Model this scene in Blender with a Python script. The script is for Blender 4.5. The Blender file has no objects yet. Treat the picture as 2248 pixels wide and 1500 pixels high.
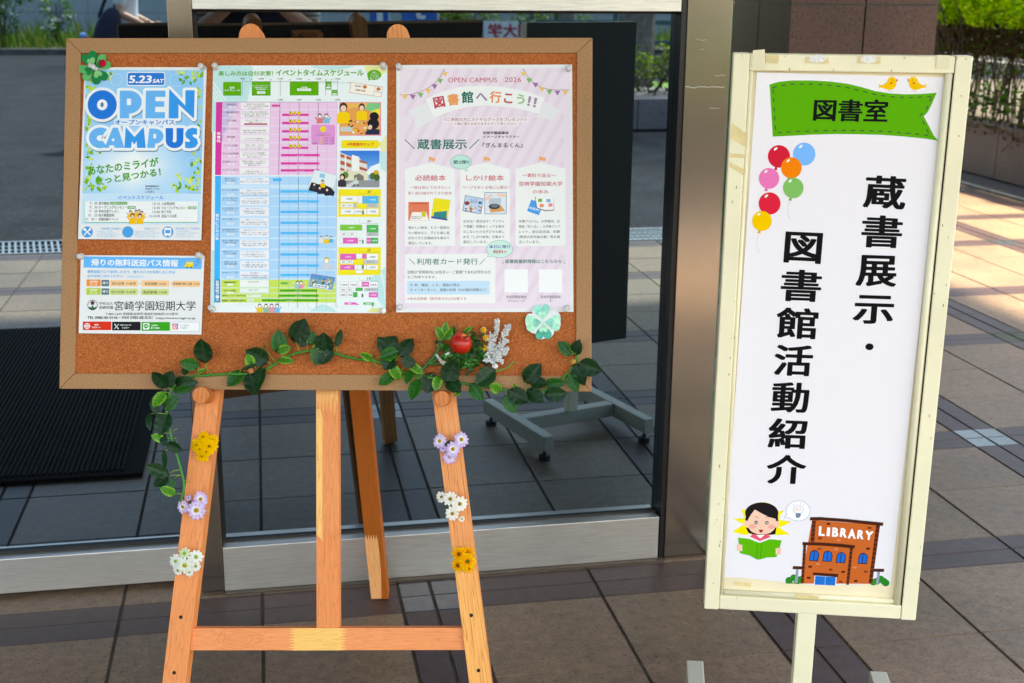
import bpy, bmesh, math, random
import numpy as np
from mathutils import Vector, Matrix, Euler, noise
from mathutils.geometry import tessellate_polygon
random.seed(7)
S = bpy.context.scene
COL = S.collection
U = 0.88                       # metres per survey unit (camera height 1.5 units = 1.32 m)
GY = 3.105 * U                 # glass of the fixed window
GL = 3.170 * U                 # glass of the sliding door

# ------------------------------------------------------------------ camera
F = 2816.4
YAW, PIT, ROL = 0.19382, 0.27105, 0.008629
def cam_axes():
    cy, sy = math.cos(YAW), math.sin(YAW)
    f = np.array([sy*math.cos(PIT), cy*math.cos(PIT), -math.sin(PIT)])
    r = np.array([cy, -sy, 0.0]); u = np.cross(r, f)
    c, s = math.cos(ROL), math.sin(ROL)
    return np.array([c*r+s*u, -s*r+c*u, f])
AX = cam_axes()
C0 = np.array([0, 0, 1.5*U])
cd = bpy.data.cameras.new('camera'); cam = bpy.data.objects.new('camera', cd); COL.objects.link(cam)
cd.sensor_width = 36; cd.lens = F/2248*36; cd.clip_start = 0.02; cd.clip_end = 500
cam.matrix_world = Matrix(((AX[0][0], AX[1][0], -AX[2][0], C0[0]), (AX[0][1], AX[1][1], -AX[2][1], C0[1]),
                           (AX[0][2], AX[1][2], -AX[2][2], C0[2]), (0, 0, 0, 1)))
cd.dof.use_dof = True; cd.dof.focus_distance = 2.15; cd.dof.aperture_fstop = 9.0
S.camera = cam
# ------------------------------------------------------------------ light
SUN_EL, SUN_AZ = math.radians(60), math.radians(140)     # azimuth from +Y towards +X
sd = Vector((math.sin(SUN_AZ)*math.cos(SUN_EL), math.cos(SUN_AZ)*math.cos(SUN_EL), math.sin(SUN_EL)))
W = bpy.data.worlds.new('World'); S.world = W; W.use_nodes = True
wn = W.node_tree.nodes; wl = W.node_tree.links
sky = wn.new('ShaderNodeTexSky'); sky.sky_type = 'NISHITA'; sky.sun_disc = False
sky.sun_elevation = SUN_EL; sky.sun_rotation = SUN_AZ; sky.dust_density = 2.5; sky.air_density = 1.2
wn['Background'].inputs[1].default_value = 0.15
wl.new(sky.outputs[0], wn['Background'].inputs[0])
ld = bpy.data.lights.new('sun', 'SUN'); ld.energy = 4.2; ld.angle = math.radians(3.0); ld.color = (1, 0.94, 0.84)
lo = bpy.data.objects.new('sun', ld); COL.objects.link(lo); lo.rotation_euler = sd.to_track_quat('Z', 'Y').to_euler(); lo.location = (0, 0, 12)
S.view_settings.view_transform = 'Standard'; S.view_settings.look = 'None'
S.view_settings.use_white_balance = True; S.view_settings.white_balance_temperature = 7600; S.view_settings.white_balance_tint = 10
S.view_settings.exposure = 2.4; S.view_settings.gamma = 1.0
S.cycles.max_bounces = 10; S.cycles.diffuse_bounces = 5; S.cycles.glossy_bounces = 4
S.cycles.transmission_bounces = 6; S.cycles.transparent_max_bounces = 8

# ------------------------------------------------------------------ helpers
def lin(c):
    return tuple(((v/255)/12.92 if v/255 <= 0.04045 else ((v/255+0.055)/1.055)**2.4) for v in c)
def ray(px, py):
    v = np.stack([(np.asarray(px, float)-1124)/F, -(np.asarray(py, float)-750)/F, np.ones_like(np.asarray(px, float))], -1)
    return v @ AX
def hit(px, py, M, d=0.0):
    """photo pixel -> local (x, z) on the plane y = -d of the frame M"""
    Mi = np.array(M.inverted()); o = Mi[:3, :3] @ C0 + Mi[:3, 3]
    v = ray(px, py) @ Mi[:3, :3].T
    t = (-d - o[1]) / v[..., 1]
    return np.stack([o[0]+v[..., 0]*t, o[2]+v[..., 2]*t], -1)
def L3(px, py, M, d=0.0):
    q = hit(px, py, M, d); return Vector((q[0], -d, q[1]))
def on_y(px, py, y):
    v = ray(px, py); t = y/v[1]; return Vector((v[0]*t, y, C0[2]+v[2]*t))
def seen_in_glass(px, py, path, glass=GY):
    """a point seen mirrored in the glass, at this path depth"""
    p = on_y(px, py, path); return Vector((p.x, 2*glass-path, p.z))

def mk(name, me, m=None, parent=None, M=None):
    o = bpy.data.objects.new(name, me); COL.objects.link(o)
    if m is not None:
        for q in (m if isinstance(m, (list, tuple)) else [m]): me.materials.append(q)
    if parent is not None: o.parent = parent
    if M is not None: o.matrix_local = M
    return o
def tag(o, label, cat, group=None):
    o['label'] = label; o['category'] = cat
    if group: o['group'] = group
    return o
def thing(name, label, cat, M=None, group=None):
    o = bpy.data.objects.new(name, None); COL.objects.link(o); o.empty_display_size = 0.05
    if M is not None: o.matrix_world = M if isinstance(M, Matrix) else Matrix.Translation(M)
    return tag(o, label, cat, group)
def structure(o, kind='structure'):
    o['kind'] = kind; return o

class MB:
    """collects shapes in one mesh, with a colour per vertex"""
    def __init__(s): s.v = []; s.f = []; s.c = []; s.mi = []
    def add(s, vs, fs, col=(1, 1, 1), mi=0):
        n = len(s.v); s.v += [tuple(v) for v in vs]
        cols = col if isinstance(col, list) else [col]*len(vs)
        s.c += cols; s.f += [tuple(i+n for i in f) for f in fs]; s.mi += [mi]*len(fs)
    def box(s, a, b, col=(1, 1, 1), M=None, mi=0):
        vs = [Vector((x, y, z)) for x in (a[0], b[0]) for y in (a[1], b[1]) for z in (a[2], b[2])]
        if M is not None: vs = [M @ v for v in vs]
        s.add(vs, [(0, 1, 3, 2), (4, 6, 7, 5), (0, 4, 5, 1), (2, 3, 7, 6), (0, 2, 6, 4), (1, 5, 7, 3)], col, mi)
    def tube(s, pts, r, n=8, col=(1, 1, 1), caps=True, mi=0):
        pts = [Vector(p) for p in pts]; rs = r if isinstance(r, (list, tuple)) else [r]*len(pts)
        vs = []; fs = []; up = Vector((0.31, 0.77, 0.55))
        for i, p in enumerate(pts):
            t = (pts[min(i+1, len(pts)-1)]-pts[max(i-1, 0)]).normalized()
            a = t.cross(up)
            if a.length < 1e-3: a = t.cross(Vector((1, 0, 0)))
            a.normalize(); b = t.cross(a)
            for k in range(n):
                w = 2*math.pi*k/n; vs.append(p+(a*math.cos(w)+b*math.sin(w))*rs[i])
        for i in range(len(pts)-1):
            for k in range(n):
                fs.append((i*n+k, i*n+(k+1) % n, (i+1)*n+(k+1) % n, (i+1)*n+k))
        if caps: fs += [tuple(range(n))[::-1], tuple((len(pts)-1)*n+k for k in range(n))]
        s.add(vs, fs, col, mi)
    def lathe(s, prof, M=None, n=16, col=(1, 1, 1), mi=0):
        vs = []; fs = []
        for r, z in prof:
            for k in range(n):
                w = 2*math.pi*k/n; v = Vector((r*math.cos(w), r*math.sin(w), z)); vs.append(M @ v if M is not None else v)
        for i in range(len(prof)-1):
            for k in range(n): fs.append((i*n+k, i*n+(k+1) % n, (i+1)*n+(k+1) % n, (i+1)*n+k))
        s.add(vs, fs, col, mi)
    def ball(s, c, r, col=(1, 1, 1), n=10, m=7, M=None):
        rx, ry, rz = r if isinstance(r, (tuple, list)) else (r, r, r); c = Vector(c); vs = []; fs = []
        for i in range(m+1):
            t = math.pi*i/m
            for k in range(n):
                w = 2*math.pi*k/n
                v = Vector((rx*math.sin(t)*math.cos(w), ry*math.sin(t)*math.sin(w), rz*math.cos(t)))
                vs.append(c + (M @ v if M is not None else v))
        for i in range(m):
            for k in range(n): fs.append((i*n+k, (i+1)*n+k, (i+1)*n+(k+1) % n, i*n+(k+1) % n))
        s.add(vs, fs, col)
    def build(s, name, m=None, parent=None, M=None, smooth=False, bevel=0, weld=False):
        me = bpy.data.meshes.new(name); me.from_pydata(s.v, [], s.f)
        at = me.color_attributes.new('Col', 'FLOAT_COLOR', 'POINT')
        buf = np.ones((len(s.v), 4), np.float32)
        if s.v: buf[:, :3] = np.array([c[:3] for c in s.c], np.float32)
        at.data.foreach_set('color', buf.ravel())
        me.polygons.foreach_set('material_index', s.mi)
        if smooth: me.polygons.foreach_set('use_smooth', [True]*len(s.f))
        me.update()
        o = mk(name, me, m, parent, M)
        if bevel:
            bm = bmesh.new(); bm.from_mesh(me); bmesh.ops.recalc_face_normals(bm, faces=bm.faces); bm.to_mesh(me); bm.free()
            b = o.modifiers.new('bevel', 'BEVEL'); b.width = bevel; b.segments = 2; b.limit_method = 'ANGLE'
        return o

# ------------------------------------------------------------------ materials
def nmat(name):
    m = bpy.data.materials.new(name); m.use_nodes = True
    return m, m.node_tree.nodes, m.node_tree.links, m.node_tree.nodes['Principled BSDF']
def basic(name, col, rough=0.5, metal=0, var=0.0, scale=40, stretch=(1, 1, 1), bump=0.0, spec=0.5, col2=None, detail=4):
    m, n, l, b = nmat(name)
    b.inputs['Base Color'].default_value = (*col, 1); b.inputs['Roughness'].default_value = rough
    b.inputs['Metallic'].default_value = metal; b.inputs['Specular IOR Level'].default_value = spec
    if var or bump or col2:
        tc = n.new('ShaderNodeTexCoord'); mp = n.new('ShaderNodeMapping'); mp.inputs['Scale'].default_value = stretch
        nz = n.new('ShaderNodeTexNoise'); nz.inputs['Scale'].default_value = scale; nz.inputs['Detail'].default_value = detail
        l.new(tc.outputs['Object'], mp.inputs[0]); l.new(mp.outputs[0], nz.inputs['Vector'])
        rp = n.new('ShaderNodeValToRGB'); rp.color_ramp.elements[0].position = 0.3; rp.color_ramp.elements[1].position = 0.7
        c2 = col2 or tuple(min(1, v*(1+var)) for v in col); c1 = col if col2 else tuple(v*(1-var) for v in col)
        rp.color_ramp.elements[0].color = (*c1, 1); rp.color_ramp.elements[1].color = (*c2, 1)
        l.new(nz.outputs['Fac'], rp.inputs[0]); l.new(rp.outputs[0], b.inputs['Base Color'])
        if bump:
            bp = n.new('ShaderNodeBump'); bp.inputs['Strength'].default_value = bump; bp.inputs['Distance'].default_value = 0.002
            l.new(nz.outputs['Fac'], bp.inputs['Height']); l.new(bp.outputs[0], b.inputs['Normal'])
    return m
def vcol(name, rough=0.5, spec=0.5, noise_amt=0.0, nscale=60, transl=0.0, bump=0.0, sat=1.0):
    m, n, l, b = nmat(name)
    a = n.new('ShaderNodeVertexColor'); a.layer_name = 'Col'; out = a.outputs[0]
    if noise_amt:
        tc = n.new('ShaderNodeTexCoord'); nz = n.new('ShaderNodeTexNoise'); nz.inputs['Scale'].default_value = nscale; nz.inputs['Detail'].default_value = 5
        l.new(tc.outputs['Object'], nz.inputs['Vector'])
        mr = n.new('ShaderNodeMapRange'); mr.inputs[1].default_value = 0.3; mr.inputs[2].default_value = 0.7
        mr.inputs[3].default_value = 1-noise_amt; mr.inputs[4].default_value = 1+noise_amt
        l.new(nz.outputs['Fac'], mr.inputs[0])
        mx = n.new('ShaderNodeMix'); mx.data_type = 'RGBA'; mx.blend_type = 'MULTIPLY'; mx.inputs[0].default_value = 1
        l.new(out, mx.inputs[6]); l.new(mr.outputs[0], mx.inputs[7]); out = mx.outputs[2]
        if bump:
            bp = n.new('ShaderNodeBump'); bp.inputs['Strength'].default_value = bump; bp.inputs['Distance'].default_value = 0.002
            l.new(nz.outputs['Fac'], bp.inputs['Height']); l.new(bp.outputs[0], b.inputs['Normal'])
    l.new(out, b.inputs['Base Color']); b.inputs['Roughness'].default_value = rough; b.inputs['Specular IOR Level'].default_value = spec
    if transl:
        t = n.new('ShaderNodeBsdfTranslucent'); ms = n.new('ShaderNodeMixShader'); ms.inputs[0].default_value = transl
        l.new(out, t.inputs[0]); l.new(b.outputs[0], ms.inputs[1]); l.new(t.outputs[0], ms.inputs[2])
        l.new(ms.outputs[0], n['Material Output'].inputs[0])
    return m

INK = vcol('print_ink', 0.6, 0.12, 0.025, 900)
PAPER = basic('poster_paper', (0.80, 0.81, 0.80), 0.5, spec=0.3)
LEAFM = vcol('ivy_leaf_plastic', 0.36, 0.24, 0.3, 160, 0.05, 0.3)
FOLI = vcol('foliage', 0.55, 0.25, 0.2, 8, 0.5)
PETAL = vcol('petal_cloth', 0.75, 0.15, 0.05, 300, 0.25)
PLAIN = vcol('painted', 0.55, 0.3, 0.06, 60)
CLOTH = vcol('cloth', 0.85, 0.1, 0.08, 120)
SKIN = basic('skin', lin((205, 150, 120)), 0.55, var=0.06, scale=20)

def cork():
    m, n, l, b = nmat('cork'); tc = n.new('ShaderNodeTexCoord')
    v = n.new('ShaderNodeTexVoronoi'); v.inputs['Scale'].default_value = 520; v.inputs['Randomness'].default_value = 1
    nz = n.new('ShaderNodeTexNoise'); nz.inputs['Scale'].default_value = 330; nz.inputs['Detail'].default_value = 6
    for q in (v, nz): l.new(tc.outputs['Object'], q.inputs['Vector'])
    sp = n.new('ShaderNodeSeparateColor'); l.new(v.outputs['Color'], sp.inputs[0])
    ad = n.new('ShaderNodeMath'); ad.operation = 'MULTIPLY_ADD'; ad.inputs[1].default_value = 0.5
    l.new(sp.outputs[0], ad.inputs[0]); mm = n.new('ShaderNodeMath'); mm.operation = 'MULTIPLY'; mm.inputs[1].default_value = 0.5
    l.new(nz.outputs['Fac'], mm.inputs[0]); l.new(mm.outputs[0], ad.inputs[2])
    rp = n.new('ShaderNodeValToRGB'); e = rp.color_ramp.elements
    e[0].position = 0.12; e[0].color = (*lin((114, 56, 24)), 1); e[1].position = 0.95; e[1].color = (*lin((234, 156, 94)), 1)
    x = e.new(0.3); x.color = (*lin((160, 86, 42)), 1); x = e.new(0.72); x.color = (*lin((190, 108, 56)), 1)
    l.new(ad.outputs[0], rp.inputs[0]); l.new(rp.outputs[0], b.inputs['Base Color']); b.inputs['Roughness'].default_value = 0.85
    b.inputs['Specular IOR Level'].default_value = 0.2
    bp = n.new('ShaderNodeBump'); bp.inputs['Strength'].default_value = 0.25; bp.inputs['Distance'].default_value = 0.001
    l.new(ad.outputs[0], bp.inputs['Height']); l.new(bp.outputs[0], b.inputs['Normal'])
    return m
CORK = cork()
MDF = basic('mdf', lin((154, 112, 74)), 0.7, col2=lin((182, 140, 100)), scale=420, bump=0.1, detail=6, spec=0.2)

def wood(name, c1, c2, axis_scale, rings=14.0, contrast=0.5, lightness=1.0):
    """pine: grain stretched along local z (or x)"""
    m, n, l, b = nmat(name); tc = n.new('ShaderNodeTexCoord'); mp = n.new('ShaderNodeMapping'); mp.inputs['Scale'].default_value = axis_scale
    l.new(tc.outputs['Object'], mp.inputs[0])
    nz = n.new('ShaderNodeTexNoise'); nz.inputs['Scale'].default_value = rings; nz.inputs['Detail'].default_value = 3; nz.inputs['Distortion'].default_value = 0.3
    l.new(mp.outputs[0], nz.inputs['Vector'])
    fr = n.new('ShaderNodeMath'); fr.operation = 'MULTIPLY'; fr.inputs[1].default_value = 9; l.new(nz.outputs['Fac'], fr.inputs[0])
    sn = n.new('ShaderNodeMath'); sn.operation = 'FRACT'; l.new(fr.outputs[0], sn.inputs[0])
    rp = n.new('ShaderNodeValToRGB'); e = rp.color_ramp.elements
    e[0].position = 0; e[0].color = (*c1, 1); e[1].position = 1; e[1].color = (*c1, 1)
    x = e.new(0.75); x.color = (*(c1[i]*(1-contrast*0.4)+c2[i]*contrast*0.4 for i in range(3)), 1)
    x = e.new(0.92); x.color = (*(c1[i]*(1-contrast)+c2[i]*contrast for i in range(3)), 1)
    l.new(sn.outputs[0], rp.inputs[0])
    fz = n.new('ShaderNodeTexNoise'); fz.inputs['Scale'].default_value = 60; fz.inputs['Detail'].default_value = 4; l.new(mp.outputs[0], fz.inputs['Vector'])
    mr = n.new('ShaderNodeMapRange'); mr.inputs[3].default_value = 0.86; mr.inputs[4].default_value = 1.12; l.new(fz.outputs['Fac'], mr.inputs[0])
    a = n.new('ShaderNodeVertexColor'); a.layer_name = 'Col'
    mx = n.new('ShaderNodeMix'); mx.data_type = 'RGBA'; mx.blend_type = 'MULTIPLY'; mx.inputs[0].default_value = 1
    l.new(rp.outputs[0], mx.inputs[6]); l.new(mr.outputs[0], mx.inputs[7])
    m2 = n.new('ShaderNodeMix'); m2.data_type = 'RGBA'; m2.blend_type = 'MULTIPLY'; m2.inputs[0].default_value = 1
    l.new(mx.outputs[2], m2.inputs[6]); l.new(a.outputs[0], m2.inputs[7])
    l.new(m2.outputs[2], b.inputs['Base Color']); b.inputs['Roughness'].default_value = 0.5; b.inputs['Specular IOR Level'].default_value = 0.3
    return m
PINE = wood('pine_plain', lin((240, 150, 86)), lin((186, 98, 48)), (9, 9, 0.5), 11, 0.6)
PINE2 = wood('pine_striped', lin((243, 162, 94)), lin((176, 88, 42)), (22, 9, 0.35), 7, 0.9)
PINEX = wood('pine_rail', lin((243, 152, 92)), lin((196, 102, 54)), (0.6, 9, 12), 9, 0.5)

def brushed(name, col, rough, stretch, amt=0.1):
    m, n, l, b = nmat(name); tc = n.new('ShaderNodeTexCoord'); mp = n.new('ShaderNodeMapping'); mp.inputs['Scale'].default_value = stretch
    nz = n.new('ShaderNodeTexNoise'); nz.inputs['Scale'].default_value = 30; nz.inputs['Detail'].default_value = 6
    l.new(tc.outputs['Object'], mp.inputs[0]); l.new(mp.outputs[0], nz.inputs['Vector'])
    mr = n.new('ShaderNodeMapRange'); mr.inputs[1].default_value = 0.25; mr.inputs[2].default_value = 0.75
    mr.inputs[3].default_value = 1-amt; mr.inputs[4].default_value = 1+amt; l.new(nz.outputs['Fac'], mr.inputs[0])
    n2 = n.new('ShaderNodeTexNoise'); n2.inputs['Scale'].default_value = 7; n2.inputs['Detail'].default_value = 3; l.new(tc.outputs['Object'], n2.inputs['Vector'])
    m3 = n.new('ShaderNodeMapRange'); m3.inputs[3].default_value = 0.82; m3.inputs[4].default_value = 1.1; l.new(n2.outputs['Fac'], m3.inputs[0])
    mu = n.new('ShaderNodeMath'); mu.operation = 'MULTIPLY'; l.new(mr.outputs[0], mu.inputs[0]); l.new(m3.outputs[0], mu.inputs[1])
    mx = n.new('ShaderNodeMix'); mx.data_type = 'RGBA'; mx.blend_type = 'MULTIPLY'; mx.inputs[0].default_value = 1
    mx.inputs[6].default_value = (*col, 1); l.new(mu.outputs[0], mx.inputs[7]); l.new(mx.outputs[2], b.inputs['Base Color'])
    b.inputs['Metallic'].default_value = 1; b.inputs['Roughness'].default_value = rough
    return m
STEEL_H = brushed('brushed_steel_rail', (0.74, 0.69, 0.63), 0.46, (0.6, 20, 20), 0.16)
STEEL_V = brushed('brushed_steel_post', (0.42, 0.345, 0.275), 0.17, (20, 20, 0.6), 0.06)
DARKFR = basic('dark_frame', (0.012, 0.010, 0.009), 0.35)
RUBBER = basic('black_rubber', (0.012, 0.012, 0.012), 0.6)

def glass():
    m, n, l, b = nmat('tinted_mirror_glass')
    g = n.new('ShaderNodeBsdfGlossy'); g.inputs['Roughness'].default_value = 0.0; g.inputs['Color'].default_value = (0.60, 0.82, 1.0, 1)
    d = n.new('ShaderNodeBsdfDiffuse'); d.inputs[0].default_value = (0.003, 0.0035, 0.004, 1)
    ms = n.new('ShaderNodeMixShader'); ms.inputs[0].default_value = 0.32
    l.new(d.outputs[0], ms.inputs[1]); l.new(g.outputs[0], ms.inputs[2]); l.new(ms.outputs[0], n['Material Output'].inputs[0])
    return m
GLASS = glass()

def granite(name, base, dark, light, scale=140, rough=0.35, usecol=False):
    m, n, l, b = nmat(name); tc = n.new('ShaderNodeTexCoord')
    nz = n.new('ShaderNodeTexNoise'); nz.inputs['Scale'].default_value = scale; nz.inputs['Detail'].default_value = 3; nz.inputs['Roughness'].default_value = 0.7
    l.new(tc.outputs['Object'], nz.inputs['Vector'])
    rp = n.new('ShaderNodeValToRGB'); e = rp.color_ramp.elements
    e[0].position = 0.32; e[0].color = (*dark, 1); e[1].position = 0.74; e[1].color = (*light, 1); x = e.new(0.46); x.color = (*base, 1); x = e.new(0.6); x.color = (*base, 1)
    l.new(nz.outputs['Fac'], rp.inputs[0]); out = rp.outputs[0]
    n2 = n.new('ShaderNodeTexNoise'); n2.inputs['Scale'].default_value = 2.3; n2.inputs['Detail'].default_value = 4; l.new(tc.outputs['Object'], n2.inputs['Vector'])
    mr = n.new('ShaderNodeMapRange'); mr.inputs[1].default_value = 0.3; mr.inputs[2].default_value = 0.7; mr.inputs[3].default_value = 0.74; mr.inputs[4].default_value = 1.18
    l.new(n2.outputs['Fac'], mr.inputs[0])
    mx = n.new('ShaderNodeMix'); mx.data_type = 'RGBA'; mx.blend_type = 'MULTIPLY'; mx.inputs[0].default_value = 1
    l.new(out, mx.inputs[6]); l.new(mr.outputs[0], mx.inputs[7]); out = mx.outputs[2]
    if usecol:
        a = n.new('ShaderNodeVertexColor'); a.layer_name = 'Col'
        m2 = n.new('ShaderNodeMix'); m2.data_type = 'RGBA'; m2.blend_type = 'MULTIPLY'; m2.inputs[0].default_value = 1
        l.new(out, m2.inputs[6]); l.new(a.outputs[0], m2.inputs[7]); out = m2.outputs[2]
    if usecol:
        n3 = n.new('ShaderNodeTexNoise'); n3.inputs['Scale'].default_value = 38; n3.inputs['Detail'].default_value = 5; l.new(tc.outputs['Object'], n3.inputs['Vector'])
        n4 = n.new('ShaderNodeTexNoise'); n4.inputs['Scale'].default_value = 6.5; n4.inputs['Detail'].default_value = 6; n4.inputs['Roughness'].default_value = .7; l.new(tc.outputs['Object'], n4.inputs['Vector'])
        q1 = n.new('ShaderNodeMapRange'); q1.inputs[1].default_value = .3; q1.inputs[2].default_value = .7; q1.inputs[3].default_value = .78; q1.inputs[4].default_value = 1.2; l.new(n3.outputs['Fac'], q1.inputs[0])
        q2 = n.new('ShaderNodeMapRange'); q2.inputs[1].default_value = .62; q2.inputs[2].default_value = .75; q2.inputs[3].default_value = 1; q2.inputs[4].default_value = .55; l.new(n4.outputs['Fac'], q2.inputs[0])
        qm = n.new('ShaderNodeMath'); qm.operation = 'MULTIPLY'; l.new(q1.outputs[0], qm.inputs[0]); l.new(q2.outputs[0], qm.inputs[1])
        m4 = n.new('ShaderNodeMix'); m4.data_type = 'RGBA'; m4.blend_type = 'MULTIPLY'; m4.inputs[0].default_value = 1
        l.new(out, m4.inputs[6]); l.new(qm.outputs[0], m4.inputs[7]); out = m4.outputs[2]
        bp = n.new('ShaderNodeBump'); bp.inputs['Strength'].default_value = .35; bp.inputs['Distance'].default_value = .001; l.new(nz.outputs['Fac'], bp.inputs['Height']); l.new(bp.outputs[0], b.inputs['Normal'])
    l.new(out, b.inputs['Base Color']); b.inputs['Roughness'].default_value = rough
    return m
TILE = granite('beige_stone_tile', (0.192, 0.127, 0.077), (0.068, 0.044, 0.026), (0.285, 0.196, 0.126), 125, 0.5, True)
TILE_D = granite('mauve_stone_tile', (0.062, 0.036, 0.033), (0.03, 0.018, 0.017), (0.09, 0.056, 0.052), 190, 0.5, True)
TILE_B = granite('blue_grey_tile', (0.06, 0.06, 0.068), (0.035, 0.035, 0.04), (0.1, 0.1, 0.11), 190, 0.14, True)
GROUT = basic('grout', (0.085, 0.072, 0.054), 0.9, var=0.3, scale=15)
PILLAR = granite('brown_granite', (0.088, 0.048, 0.038), (0.014, 0.009, 0.008), (0.16, 0.10, 0.082), 105, 0.4); PILLAR.node_tree.nodes['Principled BSDF'].inputs['Specular IOR Level'].default_value = 0.2
PLANTER = granite('planter_granite', (0.085, 0.045, 0.036), (0.03, 0.018, 0.014), (0.12, 0.07, 0.058), 60, 0.55)
ASPH = granite('asphalt', (0.028, 0.029, 0.032), (0.008, 0.008, 0.010), (0.085, 0.088, 0.092), 38, 0.85); ASPH.node_tree.nodes['Principled BSDF'].inputs['Specular IOR Level'].default_value = 0.08
CONC = basic('concrete', (0.34, 0.34, 0.33), 0.85, var=0.2, scale=6)
SOIL = basic('soil', (0.05, 0.04, 0.025), 0.95, var=0.4, scale=9)

# ------------------------------------------------------------------ the setting
def seqs(start, first3, lo, hi):
    """tile edges: bands of two narrow tiles between runs of 3 and 2 big ones"""
    T, N = 0.343, 0.083
    e = []; x = start; k = first3
    while x < hi:                      # start is the beginning of a band
        e += [(x, x+N, 1), (x+N, x+2*N, 1)]; x += 2*N
        for i in range(k): e.append((x, x+T, 0)); x += T
        k = 5-k
    x = start; k = 5-first3
    while x > lo:
        for i in range(k): e.append((x-T, x, 0)); x -= T
        e += [(x-N, x, 1), (x-2*N, x-N, 1)]; x -= 2*N
        k = 5-k
    return sorted(e)
xs = seqs(0.297, 2, -7.5, 5.3)
ys = seqs(2.877, 2, -1.1, 13)
pv = MB(); JX, JY = 0.0048, 0.003
rt = random.Random(3)
for x0, x1, bx in xs:
    for y0, y1, by in ys:
        a, b = (x0+JX)*U, (min(x1, 5.46)-JX)*U; c, d = (max(y0, -1.22)+JY)*U, (y1-JY)*U
        if b <= a or d <= c or x0 > 5.44: continue
        t = 1+rt.uniform(-0.09, 0.09); col = (t*(1+rt.uniform(-.02, .02)), t, t*(1+rt.uniform(-.03, .03)))
        mi = 3 if (bx and by) else (2 if (bx or by) else 1)
        z = 0.0 + rt.uniform(-.0004, .0004)
        pv.add([(a, c, z), (b, c, z), (b, d, z), (a, d, z), (a-.001, c-.001, z-.004), (b+.001, c-.001, z-.004), (b+.001, d+.001, z-.004), (a-.001, d+.001, z-.004)],
               [(0, 1, 2, 3), (4, 5, 1, 0), (5, 6, 2, 1), (6, 7, 3, 2), (7, 4, 0, 3)], col, mi)
pv.add([(-7.6*U, -1.24*U, -.0035), (5.47*U, -1.24*U, -.0035), (5.47*U, 13.4*U, -.0035), (-7.6*U, 13.4*U, -.0035)], [(0, 1, 2, 3)], (1, 1, 1), 0)
structure(pv.build('paving', [GROUT, TILE, TILE_D, TILE_B]))
g = MB(); g.add([(-150, -150, -.03), (150, -150, -.03), (150, 150, -.03), (-150, 150, -.03)], [(0, 1, 2, 3)]); structure(g.build('ground', SOIL))
g = MB(); g.add([(-60, -22.8*U, -.012), (60, -22.8*U, -.012), (60, -1.6*U, -.012), (-60, -1.6*U, -.012)], [(0, 1, 2, 3)]); structure(g.build('road', ASPH))
# strip of asphalt and curb beside the planter on the right
g = MB(); g.add([(5.53*U, -1.2*U, -.008), (5.9*U, -1.2*U, -.008), (5.9*U, 16*U, -.008), (5.53*U, 16*U, -.008)], [(0, 1, 2, 3)])
structure(g.build('gutter_path', basic('gutter_asphalt', (0.055, 0.058, 0.063), 0.85, var=0.25, scale=60, spec=.1)))
g = MB(); g.box((5.475*U, -1.2*U, -.02), (5.525*U, 16*U, .012)); structure(g.build('kerb_strip', basic('dark_kerb', (.13, .13, .12), .85, var=.35, scale=12), bevel=.004))
g = MB()
rk = random.Random(5)
for i in range(70):
    y = rk.uniform(6.5, 12)*U; x = (5.535+rk.uniform(-.01, .02))*U
    g.add([(x, y, 0), (x+.012, y+.004, 0), (x+rk.uniform(-.03, .03), y+rk.uniform(-.03, .03), rk.uniform(.02, .05))], [(0, 1, 2)], lin((90, 120, 30)))
structure(g.build('weeds', FOLI), 'stuff')
# far side of the road
g = MB(); g.box((-60, -23.0*U, -.02), (60, -22.8*U, .10)); structure(g.build('far_kerb', basic('old_kerb', (0.10, 0.095, 0.085), 0.9, var=.4, scale=4)))
g = MB(); g.add([(-60, -34*U, .12), (60, -34*U, .12), (60, -23*U, .09), (-60, -23*U, .09)], [(0, 1, 2, 3)]); structure(g.build('verge', SOIL))
# drain grate in front of the paving
t = thing('drain_grate', 'long grey steel drain grate between the paving and the road', 'drain', Vector((0, -1.43*U, 0)))
b = MB(); b.box((-8, -.17, -.03), (8, -.15, .002)); b.box((-8, .145, -.03), (8, .165, .002)); b.build('frame', basic('galvanised', (.30, .33, .36), .45, .6, var=.1, scale=20), t)
b = MB()
for i in range(520):
    x = -7.8+i*.03; b.add([(x, -.148, 0), (x+.012, -.148, 0), (x+.012+.05, .144, 0), (x+.05, .144, 0)], [(0, 1, 2, 3)])
b.box((-8, -.06, -.012), (8, -.045, -.002)); b.box((-8, .04, -.012), (8, .055, -.002))
b.build('bars', basic('galvanised_bar', (.25, .29, .32), .45, .5), t)
b = MB(); b.add([(-8, -.16, -.025), (8, -.16, -.025), (8, .15, -.025), (-8, .15, -.025)], [(0, 1, 2, 3)]); b.build('channel', basic('channel', (.01, .01, .01), .9), t)

# canopy over the entrance
t = thing('canopy', 'wide flat concrete canopy roof over the entrance', 'canopy', Vector((-1, 3, 3.1)))
b = MB(); b.box((-8, -4.05, 0), (5.2, 6.4, .35)); b.box((-8, 6.4, 0), (3.3, 10.2, .352)); b.build('roof_slab', basic('canopy_soffit', (.26, .25, .24), .8, var=.08, scale=2), t)
b = MB(); b.box((-8.02, -4.09, -.05), (5.22, -4.052, .42)); b.box((5.202, -4.05, -.05), (5.24, 6.44, .42)); b.build('fascia', STEEL_H, t)

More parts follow.
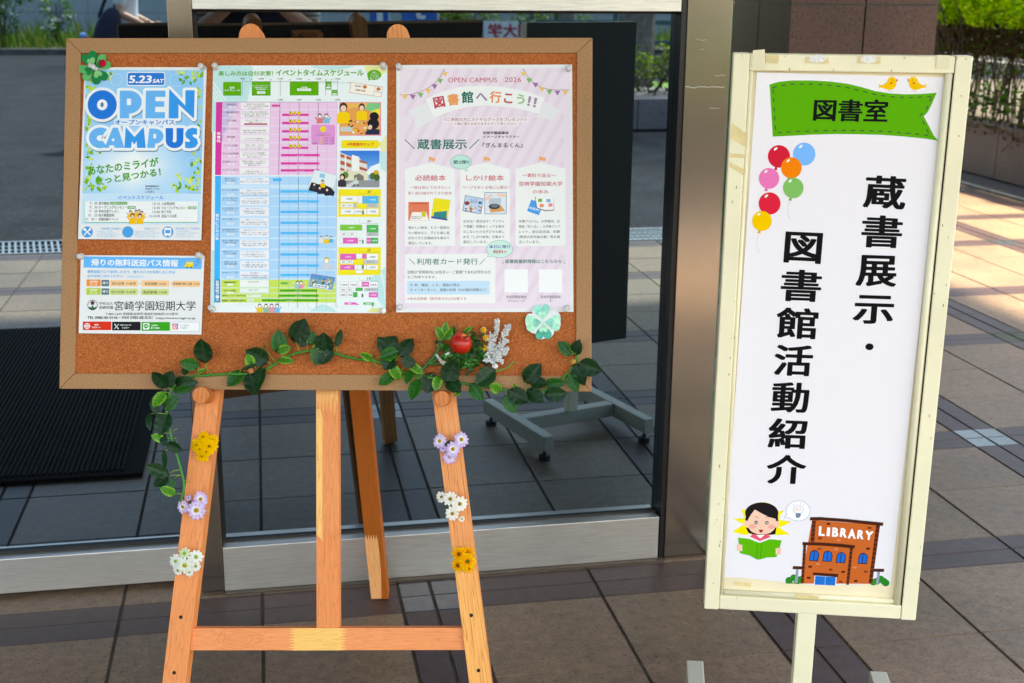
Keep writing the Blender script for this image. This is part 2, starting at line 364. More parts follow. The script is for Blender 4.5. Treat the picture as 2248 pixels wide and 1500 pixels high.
# entrance glazing
def bx(name, a, b_, m, parent, bevel=.0015):
    q = MB(); q.box([v*U for v in a], [v*U for v in b_]); return q.build(name, m, parent, bevel=bevel)
t = thing('fixed_window', 'fixed dark mirror-like glass window with steel rails behind the easel', 'window', Vector((0, 0, 0)))
bx('bottom_rail', (-.1385, 3.06, .006), (1.008, 3.12, .126), STEEL_H, t)
bx('bottom_trim', (-.1385, 3.045, .0), (1.024, 3.12, .006), basic('threshold_brown', (.075, .055, .035), .5, var=.2, scale=20), t, .0005)
bx('top_rail', (-.1385, 3.06, 1.441), (1.010, 3.12, 2.9), STEEL_H, t)
bx('glass', (-.13, 3.105, .127), (1.012, 3.118, 1.4405), GLASS, t, 0)
q = MB(); q.box((-.139*U, 3.098*U, .1262*U), (1.012*U, 3.1045*U, .132*U)); q.box((-.139*U, 3.098*U, 1.435*U), (1.012*U, 3.1045*U, 1.4408*U))
q.box((-.139*U, 3.098*U, .1322*U), (-.131*U, 3.1045*U, 1.4348*U)); q.build('gasket', RUBBER, t)
bx('jamb', (1.0125, 3.063, .0065), (1.0255, 3.12, 2.9), DARKFR, t, 0)
t = thing('sliding_door', 'dark glass sliding door with steel bottom rail left of the easel', 'door', Vector((-1.5, GL, 0)))
def bxo(name, a, b_, m, parent, bevel=.0015):
    q = MB(); o = parent.location; q.box([v*U-o[i] for i, v in enumerate(a)], [v*U-o[i] for i, v in enumerate(b_)]); return q.build(name, m, parent, bevel=bevel)
bxo('bottom_rail', (-3.5, 3.13, .012), (-.17, 3.2, .106), STEEL_H, t)
bxo('glass', (-3.5, 3.17, .107), (-.17, 3.185, 3.0), GLASS, t, 0)
bxo('gasket', (-3.5, 3.16, .1065), (-.17, 3.1695, .114), RUBBER, t, 0)
bxo('stile', (-3.62, 3.13, .012), (-3.502, 3.2, 3.0), STEEL_V, t)
t = thing('steel_post', 'slim brushed steel door post between the two glass panes', 'post', Vector((-.166*U, 3.06*U, 0)))
bxo('post_body', (-.194, 3.06, 0), (-.1395, 3.2, 3.3), STEEL_V, t)
t = thing('steel_mullion', 'wide scratched brushed steel corner post right of the window', 'post', Vector((1.083*U, 3.06*U, 0)))
bxo('post_body', (1.026, 3.058, 0), (1.140, 3.2, 3.3), STEEL_V, t)
rs = random.Random(2); o = t.location; SCR = basic('scratch_white', (.7, .68, .64), .5)
for (z, x0, x1) in ((1.262, 1.0275, 1.128), (1.375, 1.05, 1.075), (1.29, 1.1, 1.13), (1.21, 1.09, 1.12), (1.352, 1.06, 1.07)):
    p = [Vector((x0*U+(x1-x0)*U*i/12, 3.0573*U, z*U+rs.uniform(-.0014, .0014))) - o for i in range(13)]
    q = MB(); q.tube(p, .0004 if z != 1.262 else .0008, 4); q.build('scratch', SCR, t)
q = MB(); q.box((1.142*U, 3.10*U, 0), (1.152*U, 8.5*U, 3.3)); tag(q.build('side_glass_panel', basic('green_glass_edge', (.02, .10, .05), .05)), 'green-edged glass side wall behind the steel corner post', 'glass wall')
q = MB(); q.box((1.1415*U, 3.09*U, 0), (1.1535*U, 3.0995*U, 3.3))
me = q.build('edge_trim', basic('glass_edge', (.03, .16, .08), .1)); me.parent = bpy.data.objects['side_glass_panel']
GLINT = basic('glint_white', (.8, .82, .8), .4)  # small white shapes imitate the dotted glints along the green glass edge
for i in range(34): q = MB(); q.ball((0, 0, 0), (.0017, .002, .0042), n=6, m=4); q.build('edge_glint', GLINT, bpy.data.objects['side_glass_panel'], Matrix.Translation((1.1425*U, 3.087*U, .62+i*.0335)))
q = MB(); q.box((-3.6*U, 3.19*U, -.02), (-.2*U, 3.26*U, .004)); tag(q.build('door_track', DARKFR), 'dark floor track under the sliding glass door', 'door track')
# unseen building mass behind the glass; the dark block is added to stop light
q = MB(); q.box((-7*U, 3.3*U, 0), (1.13*U, 11.3*U, 3.095)); tag(q.build('lobby_light_block', basic('block_dark', (.012, .012, .012), .8)), 'unseen dark block added behind the entrance glass to stop light', 'wall')
q = MB(); q.box((-9*U, 3.06*U, 0), (-3.63*U, 3.28*U, 3.1)); tag(q.build('facade_wall', PILLAR), 'brown granite facade wall left of the sliding door', 'wall')

# granite pillar
px0, px1, py0, py1 = 2.70*U, 3.52*U, 6.4*U, 7.27*U
t = thing('granite_pillar', 'square brown speckled granite pillar behind the white sign', 'pillar', Vector(((px0+px1)/2, (py0+py1)/2, 0)))
q = MB(); o = t.location
zc = 1.415*U; gap = .004
for k in range(-3, 3):
    z0 = max(0, zc+k*.62+gap); z1 = min(3.1, zc+(k+1)*.62-gap)
    if z1 <= z0: continue
    for (a, b_) in ((px0, (px0+px1)/2-gap), ((px0+px1)/2+gap, px1)):
        for (c, d) in ((py0, (py0+py1)/2-gap), ((py0+py1)/2+gap, py1)):
            q.box((a-o.x, c-o.y, z0), (b_-o.x, d-o.y, z1))
q.build('cladding_slab', PILLAR, t, bevel=.002)
q = MB(); q.box((px0+.01-o.x, py0+.01-o.y, 0), (px1-.01-o.x, py1-.01-o.y, 3.1)); q.build('core', DARKFR, t)

# planter with hedge on the right
t = thing('planter_wall', 'brown granite planter wall with mossy top beside the paving', 'planter', Vector((6.05*U, 7*U, 0)))
q = MB(); o = t.location
for i in range(26):
    y0 = (-1.0+i*.62)*U
    q.box((5.885*U-o.x, y0+.002-o.y, 0), (6.1*U-o.x, y0+.62*U-.002-o.y, .425*U))
q.build('stone_facing', PLANTER, t, bevel=.004)
q = MB(); q.box((6.0*U-o.x, -1.0*U-o.y, .1), (9.5*U-o.x, 15.1*U-o.y, .40*U)); q.build('soil', SOIL, t)

def leafcloud(mb, n, pos, size, cols, rng, flat=0.35, aspect=0.55):
    for i in range(n):
        c = pos(rng); s = size*rng.uniform(.6, 1.3)
        d = Vector((rng.gauss(0, 1), rng.gauss(0, 1), rng.gauss(0, flat))).normalized(); u = Vector((rng.gauss(0, 1), rng.gauss(0, 1), rng.gauss(0, 1)+.8))
        w = d.cross(u)
        if w.length < 1e-3: continue
        w = w.normalized()*s*aspect*.5; nrm = d.cross(w).normalized()*s*.08
        col = cols[rng.randrange(len(cols))]; t_ = rng.uniform(.8, 1.2); col = tuple(v*t_ for v in col)
        mb.add([c-d*s*.5, c+w+nrm, c+d*s*.5, c-w+nrm], [(0, 1, 2, 3)], col)
q = MB(); r1 = random.Random(11)
def mpos(r):
    y = r.uniform(3, 14.5)*U; return Vector((5.93*U+abs(r.gauss(0, .05)), y, .43*U+r.uniform(-.0, .03)))
leafcloud(q, 1700, mpos, .035, [lin((70, 80, 20)), lin((95, 100, 30)), lin((60, 55, 20))], r1)
def mpos2(r):
    y = r.uniform(3, 14.5)*U; return Vector((5.878*U-r.uniform(0, .02), y, .43*U-abs(r.gauss(0, .04))*(1+noise.noise((y*3, 0, 0)))))
leafcloud(q, 1400, mpos2, .03, [lin((80, 85, 25)), lin((105, 100, 35)), lin((70, 55, 20))], r1)
for i in range(18):
    y = r1.uniform(5, 13)*U; z = .43*U; p = [Vector((5.87*U, y, z))]
    for k in range(6): p.append(p[-1]+Vector((-.002, r1.uniform(-.02, .05), -.028*r1.uniform(.4, 1.3))))
    q.tube(p, .003, 4, lin((70, 70, 30)))
q.v = [tuple(Vector(v)-o) for v in q.v]
structure(q.build('creeping_moss', FOLI, t), 'stuff')

def hedge(name, label, x0, x1, y0, y1, zb, z0, z1, nstem, nleaf, seed, leaf=.04, cols=None, glass_=None):
    r = random.Random(seed); o = Vector(((x0+x1)/2, (y0+y1)/2, zb))
    t = thing(name, label, 'hedge', o)
    cols = cols or [lin((110, 150, 10)), lin((135, 170, 12)), lin((85, 125, 12)), lin((150, 185, 20))]
    st = MB()
    for i in range(nstem):
        x, y = r.uniform(x0, x1), r.uniform(y0, y1); p = [Vector((x, y, zb))-o]
        h = (z0+ (z1-z0)*.4-zb)
        nseg = 6
        dx, dy = r.uniform(-.12, .12), r.uniform(-.2, .2)
        for k in range(nseg): p.append(p[-1]+Vector((dx/nseg*1.5+r.uniform(-.025, .025), dy/nseg*1.5+r.uniform(-.035, .035), h/nseg)))
        rad = r.uniform(.004, .010)
        st.tube(p, [rad*(1-.09*k) for k in range(nseg+1)], 5, tuple(v*r.uniform(.7, 1.4) for v in (.045, .03, .018)))
        for k in (2, 3, 4, 5):
            for z in range(2):
                b0 = p[k]; b1 = b0+Vector((r.uniform(-.13, .13), r.uniform(-.16, .16), r.uniform(.06, .22))); b2 = b1+Vector((r.uniform(-.08, .08), r.uniform(-.08, .08), r.uniform(.03, .14)))
                st.tube([b0, b1, b2], [rad*.5, rad*.35, rad*.2], 4, (.05, .034, .02), caps=False)
    st.build('stem', PLAIN, t)
    def pos(r):
        while True:
            x, y = x0-.08+(x1-x0+.08)*r.random()**1.5, r.uniform(y0, y1); z = z0+(z1-z0)*r.random()
            k = noise.noise((x*3.2, y*3.2, z*4.5)); top = z1-.09+.16*noise.noise((x*4, y*4, 5.0)); bot = z0+.05+.26*noise.noise((x*4, y*4, 9.0))
            if k > -.3 and bot < z < top: return Vector((x, y, z))-o
    f = MB(); leafcloud(f, nleaf, pos, leaf, cols, r)
    def pos2(r):
        x, y = r.uniform(x0, x1), r.uniform(y0, y1); return Vector((x, y, r.uniform(zb+.05, z0)))-o
    leafcloud(f, nleaf//14, pos2, leaf, [lin((70, 110, 15)), lin((50, 85, 15))], r)
    def pos3(r):
        x, y = r.uniform(x0+.05, x1), r.uniform(y0, y1); return Vector((x, y, z0+r.uniform(-.34, .08)*(z1-z0)*1.1))-o
    leafcloud(f, nleaf//5, pos3, leaf*1.1, [lin((74, 58, 24)), lin((56, 44, 22)), lin((84, 72, 26))], r)  # brown leaf colours put the shade under the crown into the foliage
    f.build('foliage', FOLI, t)
    return t
hedge('clipped_hedge', 'clipped yellow-green hedge with bare lower twigs in the granite planter', 5.95*U, 6.5*U, 7.6*U, 13.0*U, .42*U, 1.20*U, 1.85*U, 260, 42000, 4, .045, [lin((150, 200, 14)), lin((176, 216, 20)), lin((120, 176, 14)), lin((196, 226, 40))])
q = MB()
def broad(r): return Vector((6.0*U+r.uniform(0, .25), r.uniform(4.5, 13.5)*U, .5*U+r.uniform(0, .12)))
leafcloud(q, 420, broad, .09, [lin((50, 90, 20)), lin((70, 115, 25)), lin((35, 65, 18))], random.Random(8), .2, .4)
q.v = [tuple(Vector(v)-o) for v in q.v]
tag(q.build('ground_cover', FOLI, None, Matrix.Translation(o)), 'low dark leafy plants growing under the clipped hedge', 'ground cover'); bpy.data.objects['ground_cover']['kind'] = 'stuff'
q = MB(); q.box((9.6*U, -8, 0), (9.8*U, 18, .5)); tag(q.build('boundary_wall', basic('weathered_wall', (.12, .12, .12), .9, var=.3, scale=4)), 'low grey concrete wall behind the clipped hedge', 'wall')
q = MB(); q.add([(9.5*U, -12, .0), (60, -12, .0), (60, 40, .0), (9.5*U, 40, .0)], [(0, 1, 2, 3)]); structure(q.build('car_park', ASPH))

# ------------------------------------------------------------------ easel and cork board
def rot3(a, b, c): return (Matrix.Rotation(a, 3, 'Z') @ Matrix.Rotation(b, 3, 'X') @ Matrix.Rotation(c, 3, 'Y'))
BM = Matrix.Translation(Vector((0.1177, 2.469, 1.0741))*U) @ rot3(-0.2169, -0.3119, -0.0103).to_4x4()
BMI = BM.inverted()
def prism(mb, pts, y0, y1, col=(1, 1, 1)):
    """outline (x, z) extruded from y0 (front) to y1 (back)"""
    n = len(pts); vs = [(x, y0, z) for x, z in pts]+[(x, y1, z) for x, z in pts]
    tri = tessellate_polygon([[Vector((x, z, 0)) for x, z in pts]])
    fs = [tuple(t) for t in tri]+[tuple(i+n for i in t)[::-1] for t in tri]+[(i, (i+1) % n, (i+1) % n+n, i+n) for i in range(n)]
    mb.add(vs, fs, col)
def frame_between(a, b, yref):
    """frame with origin at a, z along a->b, y as near yref as possible"""
    z = (b-a).normalized(); x = yref.cross(z).normalized(); y = z.cross(x)
    return Matrix(((x.x, y.x, z.x, a.x), (x.y, y.y, z.y, a.y), (x.z, y.z, z.z, a.z), (0, 0, 0, 1)))
def fingers(x0, x1, z, dz, n=7):
    return [(x0+(x1-x0)*i/(2*n), z+(dz if i % 2 else -dz)) for i in range(2*n+1)]

easel = thing('easel', 'orange pine display easel holding the cork board', 'easel', BM.copy())
LEGD = -.0205
YEL = (1.08, 1.32, 1.15); RED = (0.98, 0.84, 0.72)
def down_to_floor(p, q):
    P, Q = BM @ p, BM @ q; return p+(q-p)*(P.z/(P.z-Q.z))
def make_leg(tl, tr, bl, br, m, name='front_leg'):
    a = (L3(*tl, BM, LEGD)+L3(*tr, BM, LEGD))/2; b = (L3(*bl, BM, LEGD)+L3(*br, BM, LEGD))/2
    w = ((L3(*tr, BM, LEGD)-L3(*tl, BM, LEGD)).length+(L3(*br, BM, LEGD)-L3(*bl, BM, LEGD)).length)/2*.985
    foot = down_to_floor(a, b); foot = foot+(a-foot).normalized()*.012
    M = frame_between(foot, a, Vector((0, 1, 0))); Ln = (a-foot).length
    mb = MB(); pts = [(-w/2, 0), (w/2, 0)]+[(w/2*math.cos(t), Ln+w/2*math.sin(t)*1.05) for t in [math.pi*i/14 for i in range(15)]]
    prism(mb, pts, 0, .03)
    o = mb.build(name, m, easel, M, bevel=.002); return o, M, w, Ln
legL, ML, WL, LL = make_leg((523, 78), (576, 78), (356.7, 1500), (406.7, 1500), PINE)
legR, MR, WR, LR = make_leg((848, 78), (898, 78), (1030, 1500), (1079, 1500), PINE2)
for lg in (legL, legR):
    q = MB(); q.lathe([(.0001, 0), (.014, 0), (.014, .012)], n=12); q.build('rubber_foot', RUBBER, lg, Matrix.Translation((0, .015, -.0118)))
# two-tone finger joint low on the right leg
q = MB(); z0 = (MR.inverted() @ L3(1018, 1200, BM, LEGD)).z; w = WR/2-.0005
pts = [(-w, 0.001), (w, 0.001)]+fingers(w, -w, z0, .011, 6)
n0 = len(pts); q.add([(x, -.0004, z) for x, z in pts], [tuple(t) for t in tessellate_polygon([[Vector((x, z, 0)) for x, z in pts]])], (1.10, 1.30, 1.08))
q.build('joined_lower_piece', PINE2, legR)
# peg holes
hole = basic('peg_hole', (.02, .01, .005), .9)
for lg, Mi, pts in ((legL, ML.inverted(), ((397, 1355), (382.5, 1477))), (legR, MR.inverted(), ((1034.5, 1351), (1050.5, 1472)))):
    for p in pts:
        c = Mi @ L3(*p, BM, LEGD); q = MB(); q.add([(c.x+.0032*math.cos(k*.3927), -.0005, c.z+.0032*math.sin(k*.3927)) for k in range(16)], [tuple(range(16))]); q.build('peg_hole', hole, lg)
# pegs the board rests on
for (p, r, m) in (((440, 868), 18.5, PINE2), ((970, 875), 17, PINE2)):
    lg, Mi = (legL, ML.inverted()) if p[0] < 700 else (legR, MR.inverted())
    c = Mi @ L3(*p, BM, .022); rr = (L3(p[0]+r, p[1], BM, .022)-L3(*p, BM, .022)).length
    q = MB(); q.lathe([(.0001, 0), (rr-.001, 0), (rr, .001), (rr, .044), (rr*.5, .044), (rr*.5, .05)], Matrix.Rotation(-math.pi/2, 4, 'X'), 24, (.80, .66, .52))
    q.build('board_peg', PINE2, lg, Matrix.Translation((c.x, c.y, c.z)), smooth=False)
# cross rail
D2 = -.027
a, b_ = L3(404, 1404, BM, D2), L3(1022, 1403, BM, D2); hw = (L3(717, 1379, BM, D2)-L3(717, 1428, BM, D2)).length/2
Mx = frame_between(a, b_, Vector((0, 1, 0))) @ Matrix.Rotation(-math.pi/2, 4, 'Y'); Lx = (b_-a).length
q = MB(); q.box((0, 0, -hw), (Lx, .022, hw)); rail = q.build('cross_rail', PINEX, easel, Mx, bevel=.001)
u0 = (Mx.inverted() @ L3(641, 1404, BM, D2)).x; u1 = (Mx.inverted() @ L3(755, 1404, BM, D2)).x
def fing_x(x, n=8, dx=.006): return [(x+(dx if i % 2 else -dx), -hw+2*hw*i/(2*n)) for i in range(2*n+1)]
q = MB(); pts = fing_x(u0)+fing_x(u1)[::-1]
q.add([(x, -.0004, z) for x, z in pts], [tuple(t) for t in tessellate_polygon([[Vector((x, z, 0)) for x, z in pts]])], (1.08, 1.75, 1.35)); q.build('pale_joined_piece', PINEX, rail)
q = MB()      # knot rings on the left piece of the rail
ck = Mx.inverted() @ L3(513, 1402, BM, D2)
for k, (rx, rz) in enumerate(((.009, .006), (.017, .0095), (.026, .0125), (.036, .0165))):
    p = [Vector((ck.x+rx*math.cos(t)*(1+.3*math.cos(t))+.003*math.sin(3*t+rx*200), -.0001, ck.z+rz*math.sin(t)*(1+.12*math.sin(2*t+rx*90)))) for t in [2*math.pi*i/26 for i in range(27)]]
    q.tube(p, .00045, 4, caps=False)
q.build('knot', basic('knot_ring', lin((216, 126, 70)), .6), rail)
# centre post
a, b_ = L3(719.5, 1379, BM, D2), L3(717, 300, BM, D2); Mc = frame_between(a, b_, Vector((0, 1, 0))); w = (L3(742, 900, BM, D2)-L3(692.5, 900, BM, D2)).length/2
Lc = (b_-a).length
q = MB(); q.box((-w, 0, 0), (w, .024, Lc)); post = q.build('centre_post', PINE, easel, Mc, bevel=.001)
zj1 = (Mc.inverted() @ L3(717, 1172, BM, D2)).z; zj2 = (Mc.inverted() @ L3(717, 893, BM, D2)).z
q = MB()
def flat(mb, pts, y, col): mb.add([(x, y, z) for x, z in pts], [tuple(t) for t in tessellate_polygon([[Vector((x, z, 0)) for x, z in pts]])], col)
flat(q, [(-w+.0004, zj1), (-w+.0105, zj1-.012), (-w+.0115, zj2-.02), (-w+.008, zj2-.004), (-w+.0004, zj2-.004)], -.0005, (1.14, 1.85, 1.8))
flat(q, [(-w+.0004, Lc*.99), (w-.0004, Lc*.99)]+fingers(w-.0004, -w+.0004, zj2, .012, 6), -.0004, (1.1, 1.5, 1.4))
flat(q, [(-w+.0004, .001), (w-.0004, .001)]+fingers(w-.0004, -w+.0004, zj1, .007, 9), -.0003, (.99, .93, .88))
q.build('joined_piece', PINE, post)
# rear leg, hinged behind the centre post
foot = BMI @ Vector((.249*U, 2.974*U, .004)); top = L3(714, 110, BM, -.075)
Mr_ = frame_between(foot, top, Vector((0, 1, 0))); Lr = (top-foot).length
q = MB(); q.box((-.0195, -.015, 0), (.0195, .015, Lr)); rl = q.build('rear_leg', wood('pine_shaded', lin((190, 100, 36)), lin((150, 72, 24)), (14, 9, .5), 8, .5), easel, Mr_, bevel=.002)  # pine colour darkened to carry the shade on the rear leg
q = MB(); ww = .019; zt = Lr*.14
flat(q, [(-ww, .003), (.004, .003), (.009, .08), (.009, zt-.004)]+fingers(.009, -ww, zt, .008, 5), -.0155, (1.3, 1.75, 2.2)); q.build('pale_joined_piece', PINE, rl)
q = MB(); q.box((-.014, -.011, -.004), (.014, .011, -.0002)); q.build('rubber_foot', RUBBER, rl)
q = MB(); q.box((-.035, .0, -.02), (.035, .03, .02)); q.build('hinge_block', PINE, easel, Matrix.Translation(L3(714, 130, BM, -.027)))

board = thing('cork_board', 'cork notice board in a brown fibreboard frame on the easel', 'notice board', BM.copy())
hx, hz = .45, .30; fw = .0262
q = MB(); q.box((-hx+.004, .004, -hz+.004), (hx-.004, .0135, hz-.004)); q.build('cork_panel', CORK, board)
q = MB(); q.box((-hx+.002, .0138, -hz+.002), (hx-.002, .0195, hz-.002)); q.build('backing_panel', basic('dark_backing', (.05, .035, .025), .8), board)
g_ = .0003
for nm, pts in (('frame_rail', [(-hx+g_, hz), (hx-g_, hz), (hx-fw-g_, hz-fw), (-hx+fw+g_, hz-fw)]), ('frame_rail', [(-hx+g_, -hz), (-hx+fw+g_, -hz+fw), (hx-fw-g_, -hz+fw), (hx-g_, -hz)]),
                ('frame_stile', [(-hx, hz-g_), (-hx+fw, hz-fw-g_), (-hx+fw, -hz+fw+g_), (-hx, -hz+g_)]), ('frame_stile', [(hx, hz-g_), (hx, -hz+g_), (hx-fw, -hz+fw+g_), (hx-fw, hz-fw-g_)])):
    q = MB(); prism(q, pts, 0, .0137); q.build(nm, MDF, board, bevel=.0012)

# ------------------------------------------------------------------ printing
TXT = {}
def text_shape(s, bold, res=3):
    k = (s, bold, res)
    if k in TXT: return TXT[k]
    c = bpy.data.curves.new('lettering', 'FONT'); c.body = s; c.resolution_u = res
    o = bpy.data.objects.new('lettering', c); COL.objects.link(o)
    bpy.context.view_layer.update(); dg = bpy.context.evaluated_depsgraph_get()
    me = bpy.data.meshes.new_from_object(o.evaluated_get(dg))
    v = np.array([q.co[:2] for q in me.vertices]); f = [tuple(p.vertices) for p in me.polygons]
    bpy.data.objects.remove(o); bpy.data.curves.remove(c); bpy.data.meshes.remove(me)
    lay = np.zeros(len(v))
    if bold and len(v):            # heavier weight: the same glyphs again, nudged
        n = len(v); sh = [(-1, -1), (1, -1), (1, 1), (-1, 1)] if bold > .009 else [(-1, 0), (1, 0)]
        if bold > .04: sh = [(-1, 0), (1, 0), (-.8, .55), (.8, -.55), (.8, .55), (-.8, -.55), (0, 0)]
        elif bold > .024: sh += [(-1.3, 0), (1.3, 0), (0, 1.2), (0, -1.2)]
        f = [tuple(i+n*k for i in q) for k in range(len(sh)) for q in f]
        v = np.concatenate([v+np.array(d)*bold*.75 for d in sh]); lay = np.repeat(np.arange(len(sh))*.07, n)
    if len(v):
        mn, mx = v.min(0), v.max(0); v = (v-mn)/np.maximum(mx-mn, 1e-6)
    TXT[k] = (v, f, lay); return TXT[k]
class Print:
    """printed shapes given in photo pixels (or enlarged crop pixels) and laid on the plane of frame M"""
    def __init__(s, M, root_inv, d0): s.M = M; s.R = root_inv; s.d0 = d0; s.mb = MB(); s.zoom(0, 0, 1)
    def zoom(s, ox, oy, k): s.ox, s.oy, s.k = ox, oy, k
    def pts(s, P, L):
        P = np.asarray(P, float); d = s.d0+np.asarray(L)*.00008
        q = hit(s.ox+P[:, 0]/s.k, s.oy+P[:, 1]/s.k, s.M, d); d = np.broadcast_to(d, (len(P),))
        return [s.R @ Vector((a, -c, b)) for (a, b), c in zip(q, d)]
    def poly(s, P, col, L=1):
        fs = [tuple(t) for t in tessellate_polygon([[Vector((x, y, 0)) for x, y in P]])]
        s.mb.add(s.pts(P, L), fs, lin(col))
    def rect(s, x0, y0, x1, y1, col, L=1): s.mb.add(s.pts([(x0, y0), (x1, y0), (x1, y1), (x0, y1)], L), [(0, 1, 2, 3)], lin(col))
    def quad(s, q, col, L=1): s.mb.add(s.pts(q, L), [(0, 1, 2, 3)], lin(col))
    def rrect(s, x0, y0, x1, y1, r, col, L=1):
        P = []
        for cx, cy, a in ((x1-r, y0+r, -90), (x1-r, y1-r, 0), (x0+r, y1-r, 90), (x0+r, y0+r, 180)):
            P += [(cx+r*math.cos(math.radians(a+i*22.5)), cy+r*math.sin(math.radians(a+i*22.5))) for i in range(5)]
        s.poly(P, col, L)
    def ell(s, cx, cy, rx, ry, col, L=1, n=22, rot=0):
        c, sn = math.cos(rot), math.sin(rot); P = []
        for i in range(n):
            t = 2*math.pi*i/n; x, y = rx*math.cos(t), ry*math.sin(t); P.append((cx+x*c-y*sn, cy+x*sn+y*c))
        s.mb.add(s.pts(P, L), [tuple(range(n))], lin(col))
    def ring(s, cx, cy, rx, ry, w, col, L=1, a0=0, a1=360, n=24):
        P = []
        for i in range(n+1):
            t = math.radians(a0+(a1-a0)*i/n); P.append((cx+rx*math.cos(t), cy+ry*math.sin(t)))
        s.line(P, w, col, L)
    def leaf(s, x0, y0, x1, y1, w, col, L=1):
        dx, dy = x1-x0, y1-y0; P = []
        for sg in (1, -1):
            rg = range(0, 9) if sg == 1 else range(7, 0, -1)
            for i in rg:
                t = i/8; h = w*.5*math.sin(math.pi*t**.8)*sg; ln = math.hypot(dx, dy) or 1
                P.append((x0+dx*t-dy/ln*h, y0+dy*t+dx/ln*h))
        s.mb.add(s.pts(P, L), [tuple(range(len(P)))], lin(col))
    def line(s, P, w, col, L=1):
        P = [np.array(p, float) for p in P]; a = []; b = []
        for i, p in enumerate(P):
            t = P[min(i+1, len(P)-1)]-P[max(i-1, 0)]; t = t/(np.linalg.norm(t) or 1); nn = np.array([-t[1], t[0]])*w/2
            a.append(p+nn); b.append(p-nn)
        n = len(P); s.mb.add(s.pts(a+b, L), [(i, i+1, n+i+1, n+i) for i in range(n-1)], lin(col))
    def grad(s, q, fn, L=0, nx=24, ny=30):
        """quad TL TR BR BL filled with colour fn(u, v)"""
        q = [np.array(p, float) for p in q]; P = []; cs = []
        for j in range(ny+1):
            for i in range(nx+1):
                u, v = i/nx, j/ny; P.append((q[0]*(1-u)+q[1]*u)*(1-v)+(q[3]*(1-u)+q[2]*u)*v); cs.append(lin(fn(u, v)))
        s.mb.add(s.pts(P, L), [(j*(nx+1)+i, j*(nx+1)+i+1, (j+1)*(nx+1)+i+1, (j+1)*(nx+1)+i) for j in range(ny) for i in range(nx)], cs)
    def T(s, t, x0, y0, x1, y1, col, b=.0, L=4, q=None, res=2):
        v, f, lay = text_shape(t, b, res)
        if not len(v): return
        u = v[:, 0:1]; w = 1-v[:, 1:2]
        q = [np.array(p, float) for p in (q or [(x0, y0), (x1, y0), (x1, y1), (x0, y1)])]
        P = (q[0]*(1-u)+q[1]*u)*(1-w)+(q[3]*(1-u)+q[2]*u)*w
        s.mb.add(s.pts(P, L+lay), f, lin(col))
    def outline(s, P, col, off, L):
        """polygon grown outwards by off pixels with round corners"""
        n = len(P); A = sum(P[i][0]*P[(i+1) % n][1]-P[(i+1) % n][0]*P[i][1] for i in range(n)); sg = 1 if A > 0 else -1
        for i in range(n):
            (xa, ya), (xb, yb) = P[i], P[(i+1) % n]; ln = math.hypot(xb-xa, yb-ya) or 1; nx, ny = (yb-ya)/ln*off*sg, -(xb-xa)/ln*off*sg
            s.quad([(xa, ya), (xb, yb), (xb+nx, yb+ny), (xa+nx, ya+ny)], col, L+.02*i)
            s.ell(xa, ya, off, off, col, L-.6-.02*i, 14)
        s.poly(P, col, L-.3)
    def build(s, name, parent): 
        o = s.mb.build(name, INK, parent); s.mb = MB(); return o

def poster(name, label, cat, M, corners, d_sheet, group=None):
    """a sheet pinned flat on the plane; corners in photo pixels TL TR BR BL; returns root and printer"""
    P = hit([c[0] for c in corners], [c[1] for c in corners], M, d_sheet); c = P.mean(0)
    R = M @ Matrix.Translation((c[0], -d_sheet, c[1])); t = thing(name, label, cat, R, group)
    q = MB(); pts = [(a-c[0], b-c[1]) for a, b in P]; prism(q, pts[::-1], 0, .0003); q.build('sheet', PAPER, t)
    return t, Print(M, R.inverted() @ M, d_sheet+.0002)
DS = -.0028     # sheets lie on the cork, which is set back a little in the frame

# ------------------------------------------------------------------ poster: open campus
BLK = (22, 22, 26); WHT = (240, 243, 243)
def figure(p, x, y, h, shirt, hair=(30, 22, 22), skin=(240, 200, 175), L=3, arms=0):
    """small printed drawing of a head and shoulders"""
    p.poly([(x-h*.32, y+h), (x-h*.30, y+h*.55), (x-h*.12, y+h*.45), (x+h*.12, y+h*.45), (x+h*.30, y+h*.55), (x+h*.32, y+h)], shirt, L)
    if arms:
        p.line([(x-h*.27, y+h*.62), (x-h*.48, y+h*.35)], h*.13, shirt, L+.2); p.line([(x+h*.27, y+h*.62), (x+h*.48, y+h*.35)], h*.13, shirt, L+.3)
        p.ell(x-h*.5, y+h*.3, h*.07, h*.07, skin, L+.4, 10); p.ell(x+h*.5, y+h*.3, h*.07, h*.07, skin, L+.4, 10)
    p.ell(x, y+h*.24, h*.19, h*.23, hair, L+.5, 14); p.ell(x, y+h*.30, h*.14, h*.16, skin, L+1, 14)
def lines(p, x0, y0, x1, n, dy, h, col, r, L=3, word=None):
    """several rows of very small type"""
    kana = 'のでにをはがとしてきますくださいたものよりからこと学校案内受付体験会場教室説明時間参加利用方法'
    for i in range(n):
        e = x1-(x1-x0)*r.uniform(0, .35); k = max(3, int((e-x0)/(h*1.05)))
        p.T(''.join(kana[r.randrange(len(kana))] for _ in range(k)), x0, y0+i*dy, e, y0+i*dy+h, col, .0, L, res=1)
rp = random.Random(21)
t, p = poster('open_campus_poster', 'blue event poster with big bubble letters at the board\'s upper left', 'poster', BM, [(186, 147.8), (453.9, 147.8), (444, 529), (174, 526)], DS)
p.zoom(160, 130, 3.658)
def skyfn(u, v):
    k = .5+.5*math.sin(u*9+v*4)*math.sin(v*7-u*3); c = max(0, 1-abs(v-.78)/.35)*max(0, 1-abs(u-.42)/.5)
    a = np.array((140, 200, 242))*(1-.35*k)+np.array((190, 226, 247))*.35*k; a = a*(1-min(1, c*1.4))+np.array((238, 244, 246))*min(1, c*1.4)
    return tuple(a)
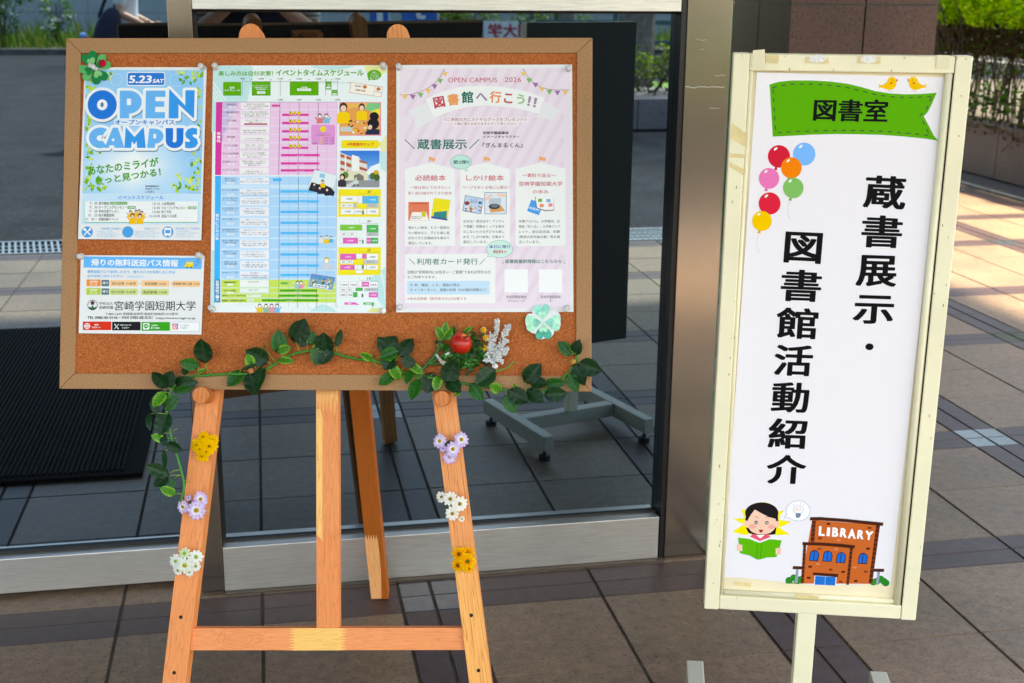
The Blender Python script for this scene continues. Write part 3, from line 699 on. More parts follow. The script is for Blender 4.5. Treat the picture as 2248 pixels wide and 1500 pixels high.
p.grad([(105, 87), (1052, 90), (1034, 1086), (85, 1084)], skyfn, 0)
for i in range(250):
    side = rp.choice('LRTB' if i % 5 else 'LR'); e = abs(rp.gauss(0, 1))
    if side == 'L': x, y = 112+e*40, rp.uniform(120, 1070)
    elif side == 'R': x, y = 1030-e*40, rp.uniform(90, 1060)
    elif side == 'T': x, y = rp.choice([rp.uniform(120, 330), rp.uniform(830, 1035)]), 92+e*40
    else: x, y = rp.choice([rp.uniform(95, 300), rp.uniform(800, 1020)]), 1068-e*60
    if y > 1060 or y < 92: continue
    a = rp.uniform(0, 6.28); l = rp.uniform(16, 58); x1, y1 = x+l*math.cos(a), y+l*math.sin(a)
    lo, hi = 107-(y1-88)*.02, 1049-(y1-88)*.016
    if not (lo < x1 < hi and 92 < y1 < 1080 and lo < x < hi): continue
    p.leaf(x, y, x1, y1, l*.5, rp.choice([(150, 200, 40), (185, 215, 50), (110, 175, 35), (205, 225, 90), (80, 160, 60), (210, 230, 120)]), .4+i*.008)
for (x, y, r) in ((350, 165, 50), (830, 170, 52), (190, 830, 45), (960, 830, 40)): p.ring(x, y, r, r, 3, (205, 232, 248), 2.5)
p.rrect(434, 104, 742, 216, 20, WHT, 2.6); p.rrect(441, 111, 735, 209, 15, (22, 122, 212), 3)
p.T('5.23', 448, 132, 633, 194, WHT, .05, 4, q=[(456, 132), (640, 132), (630, 194), (448, 194)]); p.T('SAT', 640, 160, 730, 193, WHT, .035, 4, q=[(646, 160), (733, 160), (728, 193), (640, 193)])
B1, B2, B3 = (0, 118, 215), (98, 180, 242), (38, 152, 232)
def ringpoly(cx, cy, R, r):
    a = [(cx+R*math.cos(2*math.pi*i/40), cy+R*math.sin(2*math.pi*i/40)) for i in range(41)]
    return a+[(cx+r*math.cos(-2*math.pi*i/24), cy+r*math.sin(-2*math.pi*i/24)) for i in range(25)]
def arc(cx, cy, rx, ry, a0, a1, n=12): return [(cx+rx*math.cos(math.radians(a0+(a1-a0)*i/n)), cy+ry*math.sin(math.radians(a0+(a1-a0)*i/n))) for i in range(n+1)]
GL_ = []
GL_.append(([(238+117*math.cos(i*.157), 368+117*math.sin(i*.157)) for i in range(40)], B1, None))
GL_.append(([(378, 255)]+arc(455, 347, 100, 92, -90, 90)+[(455, 440), (455, 478), (380, 478)], B2, (435, 318, 470, 372)))
GL_.append(([(588, 255), (745, 255), (745, 305), (665, 305), (665, 340), (735, 340), (735, 385), (663, 385), (663, 428), (742, 428), (742, 478), (585, 478)], B2, None))
GL_.append(([(775, 240), (905, 375), (905, 252), (980, 252), (975, 480), (850, 365), (850, 478), (772, 478)], B3, None))
C_ = arc(225, 635, 92, 84, -55, -305, 22)
GL_.append((C_+[(225+30*math.cos(math.radians(a)), 637+24*math.sin(math.radians(a))) for a in range(-305, -54, 25)], B2, None))
GL_.append(([(325, 553), (365, 553), (420, 716), (340, 716), (335, 695), (300, 695), (292, 716), (258, 716)], B2, (318, 640, 338, 662)))
GL_.append(([(428, 548), (498, 628), (572, 548), (590, 716), (520, 716), (516, 660), (497, 690), (478, 660), (472, 716), (418, 716)], B3, None))
GL_.append(([(618, 560)]+arc(665, 622, 66, 60, -90, 90)+[(665, 684), (662, 716), (600, 716)], B2, (650, 602, 672, 640)))
GL_.append(([(748, 556), (808, 556), (808, 650)]+arc(820, 655, 16, 18, 180, 0, 6)+[(836, 556), (892, 556), (890, 660)]+arc(820, 660, 70, 58, 0, 180, 12)+[(750, 660)], B1, None))
S_ = [(1000, 560), (1000, 610), (968, 606), (965, 622), (1000, 645), (1008, 680), (985, 712), (945, 719), (905, 716), (905, 664), (940, 668), (944, 655), (912, 632), (905, 600), (925, 566), (962, 553)]
GL_.append((S_, B3, None))
for i, (P_, c_, h_) in enumerate(GL_): p.outline([(x+5, y+9) for x, y in P_], (108, 140, 165), 23, 4.2+i*.01)
for i, (P_, c_, h_) in enumerate(GL_): p.outline(P_, (236, 242, 245), 23, 5.8+i*.01)
for i, (P_, c_, h_) in enumerate(GL_):
    p.poly(P_, c_, 7.2)
    if h_: p.rrect(*h_, 8, (236, 242, 245), 7.6)
p.ell(238, 369, 42, 44, (236, 242, 245), 7.6); p.ell(237, 368, 13, 20, (90, 130, 160), 8)
p.rrect(334, 480, 828, 538, 16, (226, 237, 246), 8); p.T('オープンキャンパス', 340, 489, 820, 530, (20, 120, 205), .03, 8.4)
p.T('あなたのミライが', 0, 0, 0, 0, (72, 160, 28), .03, 4, q=[(122, 862), (688, 790), (694, 862), (130, 938)])
p.T('きっと見つかる！', 0, 0, 0, 0, (72, 160, 28), .03, 4, q=[(190, 955), (706, 876), (714, 940), (196, 1018)])
p.T('宮崎学園短期大学', 588, 1018, 698, 1031, BLK, .02); p.T('学友会キャラクター', 588, 1040, 710, 1053, BLK, .02); p.T('しのぽん', 588, 1061, 664, 1076, BLK, .02)
p.quad([(85, 1087), (1034, 1089), (1030, 1334), (80, 1330)], (197, 226, 245), 1)
p.T('イベントスケジュール', 368, 1099, 735, 1131, (58, 150, 218), .02)
p.rrect(103, 1150, 1012, 1318, 8, (120, 185, 90), 1.6); p.rrect(105, 1146, 1010, 1312, 8, WHT, 2)
for y in (1177, 1209, 1241, 1274): p.line([(112, y), (1002, y)], 1.5, (205, 215, 215), 3)
for i, (a, b_) in enumerate((('9：00', '受付開始'), ('9：30', 'オープニングセレモニー'), ('9：50', '学科代表プレゼン'), ('10：20', '短大概要説明'), ('10：40～', '各種体験イベント'))):
    y = 1150+i*32; x0 = (145, 142, 140, 132, 108)[i]; p.T(a, x0, y+2, 205, y+22, BLK); p.T(b_, 215, y, 215+(85, 225, 165, 125, 160)[i], y+24, BLK, .01)
for i, (a, b_) in enumerate((('13:10', '入試等説明'), ('13:30', 'クロージングセレモニー'), ('13:40', '終了予定'), ('13:45頃', '送迎バス出発'))):
    y = 1153+i*33; x0 = 648 if i < 3 else 620; p.T(a, x0, y+2, 706, y+22, BLK); p.T(b_, 718, y, 718+(105, 207, 80, 122)[i], y+24, BLK, .01)
for (x0, y0, x1, s_) in ((308, 1150, 444, '4号館3Fラウンジ'), (446, 1184, 512, '35教室'), (932, 1187, 998, '35教室')):
    p.rect(x0, y0, x1, y0+22, (80, 160, 50), 3); p.T(s_, x0+5, y0+4, x1-5, y0+18, WHT, .02)
for (x, y, h) in ((470, 1216, 62), (515, 1212, 60), (540, 1210, 62), (562, 1222, 60), (487, 1240, 88), (545, 1242, 86)): figure(p, x, y, h, (245, 190, 20), L=3+y*.001, arms=1)
for x in (125, 450, 770): p.ell(x, 1392, 45, 45, (62, 160, 225), 2, 30)
p.line([(100, 1367), (152, 1418)], 9, WHT, 3); p.line([(150, 1367), (98, 1418)], 9, WHT, 3.2); p.ell(105, 1372, 12, 12, WHT, 3.4); p.ell(146, 1371, 9, 13, WHT, 3.4)
p.rrect(742, 1358, 798, 1420, 10, WHT, 3); p.rect(750, 1376, 790, 1402, (62, 160, 225), 3.5); p.rect(750, 1420, 760, 1427, WHT, 3); p.rect(780, 1420, 790, 1427, WHT, 3)
for (x0, x1, s_) in ((235, 392, '学食体験 ご利用案内'), (580, 708, '参加後アンケート'), (832, 1026, '無料送迎バス ご利用案内')): p.T(s_, x0, 1356, x1, 1374, (90, 170, 225))
for x0, x1 in ((200, 395), (505, 705), (840, 1020)): lines(p, x0, 1382, x1, 4, 14, 9, (120, 185, 230), rp)
p.build('artwork', t)

# ------------------------------------------------------------------ poster: bus information
t, p = poster('bus_information_sheet', 'white bus timetable sheet with blue heading below the blue event poster', 'notice', BM, [(177.6, 560.5), (449, 562), (443, 735), (174, 732)], DS)
p.zoom(160, 540, 6.819)
p.quad([(165, 158), (1935, 182), (1928, 348), (160, 326)], (96, 184, 246), 1)
p.T('帰りの無料送迎バス情報', 0, 0, 0, 0, WHT, .045, 3, q=[(278, 195), (1580, 208), (1578, 316), (276, 300)])
for (x, y) in ((1860, 240), (1885, 210), (1890, 250), (1850, 285)): p.ell(x, y, 22, 16, (90, 160, 220), 2)
p.poly([(1672, 310), (1672, 285), (1690, 280), (1700, 245), (1720, 236), (1795, 236), (1805, 250), (1803, 322), (1675, 318)], (238, 205, 20), 3); p.poly([(1702, 275), (1712, 250), (1796, 252), (1796, 278)], (225, 232, 150), 3.5)
p.ell(1713, 320, 12, 10, BLK, 4); p.ell(1772, 322, 12, 10, BLK, 4)
p.T('無料送迎バスで来学した方で、帰りのバスを利用しない方は', 218, 368, 1535, 416, (80, 170, 230), .015, q=[(222, 364), (1535, 374), (1532, 418), (218, 410)])
p.T('必ずお申し付けください。', 218, 432, 760, 474, (80, 170, 230), .015); p.T('※時間は目安です。', 815, 446, 1085, 478, (130, 190, 235))
for y, c1, c2, s1, cells in ((505, (245, 150, 60), (250, 205, 150), '宮崎駅', (('短大出発 13:45頃', 560, 975), ('南宮崎駅 14:10', 1030, 1445), ('宮崎駅(東口)着 14:30', 1492, 1910))), (632, (180, 210, 60), (205, 220, 140), '清武駅', (('短大出発 13:45頃', 556, 972), ('清武駅着 14:00', 1025, 1440)))):
    p.rrect(208, y, 420, y+100, 8, c1, 2); p.T(s1, 258, y+15, 372, y+48, WHT, .02); p.T('コース', 258, y+60, 368, y+90, WHT, .03)
    p.rrect(433, y+6, 545, y+100, 6, (90, 120, 128), 2); p.T('帰り', 448, y+32, 528, y+72, WHT, .02)
    for i, (s_, x0, x1) in enumerate(cells):
        p.rrect(x0, y+8+i*5, x1, y+103+i*4, 14, c2, 2); m_ = 24 if i < 2 else 10; m2 = 0 if i == 0 else (46 if i == 1 and y == 505 else 0)
        p.T(s_, x0+m_+m2*.5, y+38+i*4, x1-m_*1.3-m2*.5, y+82+i*4, (75, 60, 40), .005)
    for i in range(len(cells)-1): x = cells[i][2]+22; p.poly([(x, y+50), (x+20, y+62), (x, y+74)], c1, 2)
p.ring(300, 888, 72, 74, 7, BLK, 2, n=40)
for k in range(5): a = -math.pi/2+k*1.257; p.ell(300+18*math.cos(a), 855+18*math.sin(a), 15, 15, (110, 50, 90), 3+.05*k)
p.ell(300, 855, 9, 9, (60, 25, 50), 3.6); p.leaf(300, 955, 300, 888, 34, (50, 110, 70), 3); p.leaf(298, 955, 232, 915, 30, (35, 90, 60), 3.2); p.leaf(302, 955, 368, 915, 30, (35, 90, 60), 3.2); p.poly([(236, 925), (262, 955), (300, 963), (338, 955), (364, 925), (300, 950)], (35, 90, 60), 2.6)
p.T('学校法人', 398, 842, 605, 885, BLK); p.T('宮崎学園', 398, 902, 605, 948, BLK, .005)
p.T('宮崎学園短期大学', 630, 826, 1842, 970, (25, 25, 28), .006, 3, res=3)
p.T('〒889-1605 宮崎県宮崎市清武町加納丙1415番地', 495, 1000, 1580, 1040, BLK)
p.T('TEL 0985-85-0146・FAX 0985-85-0101', 225, 1055, 1195, 1096, BLK, .012); p.T('https://www.mgjc.ac.jp', 1250, 1068, 1840, 1106, BLK, .012)
for x0, x1, c in ((158, 582, (222, 50, 24)), (595, 1020, (24, 24, 28)), (1035, 1458, (40, 165, 30))): p.rrect(x0, 1134+(x0-158)*.009, x1, 1262+(x0-158)*.012, 6, c, 2)
p.rrect(1470, 1143, 1902, 1284, 6, (175, 178, 178), 2); p.rrect(1474, 1147, 1898, 1280, 5, WHT, 2.4)
p.ell(222, 1202, 46, 46, WHT, 3)
for dy in (-22, 0, 22): p.line([(180, 1202+dy), (264, 1202+dy)], 5, (222, 50, 24), 3.5)
for dx in (-20, 0, 20): p.line([(222+dx, 1160), (222+dx, 1244)], 4, (222, 50, 24), 3.8)
p.T('本校', 328, 1170, 392, 1196, WHT, .03); p.T('公式サイト', 290, 1208, 424, 1234, WHT, .03)
p.line([(632, 1170), (690, 1246)], 17, WHT, 3); p.line([(640, 1174), (684, 1240)], 6, (24, 24, 28), 3.4); p.line([(694, 1170), (668, 1202)], 7, WHT, 3); p.line([(655, 1214), (628, 1246)], 7, WHT, 3)
p.T('X(旧Twitter)で', 708, 1176, 880, 1200, WHT, .02); p.T('フォロー', 740, 1216, 850, 1242, WHT, .02)
p.rrect(1056, 1158, 1152, 1254, 20, WHT, 3); p.ell(1103, 1202, 38, 32, (40, 165, 30), 3.5); p.poly([(1090, 1228), (1120, 1228), (1100, 1248)], (40, 165, 30), 3.6); p.T('LINE', 1080, 1192, 1126, 1212, WHT, .04)
p.T('LINEで', 1186, 1180, 1280, 1206, WHT, .03); p.T('友だち追加', 1170, 1218, 1302, 1244, WHT, .03)
def igf(u, v): a = np.array((245, 180, 70)); b2 = np.array((215, 50, 90)); c2 = np.array((90, 60, 180)); k = (u+1-v)/2; q2 = (1-k)*1.0; return tuple(a*(1-min(1, k*2.0))+b2*min(1, k*2.0) if k < .5 else b2*(2-2*k)+c2*(2*k-1))
p.grad([(1494, 1166), (1580, 1166), (1580, 1252), (1494, 1252)], igf, 3, 8, 8); p.rrect(1506, 1178, 1568, 1240, 14, WHT, 3.4); p.grad([(1513, 1185), (1561, 1185), (1561, 1233), (1513, 1233)], igf, 3.8, 6, 6); p.ell(1537, 1209, 19, 19, WHT, 4.1); p.ell(1537, 1209, 11, 11, (205, 60, 80), 4.5)
p.T('インスタで', 1612, 1182, 1744, 1206, BLK, .01); p.T('フォロー', 1622, 1220, 1730, 1244, BLK, .01)
p.build('artwork', t)

# ------------------------------------------------------------------ poster: event time schedule
t, p = poster('schedule_poster', 'large event timetable poster with pink and blue rows at the board\'s middle', 'poster', BM, [(467.7, 144), (850.5, 143.5), (847, 688), (461.6, 686)], DS)
p.zoom(460, 130, 5.1725)
MINT = (190, 228, 228); PALE = (233, 242, 241); GRN = (88, 172, 12)
p.quad([(42, 76), (2015, 74), (1998, 2880), (12, 2868)], PALE, 0)
p.poly([(42, 76), (480, 76), (500, 160), (470, 300), (420, 520), (330, 640), (150, 780), (22, 830), (40, 100)], MINT, .5)
p.poly([(1130, 75), (1660, 75), (1560, 110), (1390, 128), (1230, 110)], MINT, .5); p.poly([(1755, 75), (2010, 75), (2010, 150), (1900, 200), (1780, 140)], (232, 235, 160), .6)
for i in range(4): p.line([(40, 260+i*55), (190, 480+i*55)], 14, PALE, .9)
p.poly([(1925, 960), (2010, 860), (2008, 1040), (1960, 1060)], (235, 232, 170), .6); p.poly([(1930, 1060), (2005, 1010), (2005, 1280), (1945, 1250)], MINT, .5)
p.T('楽しみ方は自分次第！', 100, 134, 722, 190, GRN, .022, 4); p.T('イベントタイムスケジュール', 755, 118, 1750, 190, GRN, .03, 4)
p.poly([(1870+80*math.cos(a*.2618)*(1+.06*math.sin(a*2)), 180+58*math.sin(a*.2618)*(1+.07*math.cos(a*3))) for a in range(24)], GRN, 2); p.poly([(1800, 210), (1850, 225), (1805, 245)], GRN, 2.3)
for i, s_ in enumerate(('食堂の', 'カウンターで', 'クーポン券を', '渡してください')): p.T(s_, (1848, 1830, 1828, 1818)[i], 142+i*22, (1895, 1920, 1920, 1930)[i], 157+i*22, WHT, .02)
for (x, s_) in ((376, '9:00'), (588, '10:00'), (804, '11:00'), (1020, '12:00'), (1238, '13:00'), (1455, '13:40')): p.T(s_, x-24 if s_ == '9:00' else x-30, 214, x+(24 if s_ == '9:00' else 28), 233, BLK, .01)
for x in (478, 696, 912, 1128, 1320, 1388): p.T('30', x-12, 228, x+12, 240, (90, 90, 90))
p.line([(372, 254), (1456, 256)], 3, (80, 90, 90), 3)
for x in (372, 804, 1318, 1455): p.line([(x, 240), (x-2, 416)], 3, (100, 110, 110), 3.2)
for q4, tx in (((155, 260, 358, 415), (('全体', 225, 310, 285, 338), ('スケジュール', 168, 342, 346, 366))), ((480, 256, 693, 415), (('オープニングセレモニー', 490, 292, 684, 308), ('学科代表プレゼン', 512, 314, 662, 332), ('短大概要説明', 530, 336, 640, 352))), ((912, 256, 1238, 412), (('学食体験', 1038, 312, 1112, 330),)), ((1318, 256, 1385, 346), (('入試等', 1330, 280, 1374, 294), ('説明', 1338, 298, 1368, 310))), ((1385, 350, 1452, 412), (('クロージング', 1390, 362, 1448, 374),))):
    p.rect(*q4, GRN, 2)
    for (s_, a, b_, c, d) in tx: p.T(s_, a, b_, c, d, WHT, .02)
for (a, b_, c, d, s_) in ((540, 366, 632, 394, '35教室'), (994, 334, 1154, 362, '国際交流センター'), (1326, 314, 1378, 332, '35教室'), (1396, 388, 1444, 404, '35教室')): p.rrect(a, b_, c, d, 5, WHT, 3); p.T(s_, a+14, b_+6, c-14, d-6, GRN)
p.line([(1105, 290), (1170, 272), (1590, 270)], 2.5, (40, 110, 60), 3.4); p.ell(1105, 292, 6, 6, (40, 110, 60), 3.6, 10); p.ell(1590, 270, 6, 6, (40, 110, 60), 3.6, 10)
p.poly([(1605, 262), (1966, 316), (1950, 432), (1588, 380)], (190, 120, 60), 2); p.poly([(1609, 266), (1962, 320), (1946, 428), (1592, 376)], (246, 240, 228), 2.4)
p.line([(1878, 306), (1862, 416)], 3, (190, 120, 60), 2.8); p.ell(1764, 316, 23, 20, (205, 120, 60), 3); p.ell(1918, 340, 23, 20, (205, 120, 60), 3)
p.T('TICKET', 0, 0, 0, 0, BLK, .03, 3, q=[(1650, 294), (1728, 306), (1726, 322), (1646, 310)]); p.T('唐揚げ定食', 0, 0, 0, 0, (130, 50, 40), .03, 3, q=[(1662, 340), (1772, 354), (1768, 374), (1658, 358)]); p.T('唐揚げ定食', 0, 0, 0, 0, (130, 50, 40), .01, 3, q=[(1880, 362), (1944, 372), (1942, 384), (1878, 374)])
for (x, s_) in ((802, '11:00'), (1020, '12:00'), (1236, '13:00'), (1453, '13:40')): p.T(s_, x-27, 452, x+27, 471, BLK, .01)
PK = (238, 200, 230); PKD = (222, 56, 158)
p.poly([(74, 488), (146, 488), (130, 1318), (62, 1316)], PKD, 2); p.poly([(146, 490), (1453, 490), (1440, 1318), (130, 1318)], (236, 226, 240), 1)
for i, c in enumerate('保育科'): p.T(c, 82, 828+i*42, 126, 864+i*42, WHT, .03)
prow = ((490, 570), (578, 665), (672, 755), (765, 850), (858, 945), (955, 1040), (1045, 1130), (1138, 1225), (1230, 1315))
ptxt = (('保育科紹介', '保育科ではどんな学びが', 'できるのか、また取得できる資格', 'などを紹介します。'), ('ミニ講座(特別支援教育)', '子どもの行動には必ず理由があり、', 'それは氷山の一角。水面下を探る様々な', '視点を簡単にご紹介します。'), ('ピアノ体験', 'キャストと一緒にピアノに', '挑戦してみよう！', ''), ('楽しいミュージックセラピー', '', '五感を使って音や音楽を体験し、', '絵本の世界も楽しみましょう！'), ('製作体験', '', 'ネコとおりがみを製作して', 'オープンキャンパスを楽しみましょう！'), ('クッキング体験', '学生と一緒に、子どもの', '「おいしい！」を作ろう。', '子ども向けのおやつ作りを体験しませんか？'), ('赤ちゃんのお世話体験', 'ドキドキのオムツ交換体験で、', '命のぬくもりとケアの大切さを', '感じてみませんか？'), ('実習展示コーナー', '保育科の実習ってこんな感じだよ', '日誌や指導案、製作物などの', '展示もあります。'), ('わくわくしゃぼん玉', '', '身近なものを使って、', 'しゃぼん玉を飛ばしてみましょう！'))
for i, (y0, y1) in enumerate(prow):
    dx = -(y0-490)*.019
    p.quad([(146+dx, y0), (1453+dx*.7, y0), (1453+dx*.7, y1), (146+dx, y1)], PK, 1.5); p.rect(356+dx, y0+3, 690+dx, y1-3, (243, 238, 240), 2.2)
    if i < 5: p.poly([(146+dx, y0), (330-i*40+dx, y0), (300-i*45+dx, y1), (146+dx, y1)], (206, 190, 226), 1.9)
    tt = ptxt[i]; n_ = len(tt[0]); wd = min(180, n_*22)
    p.T(tt[0], 250-wd/2+dx, y0+16, 250+wd/2+dx, y0+38, (60, 50, 60), .005, 4); p.rrect(220+dx, y0+46, 296+dx, y0+68, 6, WHT, 3); p.T('31教室', 232+dx, y0+50, 284+dx, y0+64, (205, 90, 150), 0, 4)
    for k in range(3):
        s_ = tt[1+k]
        if s_: wd = min(310, len(s_)*19); p.T(s_, 524-wd/2+dx, y0+14+k*23, 524+wd/2+dx, y0+31+k*23, (70, 66, 70), .005, 4, res=1)
p.rrect(392, 730, 658, 746, 7, (180, 30, 70), 3)
for k, x in enumerate((690, 800, 908, 1018, 1126, 1236, 1342, 1452)): p.line([(x, 490), (x-14, 1318)], 4.5 if k in (1, 3, 5) else 2, (70, 66, 74) if k in (1, 3, 5) else (165, 140, 165), 3)
p.line([(146, 488), (1453, 488)], 3, (90, 80, 90), 3.1)
for (x0, x1, y) in ((706, 800, 530), (826, 1126, 633), (825, 1125, 726), (824, 1124, 820), (823, 1123, 913), (821, 1120, 1008), (812, 1249, 1091), (810, 1247, 1185), (809, 1246, 1264)):
    p.rect(x0, y-13, x1, y+13, PKD, 3.6); p.T('11:00～13:00', (x0+x1)/2-42, y+2, (x0+x1)/2+42, y+14, WHT, .0, 4.6, res=1)
for y in (612, 706, 800, 892, 988):
    for k, x in enumerate((920, 968, 1018)):
        p.poly([(x+(24 if a % 2 else 18)*math.cos(a*.3927), y+(24 if a % 2 else 18)*math.sin(a*.3927)) for a in range(16)], (225, 205, 30), 4.2); p.T('123'[k], x-6, y-12, x+6, y+12, (130, 110, 10), .02, 4.8)
for (x, c1, hr) in ((1252, (225, 120, 130), (60, 50, 50)), (1328, (120, 190, 215), (70, 60, 60))): figure(p, x, 615, 115, c1, hr, (250, 238, 228), 4, arms=1)
p.rrect(1148, 738, 1432, 980, 22, (238, 210, 236), 4); p.rrect(1154, 744, 1426, 974, 18, (228, 150, 212), 4.4)
p.poly([(1290+(38 if a % 2 else 32)*math.cos(a*.3), 795+(38 if a % 2 else 32)*math.sin(a*.3)) for a in range(21)], (235, 215, 40), 5)
p.T('このマークがついている', 1220, 842, 1356, 856, (80, 50, 80), 0, 5); p.T('プログラムは時間が決まっています', 1192, 860, 1372, 874, (80, 50, 80), 0, 5)
for k, s_ in enumerate(('11:10 - 11:30', '11:40 - 12:00', '12:10 - 12:30')): p.ell(1274, 898+k*29, 13, 12, (225, 200, 40), 5); p.T(s_, 1296, 888+k*29, 1412, 908+k*29, (100, 60, 110), .0, 5)
for x in (1178, 1198, 1218): figure(p, x, 930, 34, (190, 120, 180), (70, 50, 60), (250, 235, 225), 5)
# classroom photo
p.rect(1474, 488, 1948, 870, (236, 150, 160), 2); p.quad([(1486, 500), (1936, 500), (1932, 858), (1482, 858)], (232, 160, 84), 2.5)
p.poly([(1486, 500), (1936, 500), (1936, 610), (1800, 560), (1640, 545), (1486, 600)], (240, 185, 90), 2.8); p.poly([(1800, 500), (1936, 500), (1936, 620), (1830, 600), (1760, 560)], (120, 200, 130), 3); p.poly([(1830, 590), (1936, 560), (1936, 640), (1860, 650)], (245, 225, 70), 3.2)
figure(p, 1728, 500, 190, (250, 205, 25), (60, 35, 35), L=3.6); figure(p, 1520, 490, 240, (250, 205, 25), (70, 40, 40), L=3.6)
p.poly([(1482, 770), (1650, 700), (1800, 690), (1932, 760), (1930, 858), (1482, 858)], (236, 166, 92), 5.2); p.poly([(1490, 770), (1635, 768), (1610, 825), (1486, 822)], (195, 205, 205), 5.6)
for k in range(34): p.ell(1500+rp.uniform(60, 340), 690+rp.uniform(0, 160), rp.uniform(7, 16), rp.uniform(6, 12), rp.choice([(200, 50, 30), (235, 200, 30), (50, 110, 50), (240, 130, 40), (230, 240, 235), (40, 60, 40)]), 6+k*.02, 9)
for (x, y, r_) in ((1870, 650, 52), (1860, 735, 66)): p.ell(x, y, r_, r_*.95, (32, 28, 34), 6.8+y*.0005)
p.poly([(1765, 858), (1780, 815), (1850, 790), (1932, 800), (1930, 858)], (34, 46, 70), 7.4); p.ell(1825, 772, 22, 26, (238, 200, 175), 7.7)
# map heading
for k in range(12): p.ell(1520+k*34, 940, 24, 20, (243, 222, 40), 2); p.ell(1520+k*34, 994, 24, 20, (243, 222, 40), 2.1)
p.rrect(1492, 932, 1932, 1002, 30, (243, 222, 40), 2.3); p.T('4号館案内マップ', 1560, 948, 1866, 986, (222, 84, 30), .025, 4)
# school building photo
p.grad([(1486, 1040), (1930, 1040), (1930, 1456), (1484, 1456)], lambda u, v: tuple(np.array((40, 120, 215))*(1-v)+np.array((175, 215, 245))*v), 2, 6, 8)
p.poly([(1760, 1310), (1830, 1220), (1930, 1180), (1930, 1330)], (235, 242, 248), 2.4)
p.poly([(1486, 1060), (1620, 1112), (1640, 1095), (1700, 1130), (1790, 1195), (1790, 1330), (1486, 1330)], (222, 222, 216), 2.7)
for (a, b_) in ((1075, 1112), (1150, 1195), (1232, 1268)):
    p.poly([(1486, a), (1610, a+42), (1610, b_+38), (1486, b_)], (186, 96, 62), 3); p.poly([(1702, a+68), (1788, a+98), (1788, b_+80), (1702, b_+58)], (186, 96, 62), 3)
for (x0, x1) in ((1535, 1552), (1618, 1700)): p.poly([(x0, 1085), (x1, 1110), (x1, 1300), (x0, 1290)], (240, 240, 236), 3.3)
p.poly([(1486, 1265), (1700, 1275), (1800, 1300), (1800, 1400), (1484, 1400)], (226, 222, 190), 3.5); p.poly([(1640, 1320), (1700, 1300), (1750, 1330), (1750, 1380), (1640, 1390)], (120, 120, 110), 3.8)
p.poly([(1484, 1380), (1930, 1375), (1930, 1456), (1484, 1456)], (150, 150, 152), 4); p.poly([(1500, 1456), (1640, 1385), (1700, 1385), (1600, 1456)], (205, 205, 205), 4.2)
for (x, y, c) in ((1510, 1340, (60, 60, 40)), (1545, 1315, (100, 140, 60)), (1850, 1330, (90, 110, 50)), (1890, 1300, (210, 170, 40)), (1900, 1345, (70, 100, 50))): p.ell(x, y, 34, 40, c, 4.5+y*.001, 12)
figure(p, 1662, 1330, 95, (200, 220, 215), (60, 130, 90), L=6); figure(p, 1505, 1300, 150, (60, 50, 60), L=6); p.line([(1650, 1420), (1630, 1446)], 12, (40, 40, 60), 6.5); p.line([(1672, 1420), (1695, 1440)], 12, (40, 40, 60), 6.6)
# blue department rows
CY = (40, 178, 246); LB = (172, 214, 246)
p.poly([(64, 1326), (130, 1326), (115, 2764), (52, 2764)], CY, 2); p.poly([(134, 1326), (1440, 1326), (1398, 2762), (118, 2762)], (202, 230, 249), 1)
p.zoom(460, 400, 5.0)
for i, c in enumerate('現代ビジネス科'): p.T(c, 66, 350+i*42, 103, 386+i*42, WHT, .03, 4)
brow = ((-55, 28), (70, 145), (160, 260), (270, 375), (390, 490), (505, 608), (625, 730), (745, 848), (860, 965), (975, 1056))
btxt = (('現代ビジネス科コース紹介', '8つのコースの特色と', '魅力について、わかりやすく紹介します。'), ('スクラッチの謎を解け！', '情報クリエイティブ', '隠れたスクラッチ作品のバグを見つけよう'), ('あなたの色にはストーリーがある！', 'ソーシャルメディアデザイン', '自分だけの好きな色を持ち、その色に'), ('めざせ好印象！おもてなしチャレンジ', '観光・ホスピタリティ', '観光案内やホテル接客で使える'), ('売れる言葉ガチャ！', '経営・マーケティング', '言葉カードを組み合わせてPOPを作ろう！'), ('世界遺産学習VRツアーはじめました！', '異文化コミュニケーション', 'VR学習ツアー アメリカ、中国、イタリア'), ('語学ミニ講座と世界の雑学でお友達に', 'グローバルコミュニケーション', '「英語・スペイン語ミニ講座」英語・'), ('身近なメディカルクイズに挑戦！', 'メディカルマネジメント', 'クイズ王には秘密のプレゼント！？'), ('司書クイズ・絵本賞受賞作品展', '司書・オフィスワーク', '本・図書館・司書の仕事、魅力ある'), ('SPARCって何？', 'SPARC', '地域活性化人材育成事業について学ぼう！'))
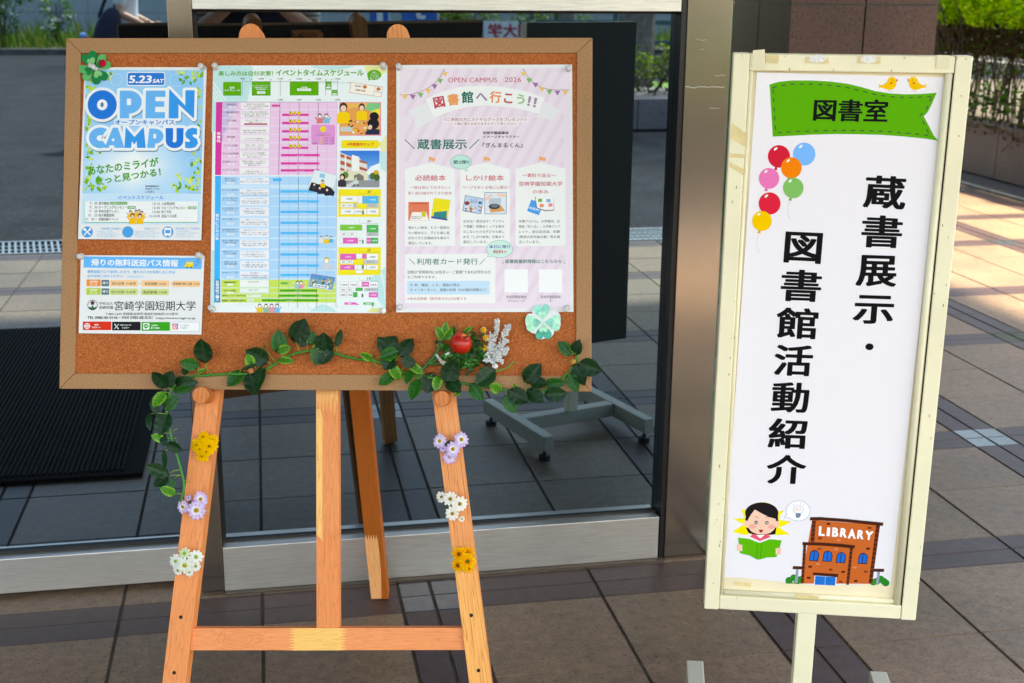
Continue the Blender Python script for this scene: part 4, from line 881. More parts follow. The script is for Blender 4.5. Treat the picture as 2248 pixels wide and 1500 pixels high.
for i, (y0, y1) in enumerate(brow):
    dx = -y0*.012
    p.quad([(132+dx*.5, y0), (1392+dx*.8, y0), (1392+dx*.8, y1), (132+dx*.5, y1)], LB, 1.5); p.rect(332, y0+4, 655, y1-4, (236, 240, 246), 2.2)
    tt = btxt[i]; s1 = tt[0]; h = (len(s1)+1)//2 if len(s1) > 11 else len(s1); parts = [s1[:h], s1[h:]] if s1[h:] else [s1]
    for k, s_ in enumerate(parts): wd = min(185, len(s_)*20); p.T(s_, 228-wd/2, y0+8+k*23, 228+wd/2, y0+26+k*23, (50, 70, 100), .005, 4, res=1)
    p.rrect(190, y0+56, 268, y0+76, 6, WHT, 3); p.T('45教室', 202, y0+60, 256, y0+72, (90, 160, 215), 0, 4)
    wd = min(280, len(tt[1])*19); p.T(tt[1], 495-wd/2, y0+14, 495+wd/2, y0+31, (120, 120, 140), 0, 4, res=1); wd = min(305, len(tt[2])*17)
    p.T(tt[2], 495-wd/2, y0+42, 495+wd/2, y0+59, (60, 60, 66), .005, 4, res=1)
    if i: p.T(tt[2][::-1], 495-wd*.45, y0+64, 495+wd*.45, y0+79, (60, 60, 66), .005, 4, res=1)
for k, x in enumerate((655, 760, 866, 968, 1077, 1176, 1284, 1388)): p.line([(x+8, -55), (x, 1378)], 4 if k in (1, 3, 5, 7) else 2, (60, 66, 80) if k in (1, 3, 5) else (140, 160, 180), 3)
p.rect(695, -40, 790, -12, CY, 3.6)
for y in (103, 213, 328, 448, 561, 683, 795, 917, 1021): p.rect(780, y-13, 1198, y+13, (68, 186, 242), 3.6); p.T('11:00～13:00', 978, y+2, 1062, y+14, WHT, 0, 4.6, res=1)
# green rows
LG = (200, 226, 96); DG = (58, 168, 34)
p.rect(52, 1068, 116, 1322, (34, 122, 62), 2)
for i, c in enumerate('各種相談ブース'): p.T(c, 66, 1078+i*33, 104, 1108+i*33, WHT, .035, 4)
for i, (y0, y1, s1, s2) in enumerate(((1072, 1157, '保護者説明会', '保育科対象'), (1163, 1217, '何でも相談', '□保育 □奨学金'), (1223, 1270, '抹茶をいただく会(学友会)', ''), (1277, 1322, '蔵書展示・図書館展示活動紹介', ''))):
    p.rect(128, y0, 1385, y1, LG, 1.5)
    if s2:
        p.rect(332, y0+4, 650, y1-4, (236, 242, 238), 2.2); p.T(s1, 155, y0+18, 290, y0+38, (50, 70, 40), .01); p.T(s2, 425, y0+14, 540, y0+32, (120, 160, 130), 0); p.rrect(190, y0+44, 260, y0+62, 6, WHT, 3)
    else: p.T(s1, 138, y0+14, 395, y0+34, (50, 70, 40), .01)
p.rrect(408, 1236, 570, 1260, 8, WHT, 3); p.T('1階エントランス', 424, 1240, 555, 1256, (90, 150, 90)); p.rrect(414, 1288, 486, 1312, 8, WHT, 3); p.T('図書館', 424, 1293, 476, 1308, (90, 150, 90))
for (x0, x1, y) in ((780, 860, 1112), (773, 1176, 1191), (762, 1195, 1247), (575, 1195, 1298)): p.rect(x0, y-12, x1, y+12, DG, 3.6); p.T('11:00～13:00', (x0+x1)/2-40, y, (x0+x1)/2+40, y+12, WHT, 0, 4.6, res=1)
# tilted photos
p.quad([(1150, -138), (1402, -78), (1366, 160), (1080, 92)], (205, 215, 225), 5); p.quad([(1156, -130), (1396, -72), (1362, 62), (1100, 20)], (226, 236, 240), 5.3); p.quad([(1215, -100), (1270, -86), (1260, -40), (1205, -54)], (140, 200, 225), 5.5)
p.poly([(1085, 92), (1120, 0), (1180, 20), (1260, 30), (1330, 60), (1374, 110), (1362, 156)], (38, 40, 52), 5.6)
for (x, y, h, c) in ((1150, 5, 80, (50, 52, 70)), (1210, 40, 90, (40, 44, 66)), (1290, 60, 90, (36, 40, 60)), (1242, -30, 90, (245, 200, 20))): figure(p, x, y, h, c, L=5.8+y*.001)
p.quad([(1108, 996), (1388, 1040), (1354, 1192), (1080, 1152)], (225, 228, 230), 5); p.quad([(1112, 1002), (1382, 1045), (1352, 1186), (1086, 1148)], (120, 170, 190), 5.3)
p.poly([(1112, 1002), (1382, 1045), (1374, 1095), (1104, 1050)], (90, 150, 205), 5.5)
for k in range(40): p.ell(1110+rp.uniform(0, 240), 1062+rp.uniform(0, 84), 9, 9, rp.choice([(240, 190, 30), (60, 60, 60), (50, 100, 160), (235, 205, 180), (90, 140, 90)]), 5.8+k*.02, 8)
p.quad([(1140, 1112), (1310, 1140), (1300, 1172), (1132, 1146)], (240, 240, 235), 6.8); p.T('宮崎学園', 0, 0, 0, 0, (40, 70, 150), .02, 7.2, q=[(1152, 1124), (1290, 1146), (1285, 1162), (1148, 1140)])
for (x, y, h, c, hr) in ((1225, 590, 75, (240, 225, 220), (80, 66, 66)), (1285, 580, 95, (238, 205, 40), (140, 120, 100)), (1335, 590, 75, (90, 180, 220), (90, 80, 80)), (1285, 820, 150, (205, 212, 218), (215, 190, 60))): figure(p, x, y, h, c, hr, (250, 240, 232), 4)
p.poly([(1300, 970), (1310, 925), (1372, 905), (1362, 950)], (200, 208, 218), 5.2)
for (x, c) in ((965, (150, 200, 220)), (1005, (236, 150, 165))): figure(p, x, 1080, 90, c, (50, 40, 40), (252, 240, 232), 4, arms=1)
for (x, c) in ((550, (238, 200, 40)), (620, (140, 190, 160)), (682, (236, 150, 160)), (740, (110, 190, 225))): figure(p, x, 1332, 100, c, (70, 50, 46), (252, 238, 228), 4, arms=1)
# floor maps
YL = (246, 228, 42); MG = (236, 100, 190); GRY = (192, 198, 202)
for (yt, bg, nm) in ((78, YL, '4F'), (400, None, '3F'), (716, YL, '2F'), (1030, None, '1F')):
    if bg: p.poly([(1416, yt), (1882, yt), (1876, yt+304), (1410, yt+304)], bg, 2)
    p.T(nm, 1730, yt+16, 1772, yt+46, (90, 90, 60), 0); p.line([(1645, yt+12), (1645, yt+52), (1855, yt+54)], 2, (110, 110, 90), 3)
def rooms(rs):
    for (x0, y0, x1, y1, s_, c) in rs:
        p.rect(x0-1.5, y0-1.5, x1+1.5, y1+1.5, (140, 145, 145), 2.6); p.rect(x0, y0, x1, y1, c or (242, 243, 242), 3)
        if s_: w_ = min((x1-x0)*.8, len(s_)*17); cx, cy = (x0+x1)/2, (y0+y1)/2; p.T(s_, cx-w_/2, cy-9, cx+w_/2, cy+9, WHT if c and c != GRY else (70, 70, 70), .01, 4, res=1)
rooms(((1440, 153, 1628, 218, '44教室', None), (1632, 153, 1676, 235, '', None), (1680, 153, 1724, 235, '', (70, 185, 238)), (1728, 153, 1855, 235, '45教室', (70, 185, 238)), (1440, 236, 1512, 278, '階段', None), (1516, 236, 1576, 278, 'EV', None), (1580, 236, 1614, 278, '', GRY), (1728, 240, 1855, 278, '女子トイレ', GRY), (1440, 292, 1592, 354, '41教室', None), (1596, 292, 1674, 354, '42教室', None), (1696, 292, 1722, 354, '', None), (1728, 292, 1853, 354, '43教室', None), (1676, 318, 1692, 354, '', (90, 120, 90))))
rooms(((1434, 470, 1674, 530, '35教室', (120, 200, 60)), (1726, 470, 1852, 552, '36教室', (70, 185, 90)), (1434, 552, 1512, 592, '階段', None), (1524, 552, 1610, 592, 'EV', None), (1726, 556, 1852, 592, '女子トイレ', GRY), (1434, 612, 1462, 674, '', None), (1466, 612, 1626, 674, '31教室', MG), (1630, 612, 1674, 674, '32', None), (1724, 612, 1768, 674, '33', MG), (1770, 612, 1850, 674, '34教室', (70, 185, 90)), (1676, 636, 1690, 674, '', (90, 120, 90))))
rooms(((1434, 788, 1608, 852, '23教室', MG), (1612, 788, 1674, 840, '', None), (1678, 788, 1722, 840, '', MG), (1726, 788, 1850, 856, '25教室', None), (1434, 858, 1510, 894, '階段', None), (1514, 858, 1578, 894, 'EV', None), (1690, 858, 1850, 894, '女子トイレ', GRY), (1434, 910, 1590, 962, '21教室', MG), (1594, 910, 1624, 962, '', None), (1628, 910, 1670, 962, '', None), (1696, 910, 1722, 962, '', None), (1726, 910, 1848, 962, '22教室', None), (1674, 910, 1690, 950, '', (90, 120, 90)), (1606, 966, 1686, 1000, '', None)))
rooms(((1434, 1096, 1526, 1160, '13教室', None), (1530, 1096, 1624, 1160, '14教室', None), (1628, 1096, 1670, 1144, '', None), (1674, 1096, 1748, 1146, '15教室', MG), (1752, 1096, 1848, 1160, '16教室', None), (1434, 1164, 1506, 1200, '階段', None), (1510, 1164, 1576, 1200, 'EV', None), (1604, 1162, 1680, 1194, '', (70, 180, 80)), (1702, 1164, 1848, 1196, '女子トイレ', GRY), (1430, 1214, 1504, 1264, '保健室', None), (1508, 1214, 1574, 1264, '11教室', None), (1578, 1210, 1622, 1262, '', (70, 180, 80)), (1670, 1226, 1686, 1264, '', (90, 120, 90)), (1750, 1212, 1848, 1264, '12教室', MG)))
p.poly([(1480, 1320), (1596, 1320), (1650, 1350), (1590, 1346), (1480, 1346)], MG, 3); p.T('中庭', 1516, 1326, 1556, 1342, WHT, .02); p.poly([(1690, 1320), (1806, 1320), (1806, 1346), (1790, 1378), (1782, 1346), (1690, 1346)], (70, 180, 80), 3); p.T('図書館', 1714, 1326, 1778, 1342, WHT, .02)
p.poly([(1100, 1420), (1180, 1360), (1240, 1340), (1330, 1370), (1400, 1425)], MINT, .6); p.poly([(1760, 1060), (1935, 930), (1935, 1400), (1850, 1300)], MINT, .6)
for i in range(6): p.line([(1866+i*10, 970+i*40), (1924, 1060+i*44)], 9, PALE, .9)
p.poly([(1720, 1426), (1790, 1380), (1935, 1395), (1936, 1428)], (232, 236, 150), .7); p.poly([(15, 740), (60, 760), (52, 1420), (12, 1418)], MINT, .6)
for i in range(30): p.ring(rp.uniform(60, 1900), rp.choice([rp.uniform(1335, 1405)]), 12, 12, 2, (180, 220, 225), 1, n=12)
p.build('artwork', t)

# ------------------------------------------------------------------ poster: library invitation
t, p = poster('library_poster', 'pale pink library invitation poster with bunting at the board\'s right', 'poster', BM, [(870, 143), (1256, 142), (1259, 685), (869.6, 686)], DS)
p.zoom(860, 130, 5.173)
PKB = (236, 222, 232); RED = (196, 84, 98); TEAL = (34, 120, 100); OR = (240, 160, 95); PUR = (170, 130, 165); LGN = (150, 195, 130); CRM = (240, 241, 238)
p.quad([(92, 108), (2022, 104), (2030, 2830), (84, 2832)], PKB, 0)
for i in range(-13, 22):
    x = i*150
    a = max(0, (90-x)/1500); P_ = [(x, 2750), (x+70, 2750), (x+1500+70, 110), (x+1500, 110)]
    cl = [(min(2020, max(95, X)), Y) for X, Y in [(x+1500*k/20, 2750-2640*k/20) for k in range(21)] if 95 <= X <= 1950]
    if len(cl) > 1: p.line(cl, 50, (231, 214, 226), .5)
for P_, fl in (([(92, 406), (200, 404), (330, 372), (430, 320), (520, 245), (570, 170), (600, 118)], ((148, 418, 0), (238, 418, 1), (328, 398, 2), (412, 352, 0), (485, 300, 1), (548, 238, 2), (605, 160, 0))), ([(1496, 112), (1540, 190), (1610, 270), (1700, 325), (1830, 350), (2020, 350)], ((1498, 160, 0), (1558, 232, 2), (1632, 282, 1), (1706, 332, 0), (1788, 362, 2), (1880, 372, 1), (1972, 370, 0)))):
    p.line(P_, 5, (140, 80, 70), 2)
    for x, y, k in fl: p.poly([(x-34, y-14), (x+34, y-12), (x+3, y+44)], ((240, 200, 110), (160, 110, 165), (125, 185, 100))[k], 2.5)
p.T('OPEN CAMPUS', 638, 210, 1198, 264, RED, .0, 3); p.T('2026', 1282, 206, 1470, 262, RED, 0, 3)
top = [(385, 455), (560, 372), (760, 318), (1000, 300), (1250, 315), (1500, 360), (1740, 440)]; bot = [(1672, 622), (1470, 570), (1270, 540), (1060, 525), (850, 545), (650, 600), (480, 665)]
p.poly([(395, 490), (188, 595), (260, 660), (262, 805), (510, 665), (470, 640)], (231, 231, 232), 1.4); p.poly([(1735, 480), (1932, 592), (1838, 660), (1860, 700), (1605, 650), (1680, 620)], (231, 231, 232), 1.4); p.poly(top+bot, CRM, 2)
for s_, c, q4 in (('図', (200, 70, 86), [(464, 440), (588, 416), (612, 540), (488, 564)]), ('書', OR, [(626, 400), (758, 386), (770, 520), (640, 530)]), ('館', (20, 110, 92), [(788, 368), (922, 362), (928, 496), (796, 504)]), ('へ', PUR, [(956, 385), (1086, 385), (1086, 475), (956, 475)]), ('行', (238, 146, 84), [(1116, 360), (1248, 368), (1242, 500), (1108, 494)]), ('こ', (196, 74, 88), [(1280, 388), (1376, 396), (1370, 506), (1270, 496)]), ('う', LGN, [(1424, 394), (1514, 410), (1506, 520), (1412, 504)]), ('！', PUR, [(1556, 420), (1588, 428), (1566, 534), (1534, 528)]), ('！', PUR, [(1620, 436), (1656, 444), (1634, 552), (1600, 544)])):
    p.T(s_, 0, 0, 0, 0, c, .03, 3, q=q4, res=3)
p.rect(575, 660, 1552, 718, (240, 232, 236), 1.5); p.rect(690, 712, 1440, 764, (240, 232, 236), 1.7)
p.T('♡ご来館の方にステキなグッズをプレゼント♡', 592, 664, 1532, 706, (176, 80, 92), .005, 3); p.T('＊数に限りがありますのでご了承ください', 712, 718, 1416, 752, (176, 80, 92), .005, 3)
p.line([(150, 914), (258, 1020)], 10, TEAL, 2); p.line([(882, 1018), (994, 910)], 10, TEAL, 2); p.T('蔵書展示', 290, 908, 852, 1026, TEAL, .022, 3, res=3)
p.T('宮崎学園図書館', 1034, 820, 1328, 854, BLK, .02, 3); p.T('イメージキャラクター', 1036, 866, 1450, 898, BLK, .015, 3); p.T('『ぎんまるくん』', 1030, 950, 1488, 1006, BLK, .012, 3)
for (x0, x1, yp) in ((150, 718, 1248), (776, 1340, 1246), (1405, 1972, 1244)):
    cx = (x0+x1)/2; p.poly([(x0, yp), (cx, yp-70), (x1, yp), (x1+4, 2120), (x0, 2126)], CRM, 1.5)
    fx = cx-9; p.line([(fx, yp-72), (fx, yp-138)], 4, (190, 130, 90), 2); p.poly([(fx, yp-138), (fx+30, yp-134), (fx+45, yp-124), (fx+72, yp-122), (fx+62, yp-84), (fx+30, yp-92), (fx+2, yp-98)], (246, 172, 108), 2.3)
p.ell(785, 1168, 121, 82, (90, 150, 130), 2.4, 36); p.ell(785, 1168, 117, 78, (192, 230, 218), 2.8, 36); p.poly([(800, 1240), (858, 1276), (850, 1225)], (192, 230, 218), 2.9); p.line([(812, 1250), (858, 1276), (853, 1230)], 4, (90, 150, 130), 3.1); p.T('第2弾!!', 696, 1148, 880, 1192, (20, 104, 90), .02, 3.5)
p.T('必読絵本', 265, 1316, 614, 1382, (206, 92, 104), .015, 3); p.T('しかけ絵本', 846, 1316, 1274, 1382, (206, 92, 104), .015, 3); p.T('～資料で巡る～', 1484, 1298, 1862, 1344, (206, 92, 104), .01, 3); p.T('宮崎学園短期大学', 1444, 1390, 1938, 1442, (206, 92, 104), .012, 3)
p.zoom(860, 400, 5.0)
p.T('の歩み', 1548, 84, 1720, 128, (206, 92, 104), .012, 3)
p.T('一度は読んでおきたい！', 204, 42, 640, 76, (196, 90, 100), .008, 3); p.T('長く読み継がれてきた絵本', 178, 104, 660, 138, (196, 90, 100), .008, 3); p.T('ページをめくる毎に心躍る！', 770, 40, 1284, 76, (196, 90, 100), .008, 3)
for x0, y0, dy, rows in ((182, 484, 57, ('懐かしい絵本、もう一度読み', 'たい絵本など、子ども達に喜', 'ばれてきた定番絵本を集めて', '展示しています。')), (786, 414, 57, ('広がる！飛び出す！アイディ', 'ア満載！何度めくっても飽き', 'のこない小さな子どもも楽し', 'める「しかけ絵本」を集めて', '展示しています。')), (1396, 414, 57, ('卒業アルバム、大学案内、広', '報誌「忍ヶ丘」、大学祭パンフ', 'レット、創立記念誌、紀要', '（教員の研究論文集）等を展', '示しています。'))):
    for i, s_ in enumerate(rows): p.T(s_, x0, y0+i*dy, x0+(450 if len(s_) > 11 else len(s_)*33), y0+32+i*dy, (60, 60, 64), .006, 3)
# plain stand-ins for the pictured books
p.rect(182, 218, 410, 424, (232, 126, 92), 2); p.poly([(225, 330), (378, 330), (408, 422), (196, 422)], (244, 240, 232), 2.4); p.rect(330, 320, 374, 380, (206, 196, 60), 2.8); p.ring(242, 390, 24, 13, 5, (80, 110, 170), 2.8); p.ring(298, 388, 24, 13, 5, (110, 160, 80), 2.8); p.rect(204, 230, 396, 240, (190, 90, 60), 2.5)
p.poly([(462, 174), (645, 196), (610, 424), (430, 398)], (240, 224, 40), 2); p.poly([(466, 330), (606, 316), (602, 400), (458, 384)], (44, 136, 132), 2.4); p.poly([(436, 374), (612, 402), (610, 422), (431, 396)], (66, 84, 160), 2.8)
p.poly([(806, 144), (1008, 182), (980, 352), (776, 316)], (66, 86, 130), 2); p.poly([(811, 150), (1002, 187), (976, 346), (782, 311)], (186, 212, 236), 2.3)
for k in range(26): p.ell(800+rp.uniform(0, 180), 262+rp.uniform(0, 62)+0, rp.uniform(6, 15), rp.uniform(5, 10), rp.choice([(232, 150, 70), (240, 225, 210), (150, 90, 60), (120, 150, 190), (200, 60, 50)]), 2.6+k*.02, 9)
p.T('きょうの', 868, 186, 940, 208, (150, 50, 60), .02, 3.5); p.T('おやつは', 866, 210, 938, 232, (150, 50, 60), .02, 3.5); p.rect(952, 214, 986, 240, (60, 90, 150), 3.2); p.ell(826, 232, 28, 22, (150, 60, 50), 3.2)
p.rect(1018, 112, 1260, 352, (62, 90, 140), 2); p.rect(1023, 117, 1255, 347, (222, 230, 238), 2.3); p.poly([(1065, 180), (1200, 175), (1196, 260), (1070, 262)], (190, 200, 210), 2.6); p.poly([(1066, 268), (1196, 254), (1246, 318), (1086, 336)], (222, 160, 100), 2.9); p.ell(1126, 268, 62, 30, (58, 64, 72), 3.2); p.ell(1130, 262, 40, 18, (110, 120, 130), 3.5); p.poly([(1024, 180), (1090, 128), (1110, 150), (1024, 212)], (246, 205, 180), 3); p.poly([(1255, 140), (1170, 118), (1150, 148), (1255, 165)], (246, 205, 180), 3)
p.poly([(1532, 194), (1668, 232), (1612, 370), (1482, 326)], (60, 160, 230), 2); p.T('ALBUM', 0, 0, 0, 0, WHT, .03, 3, q=[(1512, 262), (1622, 296), (1612, 322), (1504, 290)]); p.poly([(1484, 318), (1612, 362), (1608, 370), (1482, 330)], WHT, 2.4)
p.poly([(1572, 160), (1680, 182), (1782, 178), (1780, 312), (1680, 318), (1590, 286)], (120, 76, 70), 2.8); p.poly([(1578, 158), (1680, 178), (1780, 174), (1776, 304), (1680, 308), (1594, 280)], (244, 243, 238), 3.2)
for (x, y, c) in ((1628, 200, (110, 180, 80)), (1720, 204, (120, 180, 230)), (1646, 258, (236, 150, 120)), (1742, 252, (236, 140, 150))): p.rect(x-22, y-18, x+22, y+18, c, 3.6)
p.poly([(146, 790), (1140, 784), (1136, 1330), (144, 1330)], CRM, 1.5)
p.ell(1184, 735, 144, 98, (110, 165, 150), 2.4, 36); p.ell(1184, 735, 140, 94, (206, 236, 226), 2.8, 36); p.poly([(1066, 786), (1042, 824), (1100, 810)], (206, 236, 226), 2.9); p.line([(1064, 784), (1042, 824), (1108, 811)], 4, (110, 165, 150), 3.1)
p.T('本日に限り', 1070, 690, 1298, 728, (44, 86, 150), .02, 3.5); p.T('無料!!', 1112, 746, 1258, 784, (206, 80, 90), .02, 3.5)
p.line([(190, 840), (254, 904)], 6, (90, 110, 105), 2); p.line([(964, 904), (1028, 840)], 6, (90, 110, 105), 2); p.T('利用者カード発行', 274, 838, 946, 906, TEAL, .01, 3, res=3)
p.T('図書館最新情報はこちらから', 1248, 848, 1866, 892, TEAL, .012, 3)
for x in (1220, 1893): p.line([(x, 852), (x, 898)], 4, (120, 150, 145), 3); p.poly([(x-8, 886), (x+8, 886), (x, 902)], (120, 150, 145), 3.3)
p.T('当館は"宮崎県内にお住まい・ご勤務"であれば学外の方', 172, 970, 1086, 1006, (66, 66, 70), .006, 3); p.T('もご利用できます。', 172, 1026, 486, 1058, (66, 66, 70), .006, 3)
p.rect(168, 1084, 1076, 1234, (198, 226, 244), 2); p.T('☆ 本、雑誌、ＣＤ、漫画の貸出', 198, 1112, 742, 1146, (60, 70, 80), .006, 3); p.T('☆ インターネット、部屋の利用（DVD館内視聴など）', 198, 1166, 1040, 1200, (60, 70, 80), .006, 3)
p.T('※身分証明書（顔写真付き)が必要です', 172, 1264, 820, 1300, (196, 84, 98), .006, 3)
for x0, x1, s1, s2 in ((1236, 1496, '宮崎学園図書館', 'ホームページ'), (1614, 1872, '宮崎学園図書館', 'X')):
    p.rect(x0, 958, x1, 1212, (246, 246, 245), 2); p.T(s1, x0+20, 1244, x1-20, 1276, (90, 90, 94), 0, 3); w_ = 180 if len(s2) > 1 else 16; p.T(s2, (x0+x1)/2-w_/2, 1288, (x0+x1)/2+w_/2, 1318, (90, 90, 94), 0, 3)
p.build('artwork', t)

for nm in ('open_campus_poster', 'bus_information_sheet'):
    o = bpy.data.objects[nm]; k = .148 if nm[0] == 'o' else .068
    o.matrix_world = o.matrix_world @ Matrix.Translation((0, -k*.020-.0002, 0)) @ Matrix.Rotation(-.020, 4, 'X')

# ------------------------------------------------------------------ push pins
CLEAR = basic('clear_plastic', (.86, .86, .84), .12, spec=.6); CLEAR.node_tree.nodes['Principled BSDF'].inputs['Transmission Weight'].default_value = .35
CLEAR.node_tree.nodes['Principled BSDF'].inputs['IOR'].default_value = 1.35
WPIN = basic('white_plastic', (.82, .82, .80), .3)
def pin(px, py, label, d=DS, m=CLEAR, k=1.0):
    n = BM @ Matrix.Translation(L3(px, py, BM, d+.0005)) @ Matrix.Rotation(math.pi/2, 4, 'X')
    n = n @ Euler((random.uniform(-.25, .25), random.uniform(-.25, .25), 0)).to_matrix().to_4x4()
    t = thing('push_pin', label, 'push pin', n, 'push pins in the cork board')
    q = MB(); q.lathe([(.0001, .0), (.0052*k, .0), (.0054*k, .0012), (.003*k, .0024), (.0026*k, .0075), (.0046*k, .009), (.005*k, .0105), (.0046*k, .0116), (.0001, .0118)], n=16); q.build('head', m, t, smooth=True)
    q = MB(); q.tube([(0, 0, -.004), (0, 0, .0)], .0005, 6); q.build('needle', STEEL_H, t)
pin(445.6, 149, 'clear pin at the top right of the blue bubble-letter poster')
pin(205, 146.4, 'left of the two clear pins holding the dark green felt clover', -.006+.009, k=.8); pin(210.8, 151.4, 'right of the two clear pins holding the dark green felt clover', -.006+.009, k=.75)
pin(473.9, 149.5, 'clear pin at the top left of the big timetable poster'); pin(842.8, 148.6, 'clear pin at the top right of the big timetable poster')
pin(467.8, 679.5, 'clear pin at the bottom left of the big timetable poster'); pin(841, 683, 'pale pin at the bottom right of the big timetable poster', m=WPIN)
pin(877.4, 150.3, 'clear pin at the top left of the pink library poster'); pin(1246.6, 151.3, 'clear pin at the top right of the pink library poster')
pin(878.4, 674, 'clear pin at the bottom left of the pink library poster'); pin(1245, 676, 'clear pin at the bottom right of the pink library poster')
pin(179.8, 562.7, 'clear pin at the top left of the bus timetable sheet'); pin(440.8, 563.5, 'white-topped pin at the top right of the bus timetable sheet')
pin(980.5, 777.5, 'white pin under the red apple holding the flower pick', m=WPIN); pin(1086.6, 805, 'white pin below the white heather spikes', m=WPIN)

# ------------------------------------------------------------------ clovers
def heart(cx, cy, ang, ln, w, n=26):
    P = []
    for i in range(n):
        t = 2*math.pi*i/n; x = 16*math.sin(t)**3/16*w/2; y = (13*math.cos(t)-5*math.cos(2*t)-2*math.cos(3*t)-math.cos(4*t)+17)/29.5*ln
        P.append((cx+y*math.cos(ang)-x*math.sin(ang), cy+y*math.sin(ang)+x*math.cos(ang)))
    return P
FELT = vcol('felt', .95, .05, .15, 900, bump=.3)
def outline_mesh(P, M, Ri, d, th, col, name, m, parent):
    q = [Ri @ L3(x, y, M, d) for x, y in P]; mb = MB(); y = q[0].y
    pts = [(v.x, v.z) for v in q]; A = sum(pts[i][0]*pts[(i+1) % len(pts)][1]-pts[(i+1) % len(pts)][0]*pts[i][1] for i in range(len(pts)))
    prism(mb, pts if A < 0 else pts[::-1], y, y+th, lin(col)); return mb.build(name, m, parent)
c0 = (207, 149); R = BM @ Matrix.Translation(L3(*c0, BM, 0)); Ri = R.inverted() @ BM
t = thing('felt_clover', 'two-tone green felt clover with a ladybird at the board corner', 'clover', R)
for i, (a, col) in enumerate(((-115, (14, 128, 72)), (-32, (86, 178, 102)), (62, (14, 128, 72)), (152, (92, 180, 108)))):
    ar = math.radians(a); ln, w = ((38, 36), (36, 36), (36, 38), (34, 37))[i]
    lf = outline_mesh(heart(c0[0], c0[1], ar, ln, w), BM, Ri, .0010+.0006*i, .0014, col, 'leaf', FELT, t)
    ic = (130, 196, 128) if i in (0, 2) else (18, 130, 76)
    outline_mesh(heart(c0[0]+3*math.cos(ar), c0[1]+3*math.sin(ar), ar, ln*.55, w*.5), BM, Ri, .0018+.0006*i, .0009, ic, 'inner_leaf', FELT, t)
ctr = Ri @ L3(225, 139, BM, .0035); q = MB(); q.ball((0, 0, 0), (.0063, .0035, .0063), lin((200, 22, 60)), 16, 10)
lb = q.build('ladybird', FELT, t, Matrix.Translation(ctr), smooth=True); q = MB()
for (x, z) in ((-.003, .002), (.0, .0035), (.003, .002), (-.0028, -.002), (.0005, -.0008), (.0032, -.0022), (.0, -.004)): q.ball((x, -.0035+.3*(x*x+z*z)/.0063, z), .0008, (.02, .01, .01), 8, 6)
q.build('spots', basic('ladybird_black', (.02, .01, .01), .8), lb)
c0 = (1192.5, 707); R = BM @ Matrix.Translation(L3(*c0, BM, 0)); Ri = R.inverted() @ BM
t = thing('paper_clover', 'pale mint watercolour paper clover with white rim under the pink poster', 'clover', R)
P_ = [(1150+x/16.667, 660+y/16.667) for x, y in ((300, 480), (330, 250), (450, 190), (620, 190), (760, 125), (900, 180), (950, 300), (940, 410), (1120, 370), (1270, 430), (1340, 560), (1330, 680), (1355, 900), (1300, 990), (1110, 1100), (1095, 1220), (1000, 1340), (840, 1360), (640, 1430), (500, 1370), (430, 1220), (280, 1180), (120, 1070), (60, 830), (50, 680), (120, 520), (200, 480))]
outline_mesh(P_, BM, Ri, .0034, .0006, (246, 240, 236), 'paper_rim', PAPER, t)
for i, (a, c, c2) in enumerate(((-97, (140, 218, 196), (176, 238, 206)), (5, (176, 236, 206), (136, 212, 192)), (88, (70, 176, 150), (176, 234, 196)), (173, (170, 234, 196), (130, 206, 184)))):
    ar = math.radians(a); outline_mesh(heart(c0[0]+1.2*math.cos(ar), c0[1]+1.2*math.sin(ar), ar, 38, 36), BM, Ri, .0037+i*.0001, .0002, c, 'leaf', vcol('watercolour', .6, .2, .22, 130) if i == 0 else bpy.data.materials['watercolour'], t)
    outline_mesh(heart(c0[0]+2*math.cos(ar), c0[1]+2*math.sin(ar), ar, 21, 19), BM, Ri, .0043+i*.0001, .0002, c2, 'inner_leaf', bpy.data.materials['watercolour'], t)

# ------------------------------------------------------------------ ivy garland
gd = thing('ivy_garland', 'artificial ivy garland with dark glossy leaves along the board bottom', 'garland', BM.copy())
STEM = vcol('ivy_stem_plastic', .45, .4, .1, 80)
rg = random.Random(5)
def z3(p): return (300+p[0]/3.571, 680+p[1]/3.571)
def z4(p): return (800+p[0]/3.333, 650+p[1]/3.333)
sp = [z3(q) for q in ((345, 1500), (372, 1380), (335, 1210), (285, 1050), (248, 900), (236, 790), (260, 660), (330, 560), (425, 525), (560, 515), (690, 505), (800, 505), (890, 500), (1000, 475), (1115, 408), (1215, 352), (1340, 325), (1440, 322), (1535, 336), (1700, 382), (1860, 403))]
sp += [z4(q) for q in ((60, 470), (150, 500), (250, 552), (350, 582), (450, 592), (580, 618), (720, 640), (880, 660), (1050, 690), (1180, 722), (1300, 700), (1450, 600), (1540, 500), (1552, 430))]
def smooth(P, k=4):
    P = [Vector(q) for q in P]; o = []
    for i in range(len(P)-1):
        a, b, c, d = P[max(i-1, 0)], P[i], P[i+1], P[min(i+2, len(P)-1)]
        for j in range(k):
            t = j/k; o.append(.5*((2*b)+(c-a)*t+(2*a-5*b+4*c-d)*t*t+(3*b-a-3*c+d)*t**3))
    return o+[P[-1]]
q = MB(); sp3 = smooth([L3(x, y, BM, .006+.003*math.sin(i*1.3)) for i, (x, y) in enumerate(sp)])
q.tube(sp3, .0022, 7, lin((50, 130, 40)))
q.tube(smooth([L3(*z4(a), BM, .008) for a in ((930, 548), (985, 545), (1045, 525), (1095, 478))]), .0018, 6, lin((110, 140, 50)))
